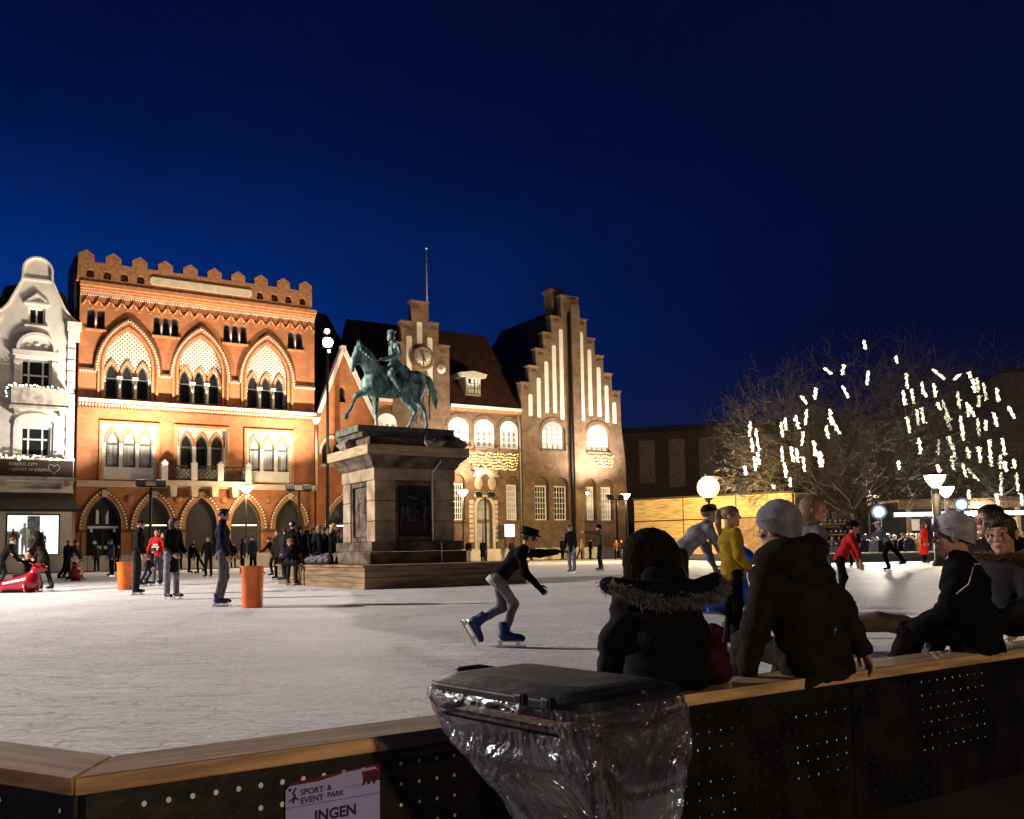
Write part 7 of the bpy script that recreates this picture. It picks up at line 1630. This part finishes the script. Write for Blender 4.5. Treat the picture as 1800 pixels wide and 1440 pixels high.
for px, Y, hh, hd, jk, hr, lb in ((489, 33, 1.74, 150, 'darkbrown', ('bob', 'hairbrown'), 'woman in dark brown just left of the group by the pedestal'), (552, 33, 1.8, 160, 'charcoal', ('short', 'hairdark'), 'tall dark haired man in charcoal deep in the pedestal group'), (578, 32, 1.72, 40, 'maroon', ('bob', 'hairlight'), 'fair bobbed woman in maroon beside the blonde at the pedestal'), (445, 40, 1.7, 60, 'navy', ('short', 'hairbrown'), 'skater in navy passing beyond the lone orange bin'), (426, 46, 1.68, -90, 'charcoal', ('bob', 'hairdark'), 'skater in charcoal far behind the lone orange bin'), (196, 44, 1.7, 140, 'bluegrey', ('short', 'hairdark'), 'skater in blue grey before the arched door and half hidden bin'), (60, 40, 1.65, 100, 'charcoal', ('short', 'hairlight'), 'fair skater in charcoal in front of the lit shop window')):
    q_ = atY(px, 1000, Y); person(lb, (q_[0], q_[1]), hd, hh, jacket=jk, trousers='black', hair=hr, coat=0.08)
# ---- right of the pedestal
BP = 'people by the far boards'
def far_p(px, off): s, z = fz(px, 985, off); return fw(s, off, 0)
person('long blonde haired girl in dark jacket and pale trousers right of the pedestal', far_p(824, 4.2), 170, 1.68, jacket='black', trousers='palegrey', hair=('long', 'hairblond'), group=BP, loose=1.1)
person('person in long black belted coat beside the blonde girl', far_p(849, 4.4), -20, 1.72, jacket='black', trousers='black', hair=('short', 'hairdark'), coat=0.5, puff=1.15, group=BP)
person('slim boy in black standing before the boards with his hands down', far_p(934, 4.6), -110, 1.75, jacket='black', trousers='black', hair=('short', 'hairdark'), group=BP)
person('blonde woman in beige coat standing behind the far boards', far_p(952, 1.6), 20, 1.75, gz=GZ, skates=False, jacket='beige', trousers='black', hair=('long', 'hairblond'), coat=0.25, group=BP)
person('person in black with white collar close behind the boards skater in grey jeans', far_p(989, 4.9), 60, 1.80, jacket='black', trousers='black', hair=('short', 'hairdark'), group=BP)
person('skater in black jacket and grey jeans gliding at centre right', G(1006, 1008), 150, 1.76, lean=(0.04, 0.12, 1), lL=((-0.04, 0.05, -1), (0.03, -0.05, -1)), lR=((0.05, 0.05, -1), (-0.06, -0.05, -1)), jacket='black', trousers='grey', hair=('short', 'hairdark'), coat=0.1, q='mid', loose=1.1)
person('blonde skater in pale jacket leaning behind the one in grey jeans', far_p(1021, 5.2), -130, 1.62, lean=(0, 0.2, 1), jacket='tan', trousers='black', hair=('bob', 'hairblond'), group=BP, lR=((0.05, -0.3, -1), (0, -0.5, -1)))
person('skater in black with one arm stretched out straight to the left', G(1056, 1004), 75, 1.84, lean=(0, 0.05, 1), aL=((-0.3, 0.9, 0.12), (-0.25, 1, 0.1)), aR=((0.2, -0.1, -1), (0, 0.2, -1)), lL=((-0.03, 0.12, -1), (0, -0.12, -1)), lR=((0.03, 0.1, -1), (0, -0.2, -1)), jacket='olive', trousers='black', hair=('short', 'hairdark'), hat=('beanie', 'black'), q='mid')
person('red haired child in coral jacket skating near the courthouse corner', G(1084, 985), 170, 1.45, lean=(0, 0.3, 1), aL=((-0.6, 0.3, -0.5), (-0.4, 0.5, -0.6)), lL=((-0.2, 0.2, -1), (0, -0.3, -1)), jacket='rust', trousers='black', hair=('long', 'hairlight'))
person('child in brown jacket and pale trousers leaning beside the coral jacket', G(1096, 985), 140, 1.45, lean=(0.1, 0.35, 1), aR=((0.5, 0.4, -0.8), (0.3, 0.3, -1)), jacket='brown', trousers='palegrey', hair=('bob', 'hairlight'))
# ---- kid in the tall hat, centre
kid, JK, dK = person('youngster in black sweater and tall black hat skating bent forward, one leg kicked back', G(880, 1137), -92, 1.20, lean=(0.0, 0.95, 1), aL=((-0.25, 1, -0.02), (-0.1, 1, 0.10)), aR=((0.12, 0.25, -1), (0.05, 0.75, -0.8)), lL=((-0.10, 0.12, -1), (-0.02, -1.0, -0.55)), lR=((0.10, 0.62, -1), (0.02, -0.32, -1)), lift=(True, False), head=(6, -12), jacket='black', trousers='grey', boot='blueboot', hair=('short', 'hairbrown'), hat=('tophat', 'black'), glove='black', q='fine', loose=0.98, fold=0.004)
hm_ = SDF(0.02); lw = dK['pel']-dK['L']*0.10*dK['k']; hm_.cone(dK['pel']+dK['L']*0.02, lw-dK['L']*0.12, 0.146*dK['k'], 0.152*dK['k'], flat=(dK['fwd'], 1.15)); hm_.cut.append((lw-dK['L']*0.042, -dK['L'])); hm_.cut.append((lw+dK['L']*0.03, dK['L']))
v, f = hm_.mesh(0.009); put_mesh('shirt_hem', np_mesh('shirt_hem', v, f), fab('white'), kid)
# ---- middle right, behind the seated people
def AT(px, Y): q = atY(px, 1000, Y); return np.array([q[0], q[1], 0])
person('man in grey sweater bending far forward over the blue seal', AT(1196, 10.6), -72, 1.56, lean=(0, 1.15, 1), aL=((-0.1, 0.6, -1), (0, 0.5, -1)), aR=((0.12, 0.55, -1), (0.02, 0.45, -1)), lL=((-0.08, 0.35, -1), (0, -0.5, -1)), lR=((0.08, 0.0, -1), (0, -0.5, -1)), head=(-10, 8), jacket='midgrey', trousers='charcoal', hair=('short', 'hairlight'), hat=('cap', 'brown'), q='mid')
person('girl with ponytail in mustard yellow jacket looking right', AT(1287, 8.4), -72, 1.19, lean=(0, -0.03, 1), aL=((-0.15, 0.1, -1), (0.1, 0.6, -0.8)), aR=((0.22, -0.05, -1), (0.0, 0.62, -0.75)), head=(-42, 0), jacket='mustard', trousers='black', hair=('ponytail', 'hairlight'), q='fine', puff=1.12, coat=0.03, group='youngsters near the rail', fold=0.008)
person('fair haired girl in grey jacket looking right over the brown coat', AT(1424, 6.1), -78, 1.15, head=(-48, -3), jacket='grey', trousers='black', hair=('bob', 'hairlight'), q='fine', group='youngsters near the rail')
person('child in red jacket reaching one arm down to the ice behind the brown coat', AT(1478, 13.5), -95, 1.20, lean=(0, 0.55, 1), aL=((-0.1, 0.4, -1), (0, 0.3, -1)), aR=((0.15, 0.35, -1), (0.05, 0.2, -1)), lL=((-0.1, 0.3, -1), (0, -0.4, -1)), head=(0, 10), jacket='red', trousers='black', hair=('short', 'hairdark'), hat=('helmet', 'black'), q='mid', group='youngsters near the rail', sleeve=0.6)
person('person in black standing beside the helmet shelf', G(1503, 998), 150, 1.78, jacket='black', trousers='black', hair=('short', 'hairdark'), hat=('beanie', 'black'))
person('skater in grey blue sweater lunging sideways with one leg stretched', G(1562, 1004), 78, 1.72, lean=(-0.1, 0.5, 1), aL=((-0.3, 0.8, -0.4), (-0.1, 1, -0.3)), aR=((0.3, 0.7, -0.5), (0, 1, -0.3)), lL=((-0.1, 0.35, -1), (0, -0.3, -1)), lR=((0.1, -0.75, -0.8), (0.0, -0.6, -0.85)), jacket='steel', trousers='black', hair=('short', 'hairlight'), hat=('cap', 'white'), q='mid', loose=1.15)
person('woman in long bright red coat at the low border under the tree', G(1626, 992), -130, 1.72, jacket='brightred', trousers='black', hair=('bob', 'hairbrown'), coat=0.50, q='mid', group='people along the border at the stall', puff=1.1)
# the crowd at the stall
CG = 'crowd at the market stall'
crowd = [(1448, 946, 'charcoal', 'bob', 'hairbrown', 0), (1479, 940, 'navy', 'hood', 'black', 60), (1519, 926, 'navy', 'short', 'hairdark', 170), (1536, 940, 'bluegrey', 'beanie', 'charcoal', 120), (1552, 935, 'black', 'short', 'hairdark', 20), (1586, 915, 'black', 'beanie', 'black', 150), (1603, 935, 'black', 'short', 'hairdark', -30), (1617, 938, 'charcoal', 'bob', 'hairbrown', 170), (1648, 945, 'grey', 'short', 'hairlight', 150), (1667, 931, 'black', 'cap', 'charcoal', 40), (1690, 926, 'charcoal', 'beanie', 'grey', 170), (1716, 922, 'tan', 'long', 'hairblond', 190), (1730, 938, 'brown', 'bob', 'hairbrown', 160), (1741, 930, 'black', 'short', 'hairdark', 150), (1757, 924, 'beige', 'hood', 'tan', 170), (1772, 915, 'brown', 'bob', 'hairlight', 190), (1788, 918, 'black', 'short', 'hairdark', 170), (1798, 922, 'tan', 'long', 'hairlight', 160)]
crowd += [(1541, 944, 'charcoal', 'short', 'hairlight', 160), (1560, 926, 'grey', 'bob', 'hairbrown', 175), (1573, 940, 'brown', 'short', 'hairdark', 150), (1596, 928, 'navy', 'long', 'hairbrown', 190), (1611, 924, 'tan', 'short', 'hairdark', 165), (1463, 934, 'grey', 'short', 'hairbrown', 150), (1490, 948, 'maroon', 'bob', 'hairlight', 170), (1702, 935, 'red', 'short', 'hairdark', 175), (1745, 944, 'palegrey', 'long', 'hairdark', 160), (1780, 932, 'bluegrey', 'short', 'hairlight', 150)]
CL = ['brown haired person in charcoal by the shelves', 'hooded person in navy right of the shelves', 'bareheaded person in navy under the blue floodlight', 'person in dark beanie and blue grey jacket under the blue floodlight', 'person in black seen from behind, left of the red coat', 'person with black beanie standing tall left of the red coat', 'person in black turned away beside the red coat', 'brown haired person in charcoal just left of the red coat', 'fair haired person in grey at the large lamp post', 'person in charcoal cap and black jacket right of the lamp post', 'person in grey beanie under the second floodlight', 'blonde woman in tan coat in the crowd', 'brown haired person in brown coat in the crowd', 'dark haired person in black in the crowd', 'person in beige coat with tan hood up', 'person with fair bob and brown coat above the boy', 'dark haired person in black at the right edge of the crowd', 'long fair haired person in tan at the right picture edge', 'short fair haired person in charcoal under the blue floodlight', 'brown bobbed woman in grey jacket behind the lunging skater', 'dark haired person in brown behind the lunging skater', 'long brown haired woman in navy left of the red coat', 'dark haired man in tan jacket close to the red coat', 'brown haired man in grey at the helmet shelf', 'fair woman in maroon beside the helmet shelf', 'dark haired person in red jacket in the crowd under the stall roof', 'long dark haired woman in pale grey in the crowd', 'fair person in blue grey near the right edge of the crowd']
for (px, py, jk, hr, hc_, hd), lb in zip(crowd, CL):
    Y = random.uniform(45.8, 47.6) if px > 1500 else 52; q_ = atY(px, py, Y); hgt = q_[2]-GZ
    person(lb, (q_[0], q_[1]), hd, min(1.9, max(1.45, hgt)), gz=GZ, skates=False, jacket=jk, trousers='black', hair=None if hr in ('hood', 'beanie', 'cap') else (hr, hc_), hat=(hr, hc_) if hr in ('hood', 'beanie', 'cap') else None, coat=0.15, puff=1.1, group=CG)
# ---- the people sitting on the rail, near the camera
RG = 'people sitting on the near rail'
SEATZ = RAILZ+0.105
# woman (seen from behind) with loose dark hair and a hood edged with fur
tw = 2.50; pw = rl(tw, 0.10, 0)
wr_, JW, dW = person('person in black padded coat with grey fur edged hood, hunched on the rail', pw, 22, 1.34, lean=(0.02, 0.28, 1), aL=((-0.36, 0.16, -1), (0.02, 0.65, -0.85)), aR=((0.50, 0.05, -1), (0.12, -0.02, -1)), lL=((-0.16, 1, 0.12), (-0.03, 0.35, -1)), lR=((0.16, 1, 0.12), (0.03, 0.35, -1)), head=(0, -22), seat=SEATZ, jacket='black', trousers='black', hair=None, glove='black', q='fine', puff=1.42, coat=0.02, skates=True, group=RG, fold=0.010, boxy=0.028, ff=27, vox=0.012)
hcw, kw = dW['hc'], dW['ks']
hb = SDF(0.05); c = hcw
hb.ell(c+np.array([0, -0.015, 0.03]), (0.125, 0.135, 0.125)); hb.cone(c+np.array([0, -0.05, -0.02]), c+np.array([0, -0.10, -0.20]), 0.15, 0.19, flat=((0, 1, 0), 1.5)); hb.ell(c+np.array([0.0, -0.06, -0.22]), (0.20, 0.12, 0.10))
hb.neg.append((('e', c+np.array([0, 0.16, -0.05]), np.array([0.085, 0.11, 0.12]), None, None), 0.03))
hb.disp = lambda P: 0.0022*np.sin(np.arctan2(P[:, 0]-c[0], P[:, 1]-c[1]+0.05)*34+5*np.sin(P[:, 2]*13))+0.002*np.sin(P[:, 0]*140+8*np.sin(P[:, 2]*20))
v, f = hb.mesh(0.010); put_mesh('hair', np_mesh('hair', v, f), mat('matte_dark_hair', (0.014, 0.009, 0.006), rough=0.95, spec=0.05, var=0.5, vscale=40, stretch=(1, 1, 0.1), bump=0.8, bscale=90), wr_)
hd_ = SDF(0.05); base = dW['neck']-dW['fwd']*0.06+np.array([0, 0, 0.02])
pts = [base+np.array([0.29*sin(a), -0.02-0.13*cos(a)**2*(1 if cos(a) > 0 else 0.3), -0.06+0.05*abs(sin(a))**2]) for a in np.linspace(-1.55, 1.55, 15)]
hd_.chain(pts, [0.020+0.026*cos(a) for a in np.linspace(-1.4, 1.4, 15)], k=0.04); hd_.cone(base+np.array([0, -0.04, -0.02]), base+np.array([0, -0.08, -0.10]), 0.12, 0.09, flat=((0, 1, 0), 1.5)); hd_.disp = folds(0.006, 24, 3)
v, f = hd_.mesh(0.012); hood_o = put_mesh('hood', np_mesh('hood', v, f), fab('black'), wr_)
fu = MB(); rf = random.Random(2)
edge = [base+np.array([0.30*sin(a), -0.045-0.145*max(0, cos(a))**0.8+(0.06 if abs(a) > 1.5 else 0), -0.085+0.07*abs(sin(a))**3]) for a in np.linspace(-1.8, 1.8, 70)]
for (p, d) in along(edge, 0.0042):
    for _ in range(28):
        out = nrm(np.array([rf.gauss(0, 0.5), -0.8+rf.gauss(0, 0.4), rf.gauss(-0.35, 0.6)])); l = rf.uniform(0.018, 0.046); o_ = p+np.array([rf.gauss(0, 0.006), rf.gauss(0, 0.006), rf.gauss(0, 0.012)]); w = nrm(np.cross(out, np.array([rf.gauss(0, 1), rf.gauss(0, 1), rf.gauss(0, 1)])))*0.0010; m_d = o_+out*l*0.6+np.array([0, 0, -0.004])
        fu.add([o_-w, o_+w, m_d+w*0.7, o_+out*l+np.array([0, 0, -0.012])], [(0, 1, 2), (0, 2, 3)])
fu.build('fur_trim', [mat('grey_fur', (0.20, 0.18, 0.175), rough=0.7, var=0.6, vscale=50)], hood_o)
zp_ = MB(); zp_.box(-0.004, 0.004, -0.004, 0.004, 0, 0.06); o = zp_.build('zip_pull', [M_blade], wr_); o.location = tuple(dW['pel']+np.array([0.19, -0.17, 0.13])); o.rotation_euler = (0.2, 0.1, 0)
mb_ = SDF(0.05); mb_.cone((0, 0, 0.1), (0.03, 0.02, 0.27), 0.10, 0.07); mb_.cone((0, 0, 0.1), (0.0, -0.08, 0.07), 0.10, 0.07); mb_.disp = folds(0.008, 26, 5); mb_.cut.append(((0, 0, 0.0), (0, 0, -1)))
v, f = mb_.mesh(0.012); pm_ = rl(2.86, 0.17, RAILZ+0.002); o = put_mesh('padded_bundle', np_mesh('padded_bundle', v*0.85, f), fab('maroon'), None, pm_, 0.3); tag(o, 'maroon padded bundle on the rail between the two seated people', 'bundle')
# man in brown coat and grey beanie
pm = rl(3.50, 0.08, 0)
mr_, JM, dM = person('man in dark brown hooded coat and grey knitted hat seated on the rail', pm, 24, 1.66, lean=(-0.16, 0.20, 1), aL=((-0.36, -0.02, -1), (-0.16, 0.12, -1)), aR=((0.62, -0.22, -1), (0.42, -0.22, -1)), lL=((-0.16, 1, 0.16), (-0.03, 0.35, -1)), lR=((0.2, 1, 0.16), (0.05, 0.35, -1)), head=(22, -2, -4), seat=SEATZ+0.01, jacket='brown', trousers='charcoal', hair=('short', 'hairlight'), hat=('beanie', 'heather'), hs=1.06, q='fine', puff=1.18, coat=0.06, group=RG, fold=0.010, boxy=0.026, ff=26, vox=0.011)
hh_ = SDF(0.05); bs = dM['neck']; Lr, Fr = dM['rgt'], dM['fwd']
hh_.chain([bs+Lr*0.15*sin(a)-Fr*(0.02+0.09*cos(a))+np.array([0, 0, 0.015+0.02*abs(sin(a))]) for a in np.linspace(-1.7, 1.7, 13)], [0.055+0.02*cos(a) for a in np.linspace(-1.4, 1.4, 13)], k=0.03)
hh_.cone(bs-Fr*0.10+np.array([0, 0, -0.02]), bs-Fr*0.15+np.array([0, 0, -0.11])+Lr*0.03, 0.11, 0.075, flat=(Fr, 1.5)); hh_.ell(bs-Fr*0.14+np.array([0, 0, -0.10])+Lr*0.05, (0.15, 0.06, 0.07)); hh_.disp = folds(0.007, 22, 2)
v, f = hh_.mesh(0.010); put_mesh('hood', np_mesh('hood', v, f), fab('brown'), mr_)
pk = MB(); pk.tube([(0, 0, 0), (0.015, -0.004, 0.05)], 0.004, 5); o = pk.build('zip_pull', [M_blade], mr_); o.location = tuple(dM['pel']+np.array([-0.05, -0.205, 0.10]))
# man in grey beanie and black jacket, turned left
pj = rl(5.05, 0.12, 0)
jr_, JJ, dJ = person('person in black jacket and pale grey knitted hat seated on the rail, turned left', pj, 58, 1.50, lean=(0.06, 0.16, 1), aL=((-0.25, 0.25, -1), (0.0, 0.9, -0.5)), aR=((0.25, 0.10, -1), (0.08, 0.55, -0.9)), lL=((-0.10, 1, 0.1), (-0.03, 0.45, -1)), lR=((0.35, 1, 0.1), (0.05, 0.35, -1)), head=(12, -4), seat=SEATZ, jacket='black', trousers='black', hair=('short', 'hairlight'), hat=('beanie', 'palegrey'), hs=1.14, glove='black', q='fine', puff=1.2, coat=0.05, group=RG, fold=0.010, boxy=0.024, ff=25, vox=0.012)
bt = MB(); bt.box(-0.02, 0.02, -0.004, 0.0, -0.016, 0.016); o = bt.build('hat_label', [M_white], jr_); o.location = tuple(dJ['hc']+np.array([0.035, -0.118, 0.02])); o.rotation_euler = (0.1, 0, 0.25)
pi_ = MB(); nk = dJ['neck']; pi_.tube([tuple(nk+np.array([0.13*sin(a), -0.02-0.095*cos(a), -0.005])) for a in np.linspace(-1.3, 1.3, 14)], 0.004, 5)
pi_.tube([tuple(JJ['shL']+np.array([-0.03, -0.085, 0.02])), tuple(JJ['shL']+np.array([-0.085, -0.06, -0.08])), tuple(JJ['shL']*0.4+JJ['elL']*0.6+np.array([-0.09, -0.03, 0]))], 0.0035, 5); pi_.build('reflective_piping', [fab('white')], jr_)
# boy turned towards the camera
pb_ = rl(5.62, 0.20, 0)
br_, JB, dB = person('smiling boy in dark jacket with brown fur collar looking left, right edge', pb_, 118, 1.34, hs=1.30, lean=(0, 0.10, 1), aL=((-0.25, 0.25, -1), (0.1, 0.9, -0.4)), aR=((0.25, 0.2, -1), (-0.1, 0.9, -0.4)), lL=((-0.12, 1, 0.05), (-0.03, 0.35, -1)), lR=((0.12, 1, 0.05), (0.03, 0.35, -1)), head=(18, -6, 3), seat=SEATZ+0.05, jacket='charcoal', trousers='black', hair=('short', 'hairbrown'), q='fine', glove='black', puff=1.25, group=RG, vox=0.012)
fu = MB()
edge = [dB['neck']+np.array([0.15*sin(a), 0.02+0.13*cos(a), 0.03]) for a in np.linspace(-2.8, 2.8, 50)]
for (p, d) in along(edge, 0.004):
    for _ in range(10):
        out = nrm(np.array([p[0]-dB['neck'][0], p[1]-dB['neck'][1], 0])*4+np.array([rf.gauss(0, 0.4), rf.gauss(0, 0.4), rf.gauss(0.1, 0.5)])); l = rf.uniform(0.02, 0.045); o_ = p+np.array([rf.gauss(0, 0.008), rf.gauss(0, 0.008), rf.gauss(0, 0.012)]); w = nrm(np.cross(out, np.array([rf.gauss(0, 1), rf.gauss(0, 1), rf.gauss(0, 1)])))*0.0018
        fu.add([o_-w, o_+w, o_+out*l], [(0, 1, 2)])
fu.build('fur_collar', [mat('brown_fur', (0.20, 0.12, 0.06), rough=0.7, var=0.6, vscale=50)], br_)
person('dark haired person in black partly cut off by the right picture edge', rl(6.15, 0.55, 0), 100, 1.62, seat=SEATZ+0.08, lean=(0, 0.1, 1), lL=((-0.12, 1, 0.05), (-0.03, 0.35, -1)), lR=((0.12, 1, 0.05), (0.03, 0.35, -1)), jacket='black', trousers='black', hair=('bob', 'hairdark'), q='mid', group=RG, puff=1.2)
